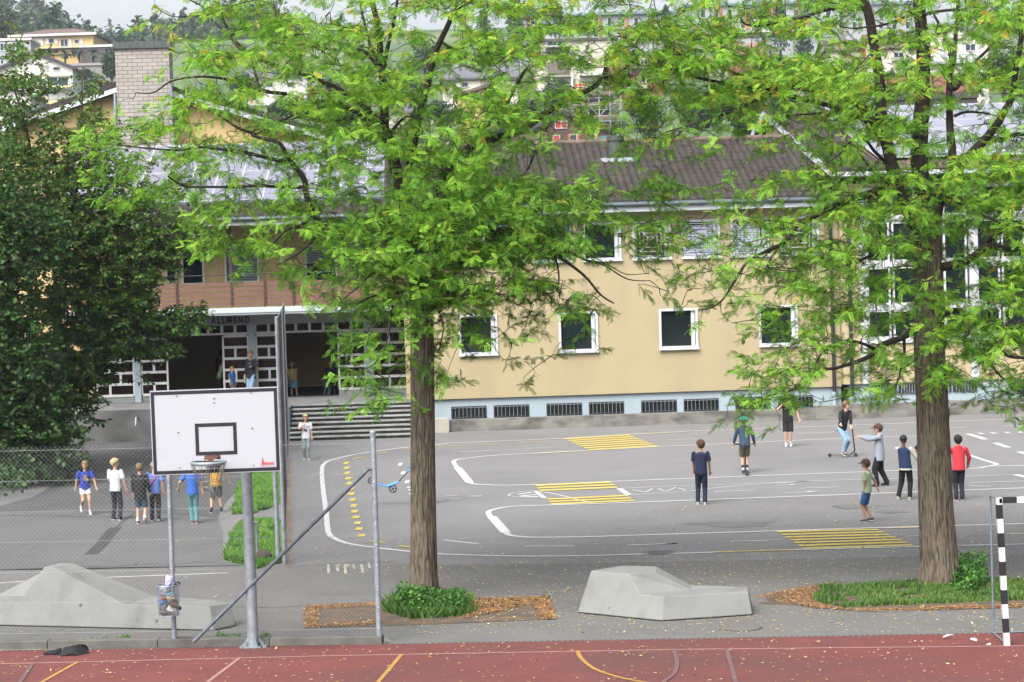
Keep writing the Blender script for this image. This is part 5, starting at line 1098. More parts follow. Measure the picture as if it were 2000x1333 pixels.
person('dark clothed adult standing inside the doorway behind the bending person', 430, 770, 1.75, 170, z=ZL+.01, pos=Vector((P(433, 700, 80).x, 80, ZL)), hair=(.02,.015,.01), shirt=cloth('dark_red', (.10,.03,.03)), sleeve='long', pants=black_c, shoe=(.05,.05,.05))

# ------------------------------------------------------------------ kick scooters
def scooter(label, col, size=1.0, wheel_r=.055, grip=(.02,.02,.02), wheelcol=(.02,.02,.02), spokes=False, stemcol=None):
    """local x forward, z up, origin on the ground below the deck centre"""
    t = thing('kick_scooter', label, 'scooter'); s = size; R_ = wheel_r; body = M('scooter_%d_%d' % (int(col[0]*100), int(col[2]*100)), col, .35, .1, 6, spec=.5)
    stem_m = M('scooter_stem_%d' % int((stemcol or col)[2]*100), stemcol or col, .4, .1, 6)
    m = MB(); m.box(-.26*s, .20*s, -.055, .055, R_+.0, R_+.022); m.build('deck', body, t, bevel=.006)
    m = MB(); m.beam((-.26*s, 0, R_+.01), (-.34*s, 0, R_+.005), .05, .012); m.beam((.18*s, 0, R_+.01), (.30*s, 0, R_+.10), .05, .03); m.build('neck', body, t)
    m = MB(); m.tube([(.29*s, 0, R_+.06), (.315*s, 0, R_*2+.10), (.26*s, 0, .78*s)], [.022, .022, .016], 10); st_ = m.build('stem', stem_m, t)
    m = MB(); m.tube([(.26*s, -.25, .80*s), (.265*s, -.10, .78*s), (.265*s, .10, .78*s), (.26*s, .25, .80*s)], .012, 8); hb_ = m.build('handlebar', stem_m, t)
    for y in (-1, 1): m = MB(); m.tube([(.26*s, y*.17, .795*s), (.258*s, y*.27, .803*s)], .018, 8); m.build('grip', M('grip_%d' % int(grip[0]*100), grip, .7), hb_)
    for x in (-.36*s, .34*s):
        m = MB(); m.torus((x, 0, R_), R_-.012, .012, (0, 1, 0), n=24, m=8); wo = m.build('wheel', M('tyre_%d' % int(wheelcol[0]*100), wheelcol, .6), t, smooth=True)
        m = MB()
        if spokes:
            for k in range(5): an = k*2*math.pi/5+.3; m.beam((x, 0, R_), (x+(R_-.014)*math.cos(an), 0, R_+(R_-.014)*math.sin(an)), .014, .012, (0, 1, 0))
            m.tube([(x, -.015, R_), (x, .015, R_)], .02, 10)
        else: m.tube([(x, -.008, R_), (x, .008, R_)], R_-.014, 14)
        m.build('hub', M('hub_metal', (.05,.05,.05), .5), wo)
        f = MB()
        for y in (-.018, .018): f.beam((x, y, R_), (x+(.05 if x < 0 else -.035), y, R_*1.6+(.0 if x < 0 else .05)), .012, .006)
        f.build('fork', body, wo)
    return t
s1 = scooter('black scooter with white grips under the boy in the black hoodie', (.02,.02,.022), 1.05, .055, grip=(.6,.55,.56)); s1.location = (_p16.x+.02, _p16.y-.03, 0); s1.rotation_euler = (0, 0, math.radians(-12))
p = G(1458, 928); s2 = scooter('black scooter under the boy in the green helmet', (.025,.025,.028), 1.0, .055); s2.location = (p.x, p.y, 0); s2.rotation_euler = (0, 0, math.radians(88))
p = G(1853, 972); s3 = scooter('turquoise scooter with a black handlebar held by the boy in red', (.02,.32,.38), 1.0, .06, stemcol=(.02,.02,.025)); s3.location = (p.x-.05, p.y+.02, 0); s3.rotation_euler = (math.radians(-6), math.radians(10), math.radians(172))
# blue scooter held in the air behind the trunk: its front wheel and handlebar follow the photograph
Yc = G(829, 985).y
wf = P(767.5, 955, Yc); wb = P(725, 939, Yc); hbp = P(800, 915, Yc)
s4 = thing('kick_scooter', 'bright blue scooter with big spoked wheels held in the air beside the left trunk', 'scooter', wf)
bl = M('scooter_blue', (.03,.28,.75), .35, .1, 6, spec=.5); dk = M('tyre_dark', (.02,.02,.02), .6)
LW = lambda px, py: P(px, py, Yc)-wf
for wpx, r_ in (((767.5, 955), .098), ((725, 939), .085)):
    c = LW(*wpx); m = MB(); m.torus(c, r_-.012, .014, (.25, 1, 0), n=26, m=8); wo = m.build('wheel', dk, s4, smooth=True); m = MB(); ax = Vector((.25, 1, 0)).normalized(); e_ = Vector((0, 0, 1)); f_ = ax.cross(e_)
    for k in range(5): an = k*2*math.pi/5+.3; m.beam(c, c+(e_*math.cos(an)+f_*math.sin(an))*(r_-.014), .014, .012)
    m.tube([c-ax*.02, c+ax*.02], .022, 10); m.build('hub', dk, wo)
m = MB(); m.beam(LW(735, 945), LW(756, 951), .11, .028); m.build('deck', bl, s4, bevel=.005)
m = MB(); m.tube([LW(725, 939), LW(737, 945)], .018, 8); m.tube([LW(756, 950), LW(764, 947.5), LW(779, 941.5)], [.03, .032, .022], 8); m.tube([LW(764, 950), LW(767.5, 955)], .014, 6); m.build('neck', bl, s4)
m = MB(); m.tube([LW(778, 942), LW(797, 921.5)], .015, 8); m.build('stem', M('stem_grey', (.08,.09,.11), .5), s4)
m = MB(); m.tube([LW(797, 922), LW(806, 912), LW(815, 903)], .022, 8); m.tube([LW(806, 912)+Vector((-.10, -.20, 0)), LW(806, 912)+Vector((.08, .2, 0))], .013, 8); m.build('handlebar', bl, s4)
# ------------------------------------------------------------------ trees
def leaf_template_pinnate(L=.19, pairs=6, ll=.050, lw=.026):
    V = []; Fc = []
    def leaflet(bx, by, bz, dx, dy, dz):
        k = len(V); n = math.sqrt(dx*dx+dy*dy); px_, py_ = -dy/n*lw/2, dx/n*lw/2
        V.extend([(bx, by, bz), (bx+dx*ll*.5+px_, by+dy*ll*.5+py_, bz+dz*ll*.5), (bx+dx*ll, by+dy*ll, bz+dz*ll), (bx+dx*ll*.5-px_, by+dy*ll*.5-py_, bz+dz*ll*.5)]); Fc.append((k, k+1, k+2, k+3))
    for i in range(pairs):
        x = L*(.18+.74*i/(pairs-1)); z = -.28*x*x/L
        for s_ in (-1, 1): leaflet(x, 0, z, .45, s_*.9, -.25)
    leaflet(L*.96, 0, -.27*L, 1, 0, -.5)
    return np.array(V), np.array(Fc)
def leaf_template_simple(L=.11, w=.085):
    V = [(0, 0, 0), (L*.35, w*.5, .01), (L*.75, w*.34, -.005), (L, 0, -.02), (L*.75, -w*.34, -.005), (L*.35, -w*.5, .01)]
    return np.array(V), np.array([(0, 1, 2, 3), (0, 3, 4, 5)])
COVER = [0, .10, .19, .30, .42, .54, .66, .77, .87, .95, .985]
TAU = [0]+[-math.log(1-c)*(1+.05*i) for i, c in enumerate(COVER[1:])]
class Tree:
    def __init__(s, name, label, Yb, base_px, cat='tree', group=None):
        s.Yb = Yb; b = G(*base_px); s.root = thing(name, label, cat, (0, 0, 0), 0, group); s.nodes = []; s.nr = []; s.base = b; s.br = MB(); s.tw = MB()
    def pt(s, px, py, dy=0): return P(px, py, s.Yb+dy)
    def limb(s, pts, r0, r1, dy=0.0, n=9, wob=.03):
        """pts photo pixels from the inner end outwards; dy metres of depth gained by the tip"""
        W_ = [s.pt(p[0], p[1], (p[2] if len(p) > 2 else dy*(i/(len(pts)-1)))) for i, p in enumerate(pts)]; W_ = smooth_pts(W_, 5); k = len(W_)
        W_ = [p+Vector(mnoise.noise_vector(p*1.7))*wob for p in W_]; rad = [r0+(r1-r0)*(i/(k-1))**.8 for i in range(k)]
        s.br.tube(W_, [r*(1+.10*mnoise.noise(p*5)) for r, p in zip(rad, W_)], n)
        for p, r in zip(W_[1:], rad[1:]): s.nodes.append(tuple(p)); s.nr.append(r)
    def trunk(s, prof, mat, nseg=84, flare=.5):
        """prof: (px, py, radius m); bark relief is real"""
        P_ = [s.pt(p[0], p[1]) for p in prof]; P_[0].z = -.03; zs_ = [p.z for p in P_]; R_ = [p[2] for p in prof]; rows = int((zs_[-1]-zs_[0])/.035); V = []
        for i in range(rows+1):
            z = zs_[0]+(zs_[-1]-zs_[0])*i/rows; x = np.interp(z, zs_, [p.x for p in P_]); y = np.interp(z, zs_, [p.y for p in P_]); r = np.interp(z, zs_, R_)
            fl = math.exp(-max(0, z)/.28)*flare
            for j in range(nseg):
                a = 2*math.pi*j/nseg; q = Vector((math.cos(a), math.sin(a), 0))
                lob = 1+fl*(.45+.55*math.cos(a*5+1.0+x))*.6+.035*math.sin(3*a+z*.7)
                fur = abs(mnoise.noise(Vector((q.x*6.5+math.sin(z*1.3)*.3, q.y*6.5, z*.9))))*1.1+.5*abs(mnoise.noise(Vector((q.x*15, q.y*15+math.sin(z*2)*.3, z*2.6+9))))
                rr_ = r*lob*(1-.0)+(.042*min(1, fur*2.8)-.026)*min(1, r/.12)
                V.append((x+q.x*rr_, y+q.y*rr_, z))
        Fq = np.array([(i*nseg+j, i*nseg+(j+1) % nseg, (i+1)*nseg+(j+1) % nseg, (i+1)*nseg+j) for i in range(rows) for j in range(nseg)])
        np_mesh('trunk', np.array(V), Fq, mat, s.root, smooth=True)
        for i in range(rows//3, rows, 4):
            z = zs_[0]+(zs_[-1]-zs_[0])*i/rows
            if z > 2.6: s.nodes.append((np.interp(z, zs_, [p.x for p in P_]), np.interp(z, zs_, [p.y for p in P_]), z)); s.nr.append(.05)
    def crown(s, grid, x0, y0, cell, center_px, rx_px, depth, tmpl, unit_area, per, mat, leafscale=1.0, seedoff=0, twig=True, horiz=True, spray=.40, tone=None, rmin=0, twmat=None, upsp=.75, dbias=0.0, clump=0.0):
        cl = []
        for r, row in enumerate(grid):
            for c, ch_ in enumerate(row):
                d = 10 if ch_ == 'X' else (int(ch_) if ch_.isdigit() else 0)
                if not d: continue
                cm = cell/F_PX*s.Yb; n = TAU[d]*cm*cm/unit_area/per; k = int(n)+(rng.random() < n-int(n))
                for _ in range(k):
                    for tries in range(7):
                        px = x0+(c+rng.random())*cell; py = y0+(r+rng.random())*cell
                        if rng.random() < min(1, math.exp(clump*mnoise.noise(Vector((px/72+seedoff, py/30, 0.3)))-clump*.22)): break
                    hd_ = depth*math.sqrt(max(.12, 1-((px-center_px)/rx_px)**2)); cl.append((px, py, float(np.clip(rng.normal(dbias, .5), -1, 1))*hd_))
        N = np.array(s.nodes); NR = list(s.nr); ctr = s.base
        Cp = np.array([tuple(s.pt(px, py, dy)) for px, py, dy in cl]); dmin = np.array([np.min(((N-c)*(1, .7, 1.15))**2 @ np.ones(3)) for c in Cp]); order = np.argsort(dmin)
        nodes = [tuple(n_) for n_ in N]; arr = np.zeros((len(nodes)+len(Cp)*4, 3)); arr[:len(nodes)] = N; cnt = len(nodes); pos = []; dr = []; up = []; rn = []; sc = []
        for oi in order:
            c = Cp[oi]; D2 = (((arr[:cnt]-c)*(1, .8, 1.1))**2).sum(1); D2 = D2+np.where(D2 < .12, .25, 0); j = int(np.argmin(D2)); a = Vector(arr[j]); cv = Vector(c)
            out = Vector((cv.x-ctr.x, cv.y-ctr.y, 0)); out = out.normalized() if out.length > .2 else Vector((rng.normal(), rng.normal(), 0)).normalized()
            dd = (cv-a); L = dd.length; dn = dd.normalized() if L > .01 else out
            td = (out*.5+dn*.45+Vector((rng.normal()*.5, rng.normal()*.5, rng.normal()*.24+(.04 if horiz else .2)))).normalized()
            st_ = cv-td*spray*.5; en = cv+td*spray*.5
            if twig:
                mid = a.lerp(st_, .5)+Vector((rng.normal()*.06, rng.normal()*.06, .05*L+rng.normal()*.04)); pth = smooth_pts([a, mid, st_, en], 2 if L < .8 else 3); r0 = max(.005, min(.020, .0055+L*.0045))
                s.tw.tube(pth, [r0*(1-.75*i/(len(pth)-1)) for i in range(len(pth))], 4, cap=False)
                for q in (mid, st_, en):
                    if cnt < len(arr): arr[cnt] = q; cnt += 1
            tn = rng.random()
            for k in range(per):
                t = (k+.5)/per; b = st_.lerp(en, t); sd_ = 1 if k % 2 else -1; lat = td.cross(Vector((0, 0, 1))).normalized()
                d_ = (td*(.25+.4*t)+lat*sd_*(.8-.4*t)+Vector((rng.normal()*.45, rng.normal()*.45, rng.normal()*.42-.10)))
                pos.append(tuple(b)); dr.append(tuple(d_)); rn.append(tn)
        pos = np.array(pos); dr = np.array(dr); n = len(pos); up = rand_up(n, upsp); scl = leafscale*rng.uniform(.75, 1.2, n)
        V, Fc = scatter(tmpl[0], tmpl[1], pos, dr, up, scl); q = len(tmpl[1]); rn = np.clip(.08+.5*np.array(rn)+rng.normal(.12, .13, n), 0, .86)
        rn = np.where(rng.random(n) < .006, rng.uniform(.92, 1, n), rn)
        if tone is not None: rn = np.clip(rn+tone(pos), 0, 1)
        rq = np.repeat(rn, q); rq = np.where(rq > .9, rq, np.clip(rq+rng.normal(0, .07, len(rq)), 0, .84)); rq = np.where(rng.random(len(rq)) < .004, .95, rq)
        np_mesh('crown', V, Fc, mat, s.root, rnd=rq)
        if twig and s.tw.v: s.tw.build('twigs', twmat or bark_br, s.root)
        print('crown', s.root.name, 'leaves', n, 'clumps', len(cl))
    def finish(s, mat, name='limbs'):
        if s.br.v: s.br.build(name, mat, s.root, smooth=True)
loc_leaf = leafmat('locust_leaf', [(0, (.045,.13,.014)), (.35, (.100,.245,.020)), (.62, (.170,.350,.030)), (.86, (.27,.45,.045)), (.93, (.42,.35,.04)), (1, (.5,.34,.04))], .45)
PIN = leaf_template_pinnate(); AREA = 13*.050*.026*.5*.30
Yt = G(828, 1170).y
T = Tree('locust_tree', 'locust tree with a slim straight trunk between the fence and the angular bench', Yt, (828, 1172))
T.trunk([(828,1176,.235),(827,1120,.215),(826,1000,.20),(825,880,.192),(825,740,.185),(824,620,.178),(820,560,.165),(812,510,.155)], bark, flare=.34)
T.limb([(814,525),(803,470),(795,420),(780,350),(763,290),(752,256),(750,210),(744,122),(738,60),(727,0),(720,-90)], .150, .035, .6, n=12)
T.limb([(744,126),(731,105),(723,88),(710,38),(702,-30)], .05, .015, .8)
T.limb([(745,150),(762,80),(772,20),(780,-60)], .045, .015, -.5)
T.limb([(818,520),(838,440),(858,385),(877,332),(912,296),(960,272),(1017,252),(1060,226),(1105,196),(1150,175),(1175,154),(1184,130),(1185,108)], .115, .030, 1.2, n=12)
T.limb([(925,288),(940,259),(962,232),(986,206),(1008,170),(1028,136)], .055, .02, .2)
T.limb([(1175,154),(1210,140),(1240,118),(1258,100)], .03, .012, 1.4)
T.limb([(812,515),(795,430),(800,330),(812,260),(835,170),(850,105),(874,52),(891,21),(926,-4),(950,-50)], .085, .03, -1.0, n=10)
T.limb([(862,80),(905,110),(940,140)], .03, .012, -1.2)
T.limb([(814,520),(760,470),(700,455),(655,462),(628,440),(609,413),(600,375),(595,350),(575,325),(560,305),(546,280),(510,270),(490,264)], .085, .025, -.9, n=10)
T.limb([(598,365),(540,365),(504,364),(440,366),(371,366),(350,358),(329,343)], .035, .012, -1.4)
T.limb([(570,318),(532,311),(480,300),(437,294),(390,290),(350,294),(300,290),(235,283)], .04, .012, -.6)
T.limb([(612,420),(590,440),(560,450),(530,480),(500,505)], .04, .012, -1.6)
T.limb([(628,445),(600,480),(565,505),(540,520)], .032, .01, -1.8)
T.limb([(752,262),(737,245),(712,228),(671,210),(630,205),(590,218),(540,240),(500,262)], .055, .015, -.5)
T.limb([(738,248),(700,232),(640,238),(590,228),(545,248)], .05, .012, .6)
T.limb([(746,140),(734,126),(718,106),(699,98),(650,96),(600,88),(560,88),(520,80)], .04, .010, .4)
T.limb([(748,240),(700,200),(650,168),(600,148),(574,140),(530,125),(497,112),(470,90),(452,70),(437,42),(410,22),(360,-4)], .055, .012, 1.0)
T.limb([(490,110),(465,95),(448,72),(400,34),(340,34),(300,12)], .02, .007, 1.2)
T.limb([(560,185),(504,175),(460,160),(413,150),(370,152),(332,161),(300,180),(265,180)], .035, .010, .2)
T.limb([(510,178),(500,150),(490,120)], .03, .012, .2)
T.limb([(500,262),(460,248),(425,225),(385,200),(365,180)], .030, .010, .3)
T.limb([(760,268),(775,245),(797,227),(839,238)], .035, .012, -1.2)
T.limb([(820,540),(840,500),(880,470),(930,452),(965,455),(1010,466),(1050,475),(1075,486),(1092,500),(1115,520),(1150,548),(1175,575),(1200,592)], .085, .012, -.8, n=10)
T.limb([(1075,482),(1110,492),(1150,512),(1180,520),(1225,545),(1268,549)], .035, .006, -.9)
T.limb([(1140,508),(1180,516),(1220,535),(1265,534)], .016, .005, -1.1)
T.limb([(1080,490),(1088,520),(1092,550),(1082,572),(1058,575)], .02, .006, -1.4)
T.limb([(1003,467),(1010,490),(1013,515),(1002,543)], .016, .005, -1.4)
T.limb([(828,612),(850,600),(872,580),(880,560),(905,550)], .04, .012, -1.2)
T.limb([(872,590),(895,597),(915,613),(940,622)], .030, .010, -1.5)
T.limb([(850,602),(862,620),(868,640),(856,685)], .022, .008, -1.2)
T.limb([(820,560),(780,570),(740,575),(700,590),(670,600),(655,628)], .035, .008, -1.5)
T.limb([(815,560),(775,500),(735,530),(700,560),(665,590)], .03, .008, -2.0)
T.limb([(770,545),(768,590),(766,620),(760,660),(745,700)], .022, .007, -1.8)
T.limb([(870,345),(905,375),(930,400),(958,388),(968,376)], .04, .015, .8)
T.limb([(1030,330),(1060,270),(1075,230),(1090,215)], .02, .010, .8)
T.finish(bark_br)
G1 = [
 "00000122566532455667666311432500",
 "00000012457878635478866557766300",
 "00000026866767864757657446664500",
 "00000035675567896548645464445500",
 "00002455456687765378656420001000",
 "00256655466568887785541000000000",
 "00033456634677659995211012100000",
 "00025666454766567XX9887536532000",
 "000000047466788XXXXXX87666532000",
 "00000005657468XXXXXXX97445521000",
 "000000000226568XXX97742103100000",
 "0000000000024678XX96875001320000",
 "00000000000004656552516300000000",
 "00000000000006624561333200000000",
 "00000000000004535502300000000000",
 "00000000000003631000000000000000"]
G1 = ["000002477777777677777766500000", "00000135777776777777777766430000"]+G1
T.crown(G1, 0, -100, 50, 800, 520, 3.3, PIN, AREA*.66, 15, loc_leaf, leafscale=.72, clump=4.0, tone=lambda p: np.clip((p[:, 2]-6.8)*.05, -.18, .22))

T = Tree('locust_tree', 'big locust tree with a thick furrowed trunk standing in the grass strip beside the goal', G(1838, 1142).y, (1838, 1144))
T.trunk([(1838,1148,.335),(1834,1090,.300),(1828,1000,.275),(1824,900,.265),(1820,800,.255),(1815,700,.245),(1812,600,.225),(1812,520,.220),(1811,460,.225)], bark, nseg=110, flare=.42)
T.limb([(1812,480),(1806,400),(1797,330),(1797,260),(1798,220),(1803,130),(1802,90),(1798,30),(1800,-90)], .165, .10, .6, n=14)
T.limb([(1808,475),(1775,410),(1750,350),(1738,310),(1728,262),(1720,215),(1716,150),(1708,90),(1700,40),(1688,0),(1676,-60)], .125, .07, -.7, n=12)
T.limb([(1722,270),(1705,250),(1692,235)], .06, .05, -.4)
T.limb([(1815,480),(1835,400),(1860,345),(1897,300),(1925,270),(1947,238),(1962,212),(1975,190),(1985,140),(1992,95),(1998,30),(2010,-60)], .100, .035, -.9, n=12)
T.limb([(1862,340),(1858,260),(1856,210),(1856,150),(1864,110),(1868,60),(1872,-40)], .075, .03, .9, n=10)
T.limb([(1857,170),(1870,172),(1892,135),(1928,98),(1960,60)], .045, .018, .6)
T.limb([(1858,120),(1848,80),(1835,50),(1826,28)], .035, .02, 1.0)
T.limb([(1800,268),(1778,255),(1750,238),(1725,232)], .055, .04, -.6)
T.limb([(1866,225),(1885,218),(1910,219),(1940,226),(1955,232)], .03, .01, .4)
T.limb([(1955,275),(1975,266),(2005,260),(2060,250)], .05, .03, -1.0)
T.limb([(1800,30),(1835,22),(1880,20),(1920,25),(1975,32)], .035, .01, -.5)
T.limb([(1800,15),(1775,30),(1745,42),(1712,52),(1670,55),(1640,52)], .03, .01, -1.2)
T.limb([(1694,0),(1670,4),(1640,14),(1597,26),(1550,38),(1517,44),(1480,51),(1454,48),(1447,36)], .045, .012, -1.2)
T.limb([(1750,350),(1722,368),(1704,376),(1665,390),(1632,402),(1600,418),(1562,437),(1545,458),(1529,476),(1495,492),(1459,515),(1434,550),(1413,581),(1390,598),(1363,605)], .08, .008, -1.3, n=10)
T.limb([(1520,482),(1490,505),(1480,530),(1470,545)], .02, .007, -1.5)
T.limb([(1525,478),(1500,520),(1520,528),(1560,532)], .018, .006, -1.6)
T.limb([(1562,437),(1530,450),(1500,462),(1470,470)], .02, .006, -1.6)
T.limb([(1448,535),(1420,528),(1395,530),(1370,522)], .014, .005, -1.6)
T.limb([(1728,262),(1690,215),(1650,190),(1600,180),(1560,172),(1520,165),(1482,153),(1445,146),(1405,132),(1365,122),(1331,108),(1312,88),(1300,76),(1262,64)], .06, .012, 1.0, n=10)
T.limb([(1330,106),(1300,70),(1288,45),(1278,0)], .022, .008, 1.2)
T.limb([(1295,60),(1268,25),(1245,8)], .014, .006, 1.2)
T.limb([(1640,190),(1580,165),(1520,172),(1440,168),(1363,152),(1330,142),(1300,130),(1255,128),(1215,115)], .045, .012, .2)
T.limb([(1738,300),(1710,240),(1650,222),(1580,222),(1510,231)], .04, .010, -.8)
T.limb([(1700,236),(1630,210),(1560,190),(1510,180),(1475,196),(1440,212),(1415,222),(1385,232),(1352,242),(1320,252),(1290,262)], .05, .010, -1.3)
T.limb([(1340,246),(1325,265),(1310,278)], .018, .006, -1.4)
T.limb([(1750,340),(1712,300),(1690,270),(1670,265)], .04, .012, -1.5)
T.limb([(1775,400),(1700,330),(1665,280),(1640,300),(1600,330)], .03, .008, -2.0)
T.limb([(1800,478),(1770,478),(1737,483),(1700,500),(1680,507),(1640,520),(1600,535)], .055, .012, -1.4)
T.limb([(1796,520),(1770,520),(1745,522)], .02, .008, -1.5)
T.limb([(1798,656),(1785,650),(1760,660),(1735,668),(1717,676),(1705,691),(1680,706),(1652,716),(1630,722),(1610,721)], .065, .022, -1.0, n=10)
T.limb([(1709,681),(1690,672),(1660,665),(1635,668),(1612,684),(1598,704),(1590,730)], .03, .010, -1.4)
T.limb([(1615,721),(1580,740),(1540,765),(1500,775),(1460,790)], .026, .008, -1.3)
T.limb([(1766,660),(1765,690),(1758,715),(1757,735),(1750,760)], .03, .012, -1.3)
T.limb([(1760,722),(1775,712),(1792,702)], .02, .010, -1.3)
T.limb([(1835,524),(1860,518),(1878,514),(1905,500),(1925,484),(1945,482),(1975,486),(2010,482),(2080,478)], .085, .04, -1.2, n=10)
T.limb([(1925,484),(1935,468),(1932,462)], .05, .03, -1.4)
T.limb([(1840,620),(1855,610),(1875,605),(1895,625),(1930,645),(1960,690),(2000,698),(2060,700)], .05, .02, -1.2)
T.limb([(1930,650),(1932,620),(1930,590)], .03, .012, -1.4)
T.limb([(1850,380),(1880,400),(1920,420),(1960,440),(2010,450)], .04, .015, -1.8)
T.limb([(1832,640),(1900,680),(1960,740),(2030,790)], .03, .010, -1.9)
T.finish(bark_br)
G2 = [  # columns start at x=1200
 "3334556755454688876500",
 "656732356457456668765",
 "557766787755555667650",
 "445678889977346576500",
 "2434466678865325577650",
 "554433446676444777650",
 "000010156565577X77650",
 "000004567666689999865",
 "001045656888777879987",
 "002344567886554678887",
 "003355677765336788986",
 "000342576566657899860",
 "000113656765678686500",
 "000012465564878887500",
 "000025671365765475000",
 "000035630362213655000",
 "000013100000000267000"]
G2 = ["3345677777777777777500", "4455677777777777777500"]+G2
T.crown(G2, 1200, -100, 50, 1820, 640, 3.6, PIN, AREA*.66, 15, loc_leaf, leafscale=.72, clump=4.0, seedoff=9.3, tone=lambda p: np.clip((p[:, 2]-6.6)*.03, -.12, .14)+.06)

# maple and dark tree at the left edge of the left yard
SIM = leaf_template_simple(); AREA_S = .11*.085*.62*.6
map_leaf = leafmat('maple_leaf', [(0, (.018,.050,.011)), (.3, (.034,.086,.014)), (.60, (.065,.140,.020)), (.86, (.095,.135,.025)), (.95, (.15,.12,.03)), (1, (.17,.10,.03))], .35)
dark_leaf = leafmat('dark_leaf', [(0, (.012,.036,.009)), (.4, (.024,.066,.013)), (.8, (.048,.105,.018)), (1, (.08,.12,.02))], .28)
Ym = G(81, 912).y
T = Tree('maple_tree', 'broad maple with green leaves tinged brown, leaning over the left yard beside the entrance', Ym, (81, 914))
T.trunk([(81,918,.24),(80,870,.20),(82,830,.19),(88,800,.17),(95,770,.14)], M('maple_bark', (.06,.045,.035), .95, .3, 6, bump=.8, bscale=20), nseg=28)
T.limb([(86,810),(60,740),(55,660),(60,560),(50,450),(60,300),(30,180)], .12, .03, .5)
T.limb([(90,800),(110,755),(125,720),(160,690),(215,680)], .10, .02, -.8)
T.limb([(110,750),(118,680),(100,600),(120,500),(150,380),(160,260),(160,150)], .11, .02, -.5)
T.limb([(120,520),(180,460),(240,420),(300,410),(350,440)], .06, .015, -.9)
T.limb([(118,640),(180,600),(230,600),(280,640)], .06, .012, -1.3)
T.limb([(110,600),(190,540),(260,520),(310,505)], .05, .012, -.6)
T.limb([(60,600),(70,540),(20,480),(-30,450)], .06, .02, .3)
T.finish(bark_far)
G3 = [
 "300000000",
 "54000000",
 "76240000",
 "75361000",
 "86663100",
 "88886310",
 "6898854200",
 "4799X87410",
 "37999986200",
 "3799X9840",
 "279999730",
 "26899987100",
 "3799987510",
 "379941000",
 "3686000",
 "357300"]
G3 = [q[:max(3, len(q)-(3 if i in (10, 11, 12) else 2))] if i > 5 else q for i, q in enumerate(G3)]
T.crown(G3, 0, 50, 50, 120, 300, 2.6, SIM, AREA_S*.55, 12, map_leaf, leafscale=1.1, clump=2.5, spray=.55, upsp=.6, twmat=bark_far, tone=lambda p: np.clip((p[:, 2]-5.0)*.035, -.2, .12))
Yd = 58.0
T = Tree('dark_tree', 'dark bluish green tree filling the far left edge in front of the maple', Yd, (-80, 935))
T.trunk([(-80,940,.22),(-78,800,.18),(-76,700,.14)], M('maple_bark', (.06,.045,.035)), nseg=24)
T.limb([(-76,710),(-60,560),(-30,420),(-10,300),(0,200)], .12, .03, 0)
T.limb([(-70,640),(-20,560),(30,500),(70,460)], .08, .02, -1); T.limb([(-70,690),(0,700),(50,720),(100,760)], .07, .02, -1); T.limb([(-40,450),(20,400),(60,390)], .06, .02, -.6)
T.finish(bark_far)
G4 = ["3320000", "4420000", "6541000", "7772000", "8874000", "8888500", "899X960", "89999620", "899X8300", "8998300", "8999500", "8999620", "899X8400", "8999950", "899X970", "8999984", "899998500", "89999970"]
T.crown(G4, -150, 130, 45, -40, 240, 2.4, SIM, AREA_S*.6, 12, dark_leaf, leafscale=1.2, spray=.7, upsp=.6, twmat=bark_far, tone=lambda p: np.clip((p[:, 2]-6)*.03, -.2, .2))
# hedge masses under them
def hedge(name, label, pts, zr, n, mat, size, cat='hedge', seed=1, top=None):
    """leafy mass over a ground polygon given as photo ground pixels"""
    r = np.random.default_rng(seed); poly = [G(*p) for p in pts]; x0, x1 = min(p.x for p in poly), max(p.x for p in poly); y0, y1 = min(p.y for p in poly), max(p.y for p in poly)
    def inside(x, y):
        c = False
        for i in range(len(poly)):
            a, b = poly[i], poly[i-1]
            if (a.y > y) != (b.y > y) and x < (b.x-a.x)*(y-a.y)/(b.y-a.y)+a.x: c = not c
        return c
    pos = []
    while len(pos) < n:
        x, y = r.uniform(x0, x1), r.uniform(y0, y1)
        if inside(x, y):
            h = zr[0]+(zr[1]-zr[0])*max(.05, .5+.95*mnoise.noise(Vector((x*(1.9 if zr[1] < .8 else .8), y*(1.5 if zr[1] < .8 else .5), seed)))); pos.append((x, y, h*r.uniform(.05, 1)**.55))
    pos = np.array(pos); n_ = len(pos); V, Fc = scatter(SIM[0], SIM[1], pos, r.normal(size=(n_, 3))+(0, -.5, 0), rand_up(n_, .7), size*r.uniform(.7, 1.3, n_))
    rn = np.clip(r.normal(.45, .2, n_)+.25*np.array([mnoise.noise(Vector(p)*1.1) for p in pos]), 0, 1)
    o = np_mesh(name, V, Fc, mat, None, rnd=np.repeat(rn, 2)); return tag(o, label, cat)
hedge('hedge', 'dark green shrubs in the planting bed under the maple at the left', [(-300,1000),(-100,990),(0,986),(63,970),(105,946),(133,915),(141,880),(146,855),(150,820),(60,790),(-300,800)], (.25,1.5), 26000, leafmat('hedge_leaf', [(0, (.010,.030,.008)), (.5, (.022,.06,.014)), (1, (.05,.10,.022))], .25), 1.15, seed=3)
hedge('hedge', 'dark shrubs standing between the maple trunk and the corner of the entrance wing', [(60,850),(148,862),(152,806),(60,800)], (1.2,3.4), 9000, leafmat('hedge_leaf', [(0, (.010,.030,.008))]), 1.15, seed=5)
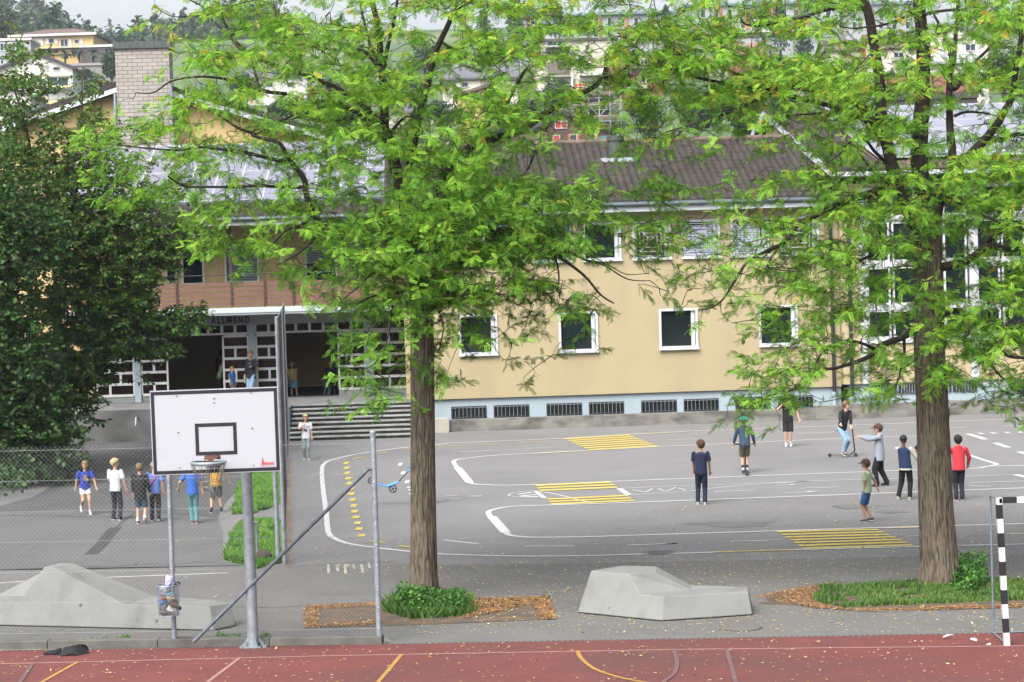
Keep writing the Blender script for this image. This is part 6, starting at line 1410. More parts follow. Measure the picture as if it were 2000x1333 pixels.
def grass_patch(name, label, polys, n, h, cols, seed=2, kind='stuff', lean=.35, wid=.012):
    r = np.random.default_rng(seed); pos = []
    for pts in polys:
        poly = [G(*p) for p in pts]; x0, x1 = min(p.x for p in poly), max(p.x for p in poly); y0, y1 = min(p.y for p in poly), max(p.y for p in poly); k = 0
        while k < n:
            x, y = r.uniform(x0, x1), r.uniform(y0, y1); c = False
            for i in range(len(poly)):
                a, b = poly[i], poly[i-1]
                if (a.y > y) != (b.y > y) and x < (b.x-a.x)*(y-a.y)/(b.y-a.y)+a.x: c = not c
            if c and mnoise.noise(Vector((x*1.8, y*1.8, seed)))+.5*mnoise.noise(Vector((x*6, y*6, seed))) > -.28: pos.append((x, y, 0)); k += 1
    pos = np.array(pos); m_ = len(pos); hh = h*r.uniform(.35, 1.2, m_)*(1+.6*np.array([mnoise.noise(Vector((p[0]*1.3, p[1]*1.3, 5+seed))) for p in pos])); d = r.normal(0, lean, (m_, 2)); a = r.uniform(0, math.pi, m_); wx, wy = np.cos(a)*wid, np.sin(a)*wid
    V = np.zeros((m_, 4, 3)); V[:, 0] = pos+np.stack([-wx, -wy, 0*wx], 1); V[:, 1] = pos+np.stack([wx, wy, 0*wx], 1)
    mid = pos+np.stack([d[:, 0]*hh*.4, d[:, 1]*hh*.4, hh*.6], 1); tip = pos+np.stack([d[:, 0]*hh, d[:, 1]*hh, hh], 1); V[:, 2] = mid+np.stack([wx, wy, 0*wx], 1)*.8; V[:, 3] = tip
    Fc = np.arange(m_*4).reshape(m_, 4)
    rn = np.clip(r.normal(.45, .2, m_)+.35*np.array([mnoise.noise(Vector((p[0]*.9, p[1]*.9, 9))) for p in pos]), 0, 1)
    return tag(np_mesh(name, V.reshape(-1, 3), Fc, leafmat(name+'_%d' % seed, cols, .3), None, rnd=rn), label, 'grass', kind=kind)
gcol = [(0, (.03,.065,.015)), (.5, (.055,.125,.022)), (.8, (.10,.17,.035)), (1, (.22,.19,.10))]
sheet('soil', gp([(595,1183),(760,1176),(1072,1166),(1085,1211),(840,1221),(593,1229)]), .010, soil)
sheet('soil', gp([(1480,1180),(1530,1160),(1640,1142),(1850,1132),(2100,1128),(2500,1120),(2500,1180),(2100,1186),(1850,1192),(1680,1192),(1600,1190),(1560,1184)]), .010, soil)
grass_patch('grass', 'green grass strip around the foot of the big locust trunk', [[(1588,1172),(1610,1152),(1700,1145),(1850,1138),(2100,1134),(2500,1128),(2500,1166),(2050,1172),(1800,1182),(1650,1188),(1610,1182)]], 24000, .10, gcol, 2)
grass_patch('grass', 'bright green grass in the strip between the left yard and the tall fence', [[(437,1095),(452,1050),(470,1022),(545,1020),(552,1100),(500,1112)], [(452,1006),(472,930),(490,925),(545,905),(548,985),(500,1003)]], 22000, .12, [(0, (.04,.10,.018)), (.5, (.08,.20,.025)), (1, (.16,.28,.045))], 4)
grass_patch('weeds', 'tall weeds and grass tufts at the foot of the slim locust trunk', [[(745,1195),(770,1172),(850,1160),(905,1176),(932,1196),(900,1206),(800,1211)]], 3600, .20, gcol, 6, wid=.011)
wl = leafmat('weed_leaf', [(0, (.022,.065,.014)), (.5, (.05,.14,.025)), (1, (.10,.22,.04))], .3)
hedge('weeds', 'broad leaved ground cover around the foot of the slim locust trunk', [(765,1198),(790,1178),(850,1168),(890,1176),(918,1192),(905,1203),(820,1209)], (.02,.42), 2400, wl, .55, 'weeds', seed=8)
hedge('weeds', 'dense green clump growing against the right side of the big locust trunk', [(1848,1140),(1860,1128),(1905,1126),(1930,1138),(1920,1160),(1870,1166)], (.05,.55), 2200, wl, .5, 'weeds', seed=9)
WL_N = ['weed leftmost along the track kerb, left of the black jacket', 'weed at the kerb just behind the black jacket', 'pair of weed leaves right behind the jacket at the kerb', 'low weed at the kerb, second right of the jacket', 'low weed at the kerb, third right of the jacket', 'weed at the kerb left of the brace foot', 'weed at the kerb below the foot of the diagonal brace', 'weed at the kerb just right of the diagonal brace foot', 'weed at the kerb touching the left of the hoop post', 'weed at the kerb just right of the hoop post']
for i, (px, py) in enumerate(((100,1258),(170,1256),(200,1254),(215,1254),(235,1253),(247,1252),(430,1248),(440,1247),(460,1247),(518,1246),(980,1212),(1230,1083))):
    if i > 9: continue
    hedge('weed_tuft', WL_N[i] if i < 10 else ('small green tuft at the edge of the leaf litter patch' if i == 10 else 'green twig lying on the white line of the play road'), [(px-9, py-2), (px+9, py-2), (px+9, py+3), (px-9, py+3)], (.02,.10), 70, wl, .34, 'weed', seed=20+i)['group'] = 'weeds along the kerb' if i < 10 else "loose green tufts"
# fallen leaves
def fallen(name, label, gen, n, cols, seed, z=.02, size=.052):
    r = np.random.default_rng(seed); pos = gen(r, n); m_ = len(pos); tv = np.array([(0, 0, 0), (.5, .22, .02), (1, 0, .0), (.5, -.22, .02)])*size; tf = np.array([(0, 1, 2, 3)])
    d = r.normal(size=(m_, 3)); d[:, 2] *= .12; V, Fc = scatter(tv, tf, pos, d, rand_up(m_, .22), r.uniform(.5, 1.3, m_)); V[:, 2] = np.maximum(V[:, 2], pos[:, 2].min())
    return tag(np_mesh(name, V, Fc, leafmat(name+'_%d' % seed, cols, .1, .8), None, rnd=r.random(m_)), label, 'leaves', kind='stuff')
lc = [(0, (.13,.085,.035)), (.35, (.30,.22,.07)), (.7, (.38,.31,.11)), (1, (.40,.37,.24))]
def region(pts, z):
    poly = [G(*p) for p in pts]
    def gen(r, n):
        x0, x1 = min(p.x for p in poly), max(p.x for p in poly); y0, y1 = min(p.y for p in poly), max(p.y for p in poly); out = []
        while len(out) < n:
            x, y = r.uniform(x0, x1), r.uniform(y0, y1); c = False
            for i in range(len(poly)):
                a, b = poly[i], poly[i-1]
                if (a.y > y) != (b.y > y) and x < (b.x-a.x)*(y-a.y)/(b.y-a.y)+a.x: c = not c
            if c and r.random() < .35+.9*(.5+.5*mnoise.noise(Vector((x*.8, y*.8, 3)))): out.append((x, y, z))
        return np.array(out)
    return gen
fallen('fallen_leaves', 'small yellow leaves scattered over the asphalt and the track', region([(750,1110),(1100,1095),(1400,1082),(1800,1040),(2300,1020),(2300,1235),(800,1240)], .016), 8000, lc, 1)
fallen('fallen_leaves', 'thin scatter of yellow leaves on the play road', region([(600,1060),(900,1050),(1300,990),(1800,960),(2300,980),(2300,1060),(1400,1090),(600,1120)], .016), 2600, lc, 2)
fallen('fallen_leaves', 'yellow leaves scattered on the red track', region([(-200,1275),(2200,1238),(2300,1400),(-200,1400)], .030), 1500, lc, 3)
fallen('fallen_leaves', 'few yellow leaves on the left yard and behind the fence', region([(-100,1060),(420,1050),(750,1120),(750,1235),(-100,1245)], .016), 420, lc, 4)
lo = [(0, (.07,.04,.025)), (.4, (.17,.085,.035)), (.75, (.30,.16,.055)), (1, (.36,.25,.11))]
fallen('leaf_litter', 'orange leaf litter piled along the edges of the square tree pit', region([(597,1184),(760,1178),(760,1184),(625,1192),(620,1222),(700,1216),(750,1214),(740,1222),(594,1228)], .02), 2600, lo, 5, .03)
fallen('leaf_litter', 'orange leaf litter covering the tree pit right of the slim trunk', region([(900,1172),(1072,1166),(1085,1211),(1060,1211),(1040,1180),(960,1200),(900,1210),(920,1185)], .02), 5200, lo, 6, .03)
fallen('leaf_litter', 'orange leaf litter between the angular bench and the grass strip', region([(1475,1166),(1560,1150),(1620,1140),(1600,1165),(1600,1180),(1660,1192),(1800,1188),(2100,1178),(2100,1186),(1700,1197),(1590,1190),(1520,1176)], .02), 3600, lo, 7, .03)
fallen('leaf_litter', 'strip of leaf litter along the foot of the track kerb', region([(-100,1262),(0,1258),(745,1244),(748,1250),(0,1266),(-100,1270)], .03), 1500, lo, 8, .03)
fallen('leaf_litter', 'rust coloured leaves heaped along the foot of the tall fence', region([(552,1105),(560,1000),(563,900),(568,900),(571,1000),(566,1108)], .02), 1600, lo, 9, .04)
# ------------------------------------------------------------------ the hillside behind: houses and trees
def bg_house(name, label, cat, x0, x1, pyt, pyb, D, depth, wall, roof=('flat',), wins=(), yaw=0, roofmat=None, parts=(), winmat=None, framemat=None, drop=6, trim=None):
    F = Fr(((x0-1000)/F_PX*D, D), yaw); W_ = F.hit(x1, (pyt+pyb)/2)[0]; xm = (x0+x1)/2; zt1 = F.hit(xm, pyt)[1]; zb1 = F.hit(xm, pyb)[1]; t = thing(name, label, cat, (F.o.x, F.o.y, 0), F.yaw)
    m = MB(); m.box(0, W_, 0, depth, zb1-drop, zt1)
    rm = roofmat or brown_roof; r = MB(); ov = max(.5, W_*.05)
    if roof[0] == 'gable':      # ridge runs back, gable faces the camera
        xa, za = F.hit(roof[1], roof[2]); m.quad((0, 0, zt1), (W_, 0, zt1), (xa, 0, za-.1)); m.quad((W_, depth, zt1), (0, depth, zt1), (xa, depth, za-.1)); k = .45
        for (u_, s_) in ((0, -1), (W_, 1)):
            sl_ = (za-zt1)/abs(xa-u_); uo = u_+s_*ov; zo = zt1-sl_*ov
            q = [(uo, -ov, zo), (xa, -ov, za), (xa, depth+ov, za), (uo, depth+ov, zo)]; q2 = [(a, b, c+k) for a, b, c in q]; kk = len(r.v); r.v += q+q2
            r.f += [tuple(kk+i for i in w) for w in ((0,1,2,3),(7,6,5,4),(0,4,5,1),(1,5,6,2),(2,6,7,3),(3,7,4,0))]
    elif roof[0] == 'hip':
        za = F.hit(xm, roof[1], depth/2)[1]; a = [(-ov, -ov, zt1), (W_+ov, -ov, zt1), (W_+ov, depth+ov, zt1), (-ov, depth+ov, zt1)]; inset = min(W_*.32, depth*.5); b = [(inset, depth/2, za), (W_-inset, depth/2, za)]
        r.quad(a[0], a[1], b[1], b[0]); r.quad(a[1], a[2], b[1]); r.quad(a[2], a[3], b[0], b[1]); r.quad(a[3], a[0], b[0]); r.box(-ov, W_+ov, -ov, depth+ov, zt1-.25, zt1-.003)
    elif roof[0] == 'eaves':    # ridge parallel to the facade
        za = F.hit(xm, roof[1], depth/2)[1]; r.quad((-ov, -ov, zt1), (W_+ov, -ov, zt1), (W_+ov, depth/2, za), (-ov, depth/2, za)); r.quad((W_+ov, depth+ov, zt1), (-ov, depth+ov, zt1), (-ov, depth/2, za), (W_+ov, depth/2, za)); r.box(-ov, W_+ov, -ov, depth+ov, zt1-.3, zt1-.003); m.quad((0, 0, zt1), (0, depth, zt1), (0, depth/2, za-.1)); m.quad((W_, depth, zt1), (W_, 0, zt1), (W_, depth/2, za-.1))
    else: r.box(-ov*.5, W_+ov*.5, -ov*.5, depth+ov*.5, zt1+.003, zt1+.5)
    m.build('wall', wall, t); r.build('roof', rm, t)
    if trim: q = MB(); q.box(-ov-.1, W_+ov+.1, -ov-.15, -ov-.003, zt1-.35, zt1+.15); q.build('fascia', trim, t)
    for w in wins:
        a, b = F.hit(w[0], w[3]), F.hit(w[2], w[1]); fr = MB(); e = .09 if D < 330 else .13; frame_bars(fr, a[0], b[0], a[1], b[1], e, -.12, -.004)
        if b[0]-a[0] > 1.5: xm_ = (a[0]+b[0])/2; fr.box(xm_-e/2, xm_+e/2, -.11, -.005, a[1]+e, b[1]-e)
        o = fr.build('window', framemat or whitef, t); p = MB(); p.box(a[0]+.05, b[0]-.05, -.06, -.04, a[1]+.05, b[1]-.05); p.build('pane', (w[4] if len(w) > 4 else None) or winmat or M('far_glass', (.03,.045,.06), .2, .3, .5, spec=.5), o)
    for nm, q, v0_, v1_, mt in parts:
        a, b = F.hit(q[0], q[3], v0_), F.hit(q[2], q[1], v0_); m = MB(); m.box(a[0], b[0], v0_, v1_, a[1], b[1]); m.build(nm, mt, t)
    return t, F
cream = M('cream_wall', (.62,.58,.50), .9, .04, .3); villa_y = M('villa_yellow', (.60,.44,.20), .9, .05, .3); white_w = M('white_wall', (.68,.66,.64), .9, .04, .3); chalet = M('chalet_wood', (.085,.045,.035), .85, .2, 3, stretch=(.3, 1, 8))
shut = M('red_shutter', (.42,.05,.045), .8); grey_w = M('grey_panel', (.36,.38,.41), .8, .08, .3); dark_w = M('dark_cladding', (.075,.065,.07), .8, .2, .5); ocre = M('ochre_panel', (.42,.17,.07), .8, .15, .5); bluish = M('blue_roof', (.16,.22,.28), .7, .15, .3); redb = M('red_brown_wall', (.22,.09,.06), .9, .15, .3); blind_g = M('far_blind', (.30,.28,.26), .8, .05, 3)
Zt = lambda px, py, D: P(px, py, D).z
bg_house('villa', 'wide yellow villa with a low brown hipped roof and white fascia on the wooded slope', 'house', 48, 182, 68, 98, 460, 14, villa_y, ('hip', 57), [(95,75,106,86),(118,76,133,92),(145,77,155,86)], yaw=-2, trim=white_w,
   parts=(('shutter', (67,74,84,90), -.16, -.01, white_w), ('shutter', (89,75,94,86), -.16, -.01, white_w), ('shutter', (107,75,112,86), -.16, -.01, white_w), ('shutter', (135,77,139,92), -.16, -.01, white_w), ('shutter', (157,77,161,87), -.16, -.01, white_w), ('balcony', (66,92,178,95), -1.6, -.02, white_w), ('lower_wall', (70,96,172,108), -.5, -.02, villa_y), ('lower_window', (76,97,86,104), -.6, -.51, M('far_glass', (.03,.045,.06))), ('lower_window', (101,98,113,104), -.6, -.51, M('far_glass', (.03,.045,.06))), ('lower_window', (140,98,160,105), -.6, -.51, M('far_glass', (.03,.045,.06)))))
bg_house('bungalow', 'flat roofed glazed bungalow just left of the yellow villa', 'house', -20, 60, 80, 112, 440, 10, grey_w, ('flat',), [(0,84,15,100),(16,84,30,100),(31,84,44,100)], roofmat=white_w, yaw=2)
bg_house('carport', 'white roofed open carport terrace right of the yellow villa', 'carport', 178, 232, 92, 104, 450, 8, dark_w, ('flat',), [], roofmat=white_w)
bg_house('garden_wall', 'grey retaining wall on the slope below the palms', 'wall', 150, 235, 128, 152, 425, 1.2, M('retaining_wall', (.22,.22,.21), .9, .2, .5), ('flat',), [], roofmat=M('retaining_cap', (.3,.3,.29), .9))
bg_house('house', 'white gabled house with a glazed yellow balcony seen between the maple leaves', 'house', 14, 143, 136, 205, 350, 12, white_w, ('gable', 72, 106), [(79,127,97,139,blind_g),(103,130,118,139),(70,153,87,163),(71,180,88,190),(93,150,134,170),(93,177,112,194,white_w),(114,177,133,194,white_w)], yaw=3, drop=14,
   parts=(('yellow_panel', (88,146,138,149), -.5, -.2, cream), ('balcony', (88,168,138,172), -1.5, -.2, M('balcony_yellow', (.68,.60,.30), .9)), ('yellow_panel', (89,174,92,200), -.4, -.2, M('balcony_yellow', (.68,.60,.30))), ('yellow_panel', (89,196,140,204), -.3, -.2, M('balcony_yellow', (.68,.60,.30)))), roofmat=M('anthracite_roof', (.06,.055,.06), .8, .2, .5))
bg_house('house', 'small white house half hidden low behind the maple', 'house', -30, 60, 190, 232, 300, 9, white_w, ('gable', 20, 176), [(34,214,41,226)], roofmat=M('anthracite_roof', (.06,.055,.06)))
# chalet
bg_house('chalet', 'brown wooden chalet with red shutters and small white framed windows above the tiled roof', 'house', 1033, 1196, 262, 292, 270, 11, chalet, ('gable', 1101, 224), [(1035,262,1047,275),(1084,236,1108,252,shut),(1135,237,1141,243),(1066,238,1072,245),(1112,262,1127,278),(1149,261,1164,277),(1080,264,1094,279,shut)], roofmat=M('chalet_roof', (.05,.05,.06), .8), drop=10,
   parts=(('shutter', (1108.5,263,1112,278), -.14, -.01, shut), ('shutter', (1127.5,263,1132,277), -.14, -.01, shut), ('shutter', (1145,262,1149,277), -.14, -.01, shut), ('shutter', (1164.5,262,1169,276), -.14, -.01, shut), ('balcony', (1170,265,1194,285), -1.0, -.1, M('teal_panel', (.08,.16,.20), .8))))
bg_house('house', 'low white annexe wall left of the chalet', 'house', 1010, 1060, 272, 292, 262, 7, cream, ('eaves', 262), [(1019,276,1030,286)], drop=6)
bg_house('house', 'yellow gabled house seen through the gap in the middle crown', 'house', 908, 990, 188, 232, 300, 11, villa_y, ('gable', 952, 170), [(922,191,940,201),(977,191,986,203),(985,215,995,228)], roofmat=M('far_tile', (.16,.10,.09), .8, .2, .5), drop=12, parts=(('shutter', (918,191,922,201), -.14, -.01, shut), ('shutter', (941,191,945,201), -.14, -.01, shut)))
bg_house('house', 'grey roofed house behind the middle crown left of the yellow gabled house', 'house', 720, 800, 218, 262, 280, 10, cream, ('eaves', 198), [(728,222,738,234),(750,224,762,236)], roofmat=M('slate_roof', (.12,.12,.14), .8, .2, .5), drop=12)
bg_house('house', 'cream house low behind the crown of the slim locust tree', 'house', 500, 600, 150, 190, 380, 10, white_w, ('eaves', 135), [(520,160,534,172),(560,160,574,172)], roofmat=M('slate_roof', (.12,.12,.14)), drop=12)
bg_house('house', 'dark roofed house high between the two crowns', 'house', 880, 1010, 152, 186, 360, 12, cream, ('eaves', 118), [(900,160,915,172)], roofmat=M('slate_roof', (.12,.12,.14)), drop=12)
# big grey school on the hilltop
wn_ = []; pr_ = []
for i in range(10):
    x = 1160+i*26; wn_.append((x, 34, x+9, 52)); wn_.append((x, 56, x+9, 74))
    if i % 2 == 0: pr_.append(('ochre_panel', (x+10, 33, x+15, 74), -.18, -.01, ocre))
bg_house('apartment_block', 'long grey flat roofed block with ochre panels on the hilltop', 'apartment block', 1028, 1350, 30, 80, 470, 18, grey_w, ('flat',), [(1036,34,1044,50)]+wn_[:14], roofmat=bluish, parts=pr_+[('ochre_panel', (1029,33,1035,60), -.18, -.01, redb)], drop=16)
wn_ = []; pr_ = []
for i in range(9):
    x = 1368+i*26; wn_.append((x, 18, x+10, 36)); wn_.append((x, 40, x+10, 58))
    if i % 2: pr_.append(('ochre_panel', (x+11, 16, x+17, 58), -.18, -.01, ocre))
bg_house('apartment_block', 'taller grey block with blue roof edge and ochre panels behind the right crown', 'apartment block', 1352, 1600, 10, 66, 450, 18, grey_w, ('flat',), wn_, roofmat=bluish, parts=pr_+[('base_band', (1352,60,1600,64), -.8, -.02, white_w), ('undercroft', (1420,66,1600,76), -.1, -.01, dark_w)], drop=16)
bg_house('apartment_block', 'white block with small windows behind the upper right crown', 'apartment block', 1600, 1800, 10, 60, 430, 16, grey_w, ('flat',), [(x, 20, x+10, 38) for x in range(1612, 1790, 26)]+[(x, 42, x+10, 58) for x in range(1612, 1790, 26)], roofmat=bluish, drop=16)
bg_house('terraced_flats', 'stepped cream and dark terraced flats below the grey hilltop block', 'apartment block', 1060, 1205, 80, 178, 400, 16, M('flats_cream', (.55,.52,.44), .9, .05, .3), ('flat',), [(1068,80,1108,91),(1078,103,1100,118),(1128,108,1142,117),(1130,122,1156,138),(1178,120,1193,136),(1112,103,1127,116)], roofmat=dark_w,
   parts=(('dark_band', (1065,92,1112,102), -.5, -.02, dark_w), ('dark_band', (1070,121,1110,144), -.5, -.02, M('taupe', (.16,.13,.12), .9)), ('balcony', (1132,138,1195,148), -1.6, -.02, white_w), ('balcony', (1068,90.5,1114,92.5), -1.4, -.02, white_w), ('balcony', (1060,149,1116,151), -1.4, -.02, white_w), ('column', (1076,151,1079,175), -1.2, -.9, white_w), ('column', (1116,151,1119,175), -1.2, -.9, white_w)), drop=14)
bl_ = bg_house('terraced_flats', 'red brown block of flats with pale balconies right of the scaffolding', 'apartment block', 1205, 1296, 108, 184, 370, 14, redb, ('flat',), [(1216,112,1236,126),(1250,114,1266,128),(1218,136,1232,150),(1246,150,1262,163),(1278,152,1284,164)], roofmat=dark_w,
   parts=(('balcony', (1226,166,1264,174), -1.4, -.02, white_w), ('balcony', (1226,128,1264,134), -1.4, -.02, M('taupe', (.16,.13,.12)))), drop=14)
# scaffolded shell
tS, FS = bg_house('building_shell', 'unfinished concrete building wrapped in scaffolding behind the chalet', 'building', 1120, 1208, 188, 250, 310, 10, M('raw_concrete', (.34,.33,.29), .9, .1, .4), ('flat',), [], roofmat=M('raw_concrete', (.34,.33,.29)), parts=(('opening', (1148,211,1190,226), -.1, -.02, black_m), ('opening', (1130,190,1196,200), -.1, -.02, dark_w), ('opening', (1140,238,1200,248), -.1, -.02, dark_w)), drop=10)
sf = thing('scaffolding', 'tubular scaffolding with pink decks in front of the concrete shell', 'scaffolding', (FS.o.x, FS.o.y, 0), FS.yaw); m = MB(); dk_ = MB(); W_ = FS.hit(1212, 220)[0]; zb_, zt__ = FS.hit(1160, 252)[1], FS.hit(1160, 184)[1]
for i in range(6):
    x = W_*i/5
    for y in (-1.4, -.5): m.tube([(x, y, zb_-3), (x, y, zt__+1)], .07, 5)
lv = [zb_+(zt__-zb_)*k/3 for k in range(4)]
for z_ in lv:
    dk_.box(0, W_, -1.45, -.45, z_, z_+.12); m.tube([(0, -1.4, z_+1), (W_, -1.4, z_+1)], .05, 4)
for i in range(5):
    m.tube([(W_*i/5, -1.42, lv[1]), (W_*(i+1)/5, -1.42, lv[2])], .05, 4) if i % 2 else m.tube([(W_*(i+1)/5, -1.42, lv[1]), (W_*i/5, -1.42, lv[2])], .05, 4)
xe = W_
for dx in (0, 1.2, 2.4): m.tube([(xe+dx, -1.3, zt__-4-dx), (xe+dx+7, -1.3, zb_-3)], .06, 4)
m.build('poles', M('scaffold_steel', (.40,.42,.44), .6), sf); dk_.build('deck', M('scaffold_deck', (.50,.34,.32), .8), sf)
bn_ = thing('banner', 'small red orange banner hanging above the scaffolded building', 'banner', P(1134, 172, 330)); m = MB(); m.box(-.95, .95, -.03, .03, -.65, .65); m.build('cloth', M('banner_red', (.70,.10,.04), .7), bn_); m = MB()
for x in (-.3, .1, .45): m.box(x-.12, x+.08, -.04, -.031, -.25, .3)
m.build('print', white_w, bn_); m = MB(); m.tube([(-1, 0, 5), (-1, 0, -12)], .08, 6); m.build('pole', galv, bn_)
# right side houses
bg_house('house', 'small brown tiled house with a skylight below the hilltop block', 'house', 1446, 1492, 104, 118, 330, 9, redb, ('eaves', 84), [], roofmat=M('tile_brown', (.26,.14,.11), .85, .2, .6), drop=10, parts=(('skylight', (1437,86,1460,92), -.9, -.6, white_w),))
bg_house('house', 'grey brown roofed house left of the leaning stem behind the right crown', 'house', 1630, 1680, 96, 116, 300, 9, cream, ('eaves', 78), [(1640,98,1648,108)], roofmat=M('grey_brown_roof', (.15,.12,.12), .85, .2, .6), drop=10)
bg_house('house', 'wide grey roofed house between the two main stems of the right tree', 'house', 1715, 1790, 92, 140, 320, 10, cream, ('eaves', 66), [(1745,102,1765,114)], roofmat=M('grey_brown_roof', (.15,.12,.12)), drop=10)
bg_house('house', 'white house with a pale gable right of the main stem', 'house', 1815, 1930, 80, 130, 300, 10, white_w, ('gable', 1865, 52), [(1830,62,1850,72),(1885,86,1905,100)], roofmat=M('slate_roof', (.12,.12,.14)), drop=12)
bg_house('house', 'cream house with blue shutters just above the red tiled roof', 'house', 1808, 1915, 120, 152, 240, 9, cream, ('eaves', 104), [(1832,131,1850,143,M('blue_grey_shutter', (.20,.24,.32), .8))], roofmat=M('pale_roof', (.38,.40,.42), .8), drop=8)
tR = thing('tiled_house', 'house with a red tiled hipped roof behind the right school wing', 'house', P(1850, 180, 150)); m = MB(); m.box(-3.4, 1.4, 0, 8, -12, -1.0); m.build('wall', cream, tR)
zc_ = 0; o = tile_roof('roof', tR, -4.0, 2.0, -.8, -.15, 4, 1.5, tile_red, .42, .5); m = MB(); m.box(-4.1, 2.1, -.95, -.8, -.55, -.12); m.box(-4.0, 2.0, -.79, 8.5, -1.0, -.5); m.build('fascia', dark_w, tR)
# flag
fg = thing('flag', 'red and white flag on a pole between the branches of the right tree', 'flag', P(1683, 100, 160)); m = MB()
m.tube([(0, 0, -14), (0, 0, 1.2)], .05, 8); m.build('pole', galv, fg)
def ripple(x0, x1, z0, z1, mat, nm):
    m = MB(); n_ = 8
    for i in range(n_):
        a, b = x0+(x1-x0)*i/n_, x0+(x1-x0)*(i+1)/n_; ya, yb = .12*math.sin(a*5), .12*math.sin(b*5); m.quad((a, ya, z0-a*.55), (b, yb, z0-b*.55), (b, yb, z1-b*.55), (a, ya, z1-a*.55))
    m.build(nm, mat, fg)
flr = M('flag_red', (.70,.04,.03), .8); ripple(.03, .35, -.55, .85, flr, 'cloth'); ripple(.35, .95, -.5, .8, M('flag_white', (.75,.75,.75), .8), 'cloth'); ripple(.95, 1.35, -.5, .4, flr, 'cloth')
lp = thing('street_lamp', 'slender grey street lamp on the slope below the hilltop block', 'street lamp', P(1476, 84, 380)); m = MB(); m.tube([(0, 0, -3), (0, 0, 2.4)], .07, 6); m.build('pole', galv, lp); m = MB(); m.box(-.1, .55, -.12, .12, 2.4, 2.52); m.build('lamp', galv, lp)

# hillside trees, each with its own crown and trunk
far_leaf = leafmat('far_leaf', [(0, (.008,.024,.008)), (.4, (.016,.042,.013)), (.8, (.036,.066,.018)), (1, (.07,.09,.024))], .2)
far_blue = leafmat('conifer_leaf', [(0, (.020,.040,.030)), (.5, (.040,.070,.048)), (1, (.08,.11,.07))], .15)
far_light = leafmat('light_leaf', [(0, (.03,.07,.015)), (.5, (.07,.13,.03)), (1, (.14,.18,.05))], .3)
def bg_tree(name, label, px, pyb, pyt, hw, D, mat, shape='round', n=700, ls=None, group='trees on the hillside', seed=0):
    r = np.random.default_rng(seed+int(px)); b = P(px, pyb, D); tp = P(px, pyt, D); H = tp.z-b.z; R_ = hw/F_PX*D; t = thing(name, label, 'tree', (b.x, b.y, b.z), 0, group); tb = H*(.22 if shape == 'round' else .08)
    m = MB(); m.tube([(0, 0, -3), (.1, 0, tb), (0, 0, H*.8)], [R_*.07+.12, R_*.05+.08, .05], 7); m.build('trunk', bark_far, t)
    ls = ls or 3.2/F_PX*D*1.5; pos = []
    if shape == 'round':
        nl = 16; lc_ = r.normal(size=(nl, 3)); lc_ /= np.linalg.norm(lc_, axis=1)[:, None]; lc_ *= r.uniform(.35, .8, (nl, 1)); lr = r.uniform(.25, .48, nl)
        k = r.integers(0, nl, n); v = r.normal(size=(n, 3)); v /= np.linalg.norm(v, axis=1)[:, None]; q = lc_[k]+v*lr[k][:, None]*r.uniform(.6, 1.08, (n, 1)); q[:, 2] = q[:, 2]*.5*(H-tb)+tb+(H-tb)*.5; q[:, :2] *= R_; pos = q
        tn = np.repeat(0, n)+lc_[k][:, 2]*.15
    else:
        h = r.uniform(0, 1, n)**.8; a = r.uniform(0, 6.28, n); whorl = .72+.28*np.sin(h*44+a*1.0); rad = R_*(1-h)**(.8 if shape == 'cone' else .45)*whorl*r.uniform(.35, 1.05, n)+.05; pos = np.stack([rad*np.cos(a), rad*np.sin(a), tb+(H-tb)*h-rad*.25], 1); tn = np.zeros(n)
    d = r.normal(size=(n, 3)); V, Fc = scatter(SIM[0]/.11, SIM[1], pos, d, rand_up(n, .8), ls*r.uniform(.6, 1.4, n)); rn = np.clip(r.normal(.42, .2, n)+tn, 0, 1); np_mesh('crown', V, Fc, mat, t, rnd=np.repeat(rn, 2)); return t
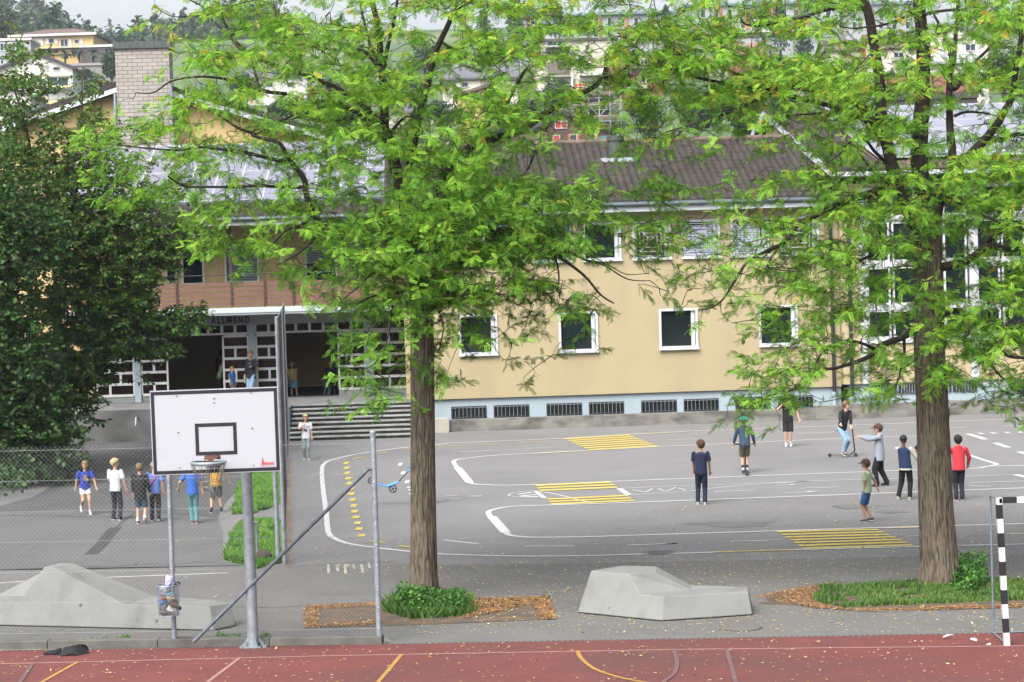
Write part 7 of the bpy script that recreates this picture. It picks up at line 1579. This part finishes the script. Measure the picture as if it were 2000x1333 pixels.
BT = [
 ('conifer', 'tall pale conifer rising into the sky left of the grey hilltop block', 1007, 80, -12, 24, 430, far_blue, 'col', 2600),
 ('conifer', 'thin conifer top against the sky left of the tall pale conifer', 946, 110, 20, 22, 430, far_blue, 'col', 1200),
 ('conifer', 'dark conifer in front of the left end of the grey hilltop block', 1092, 75, 8, 18, 440, far_blue, 'col', 900),
 ('conifer', 'dark conifer in front of the middle of the grey hilltop block', 1302, 70, 12, 14, 420, far_blue, 'cone', 900),
 ('conifer', 'dark conifer beside the ochre panelled block behind the right crown', 1524, 105, -8, 30, 400, far_blue, 'cone', 1500),
 ('conifer', 'blue green conifer left of the flag', 1570, 130, 30, 30, 360, far_blue, 'cone', 1500),
 ('tree', 'round dark tree left of the brown tiled house', 1410, 118, 58, 30, 340, far_leaf, 'round', 1500),
 ('tree', 'dark leafy tree right of the scaffolding above the tiled roof', 1262, 292, 178, 44, 200, far_leaf, 'round', 2600),
 ('tree', 'big dark tree behind the right part of the tiled roof', 1360, 300, 160, 60, 190, far_leaf, 'round', 3600),
 ('tree', 'dark tree left of the gable of the right wing', 1450, 300, 190, 52, 185, far_leaf, 'round', 3000),
 ('tree', 'dense tree against the gable of the right wing', 1530, 270, 170, 40, 200, far_leaf, 'round', 2200),
 ('tree', 'bushy tree behind the red flag', 1620, 200, 120, 52, 230, far_leaf, 'round', 2200),
 ('tree', 'dark tree behind the main stem of the right tree', 1760, 215, 130, 50, 210, far_leaf, 'round', 2000),
 ('tree', 'dark tree at the right edge above the solar roof', 1960, 215, 90, 60, 220, far_leaf, 'round', 2600),
 ('tree', 'dark bluish tree left of the chalet', 1090, 240, 150, 34, 330, far_leaf, 'round', 1700),
 ('tree', 'green tree beside the yellow gabled house', 1020, 262, 190, 34, 300, far_leaf, 'round', 1500),
 ('tree', 'dark tree behind the middle crown above the tiled roof', 860, 280, 190, 45, 240, far_leaf, 'round', 2000),
 ('tree', 'shadowed tree behind the upper middle crown', 830, 160, 85, 46, 380, far_leaf, 'round', 1400),
 ('tree', 'tree beside the cream house behind the left of the crown', 640, 200, 150, 30, 380, far_leaf, 'round', 900),
 ('tree', 'dark shrub tree left of the white gabled house', 12, 210, 150, 34, 330, far_leaf, 'round', 1200),
 ('tree', 'green bush right of the white gabled house', 172, 166, 138, 26, 400, far_leaf, 'round', 700),
 ('tree', 'small bush tree in front of the white gabled house', 84, 216, 192, 14, 320, far_leaf, 'round', 500),
 ('tree', 'dark tree against the left side of the chimney tower', 218, 170, 98, 24, 390, far_leaf, 'round', 1300),
 ('tree', 'round tree on the meadow left of the cream house', 470, 205, 140, 34, 370, far_leaf, 'round', 1100),
 ('tree', 'dark trees behind the solar roof, left one', 560, 250, 190, 40, 300, far_leaf, 'round', 1500),
 ('tree', 'dark tree behind the solar roof near the slim crown centre', 690, 268, 205, 44, 280, far_leaf, 'round', 1700),
 ('tree', 'dark tree left of the yellow gabled house', 780, 200, 140, 44, 350, far_leaf, 'round', 1500),
 ('tree', 'tree in the gap between the chalet and the yellow gabled house', 985, 292, 232, 30, 262, far_leaf, 'round', 1300),
 ('tree', 'leafy tree above the scaffolding below the hilltop block', 1190, 190, 140, 34, 385, far_leaf, 'round', 1200),
 ('tree', 'leafy tree below the hilltop block right of the red brown flats', 1330, 170, 105, 40, 380, far_leaf, 'round', 1500),
 ('tree', 'dark tree right of the brown tiled house', 1510, 170, 100, 36, 330, far_leaf, 'round', 1500),
 ('tree', 'tall bushy tree below the villa, left of the chimney tower', 195, 200, 150, 30, 370, far_leaf, 'round', 1000),
 ('tree', 'dark pine at the top left corner', -5, 90, 10, 46, 470, far_leaf, 'round', 1500)]
for i, (nm, lb_, px, pb_, pt_, hw_, D_, mt_, sh_, n_) in enumerate(BT): bg_tree(nm, lb_, px, pb_, pt_, hw_, D_, mt_, sh_, n_, seed=i)
# palms on the terrace below the villa
for i, px in enumerate((100, 128, 156, 183, 213)):
    b = P(px, 128, 435); t = thing('palm_tree', ['first palm from the left below the villa', 'second palm from the left below the villa, largest of the row', 'third palm from the left below the villa', 'fourth palm from the left, in front of the retaining wall', 'palm nearest the chimney tower below the carport'][i], 'palm', b, 0, 'palms below the villa')
    m = MB(); m.tube([(0, 0, -2), (0, 0, 2.4)], .22, 7); m.build('trunk', bark_far, t); m = MB(); rr = random.Random(i)
    for k in range(26):
        a = rr.uniform(0, 6.28); el_ = rr.uniform(-.5, 1.2); L = rr.uniform(1.4, 2.1); pr = Vector((0, 0, 2.4)); w_ = .16
        for j in range(4):
            nx_ = pr+Vector((math.cos(a)*math.cos(el_), math.sin(a)*math.cos(el_), math.sin(el_)))*L/4; sdv = Vector((-math.sin(a), math.cos(a), 0))*w_*(1.6 if j in (1, 2) else 1); m.quad(pr-sdv, nx_-sdv, nx_+sdv, pr+sdv); pr = nx_; el_ -= .38
    m.build('fronds', M('palm_green', (.035,.07,.03), .8, .3, 1), t)
# forest on the far ridge: one mass nobody could count
r = np.random.default_rng(5); FP = []; FT = []
for i in range(300):
    px = r.uniform(-120, 600); t = r.uniform(0, 1)**.7; Y = 640+210*t; z0 = zt((px-1000)/F_PX*640, 640)-3; zc = P(px, ridge_top(px), 850).z-15; z = z0*(1-t)+zc*t
    if px < 200 and r.random() < .45: Y = r.uniform(480, 640); z = zt((px-1000)/F_PX*Y, Y)-4
    X = (px-1000)/F_PX*Y; H = r.uniform(11, 17); R_ = r.uniform(4, 6.5); n = 150; con = r.random() < .3; tn_ = r.normal(0, .15)
    if con: h = r.uniform(0, 1, n); a = r.uniform(0, 6.28, n); rad = R_*.7*(1-h)**.8*r.uniform(.4, 1.05, n); q = np.stack([X+rad*np.cos(a), Y+rad*np.sin(a), z+H*1.15*h], 1)
    else:
        v = r.normal(size=(n, 3)); v /= np.linalg.norm(v, axis=1)[:, None]; v *= r.uniform(.6, 1.1, (n, 1)); q = np.stack([X+v[:, 0]*R_, Y+v[:, 1]*R_, z+H*.55+v[:, 2]*H*.45], 1)
    FP.append(q); FT.append(np.full(n, tn_))
FP = np.concatenate(FP); FT = np.concatenate(FT); n = len(FP); V, Fc = scatter(SIM[0]/.11, SIM[1], FP, r.normal(size=(n, 3)), rand_up(n, .8), r.uniform(.9, 2.0, n))
tag(np_mesh('forest', V, Fc, far_leaf, None, rnd=np.repeat(np.clip(r.normal(.4, .2, n)+FT, 0, 1), 2)), 'dark mixed forest covering the far ridge', 'forest', kind='stuff')
# ------------------------------------------------------------------ haze: one closed box of even air
hz = MB().box(-420, 420, -30, 1150, -2, 230); ho = hz.build('haze', None); tag(ho, kind='stuff', label='thin even haze in the valley air', cat='haze')
hm = bpy.data.materials.new('haze'); hm.use_nodes = True; hn = hm.node_tree.nodes; hn.remove(hn['Principled BSDF']); pv = hn.new('ShaderNodeVolumePrincipled'); pv.inputs['Color'].default_value = (.80,.88,1,1); pv.inputs['Density'].default_value = .00015; pv.inputs['Anisotropy'].default_value = .2
hm.node_tree.links.new(pv.outputs[0], hn['Material Output'].inputs['Volume']); ho.data.materials.append(hm)
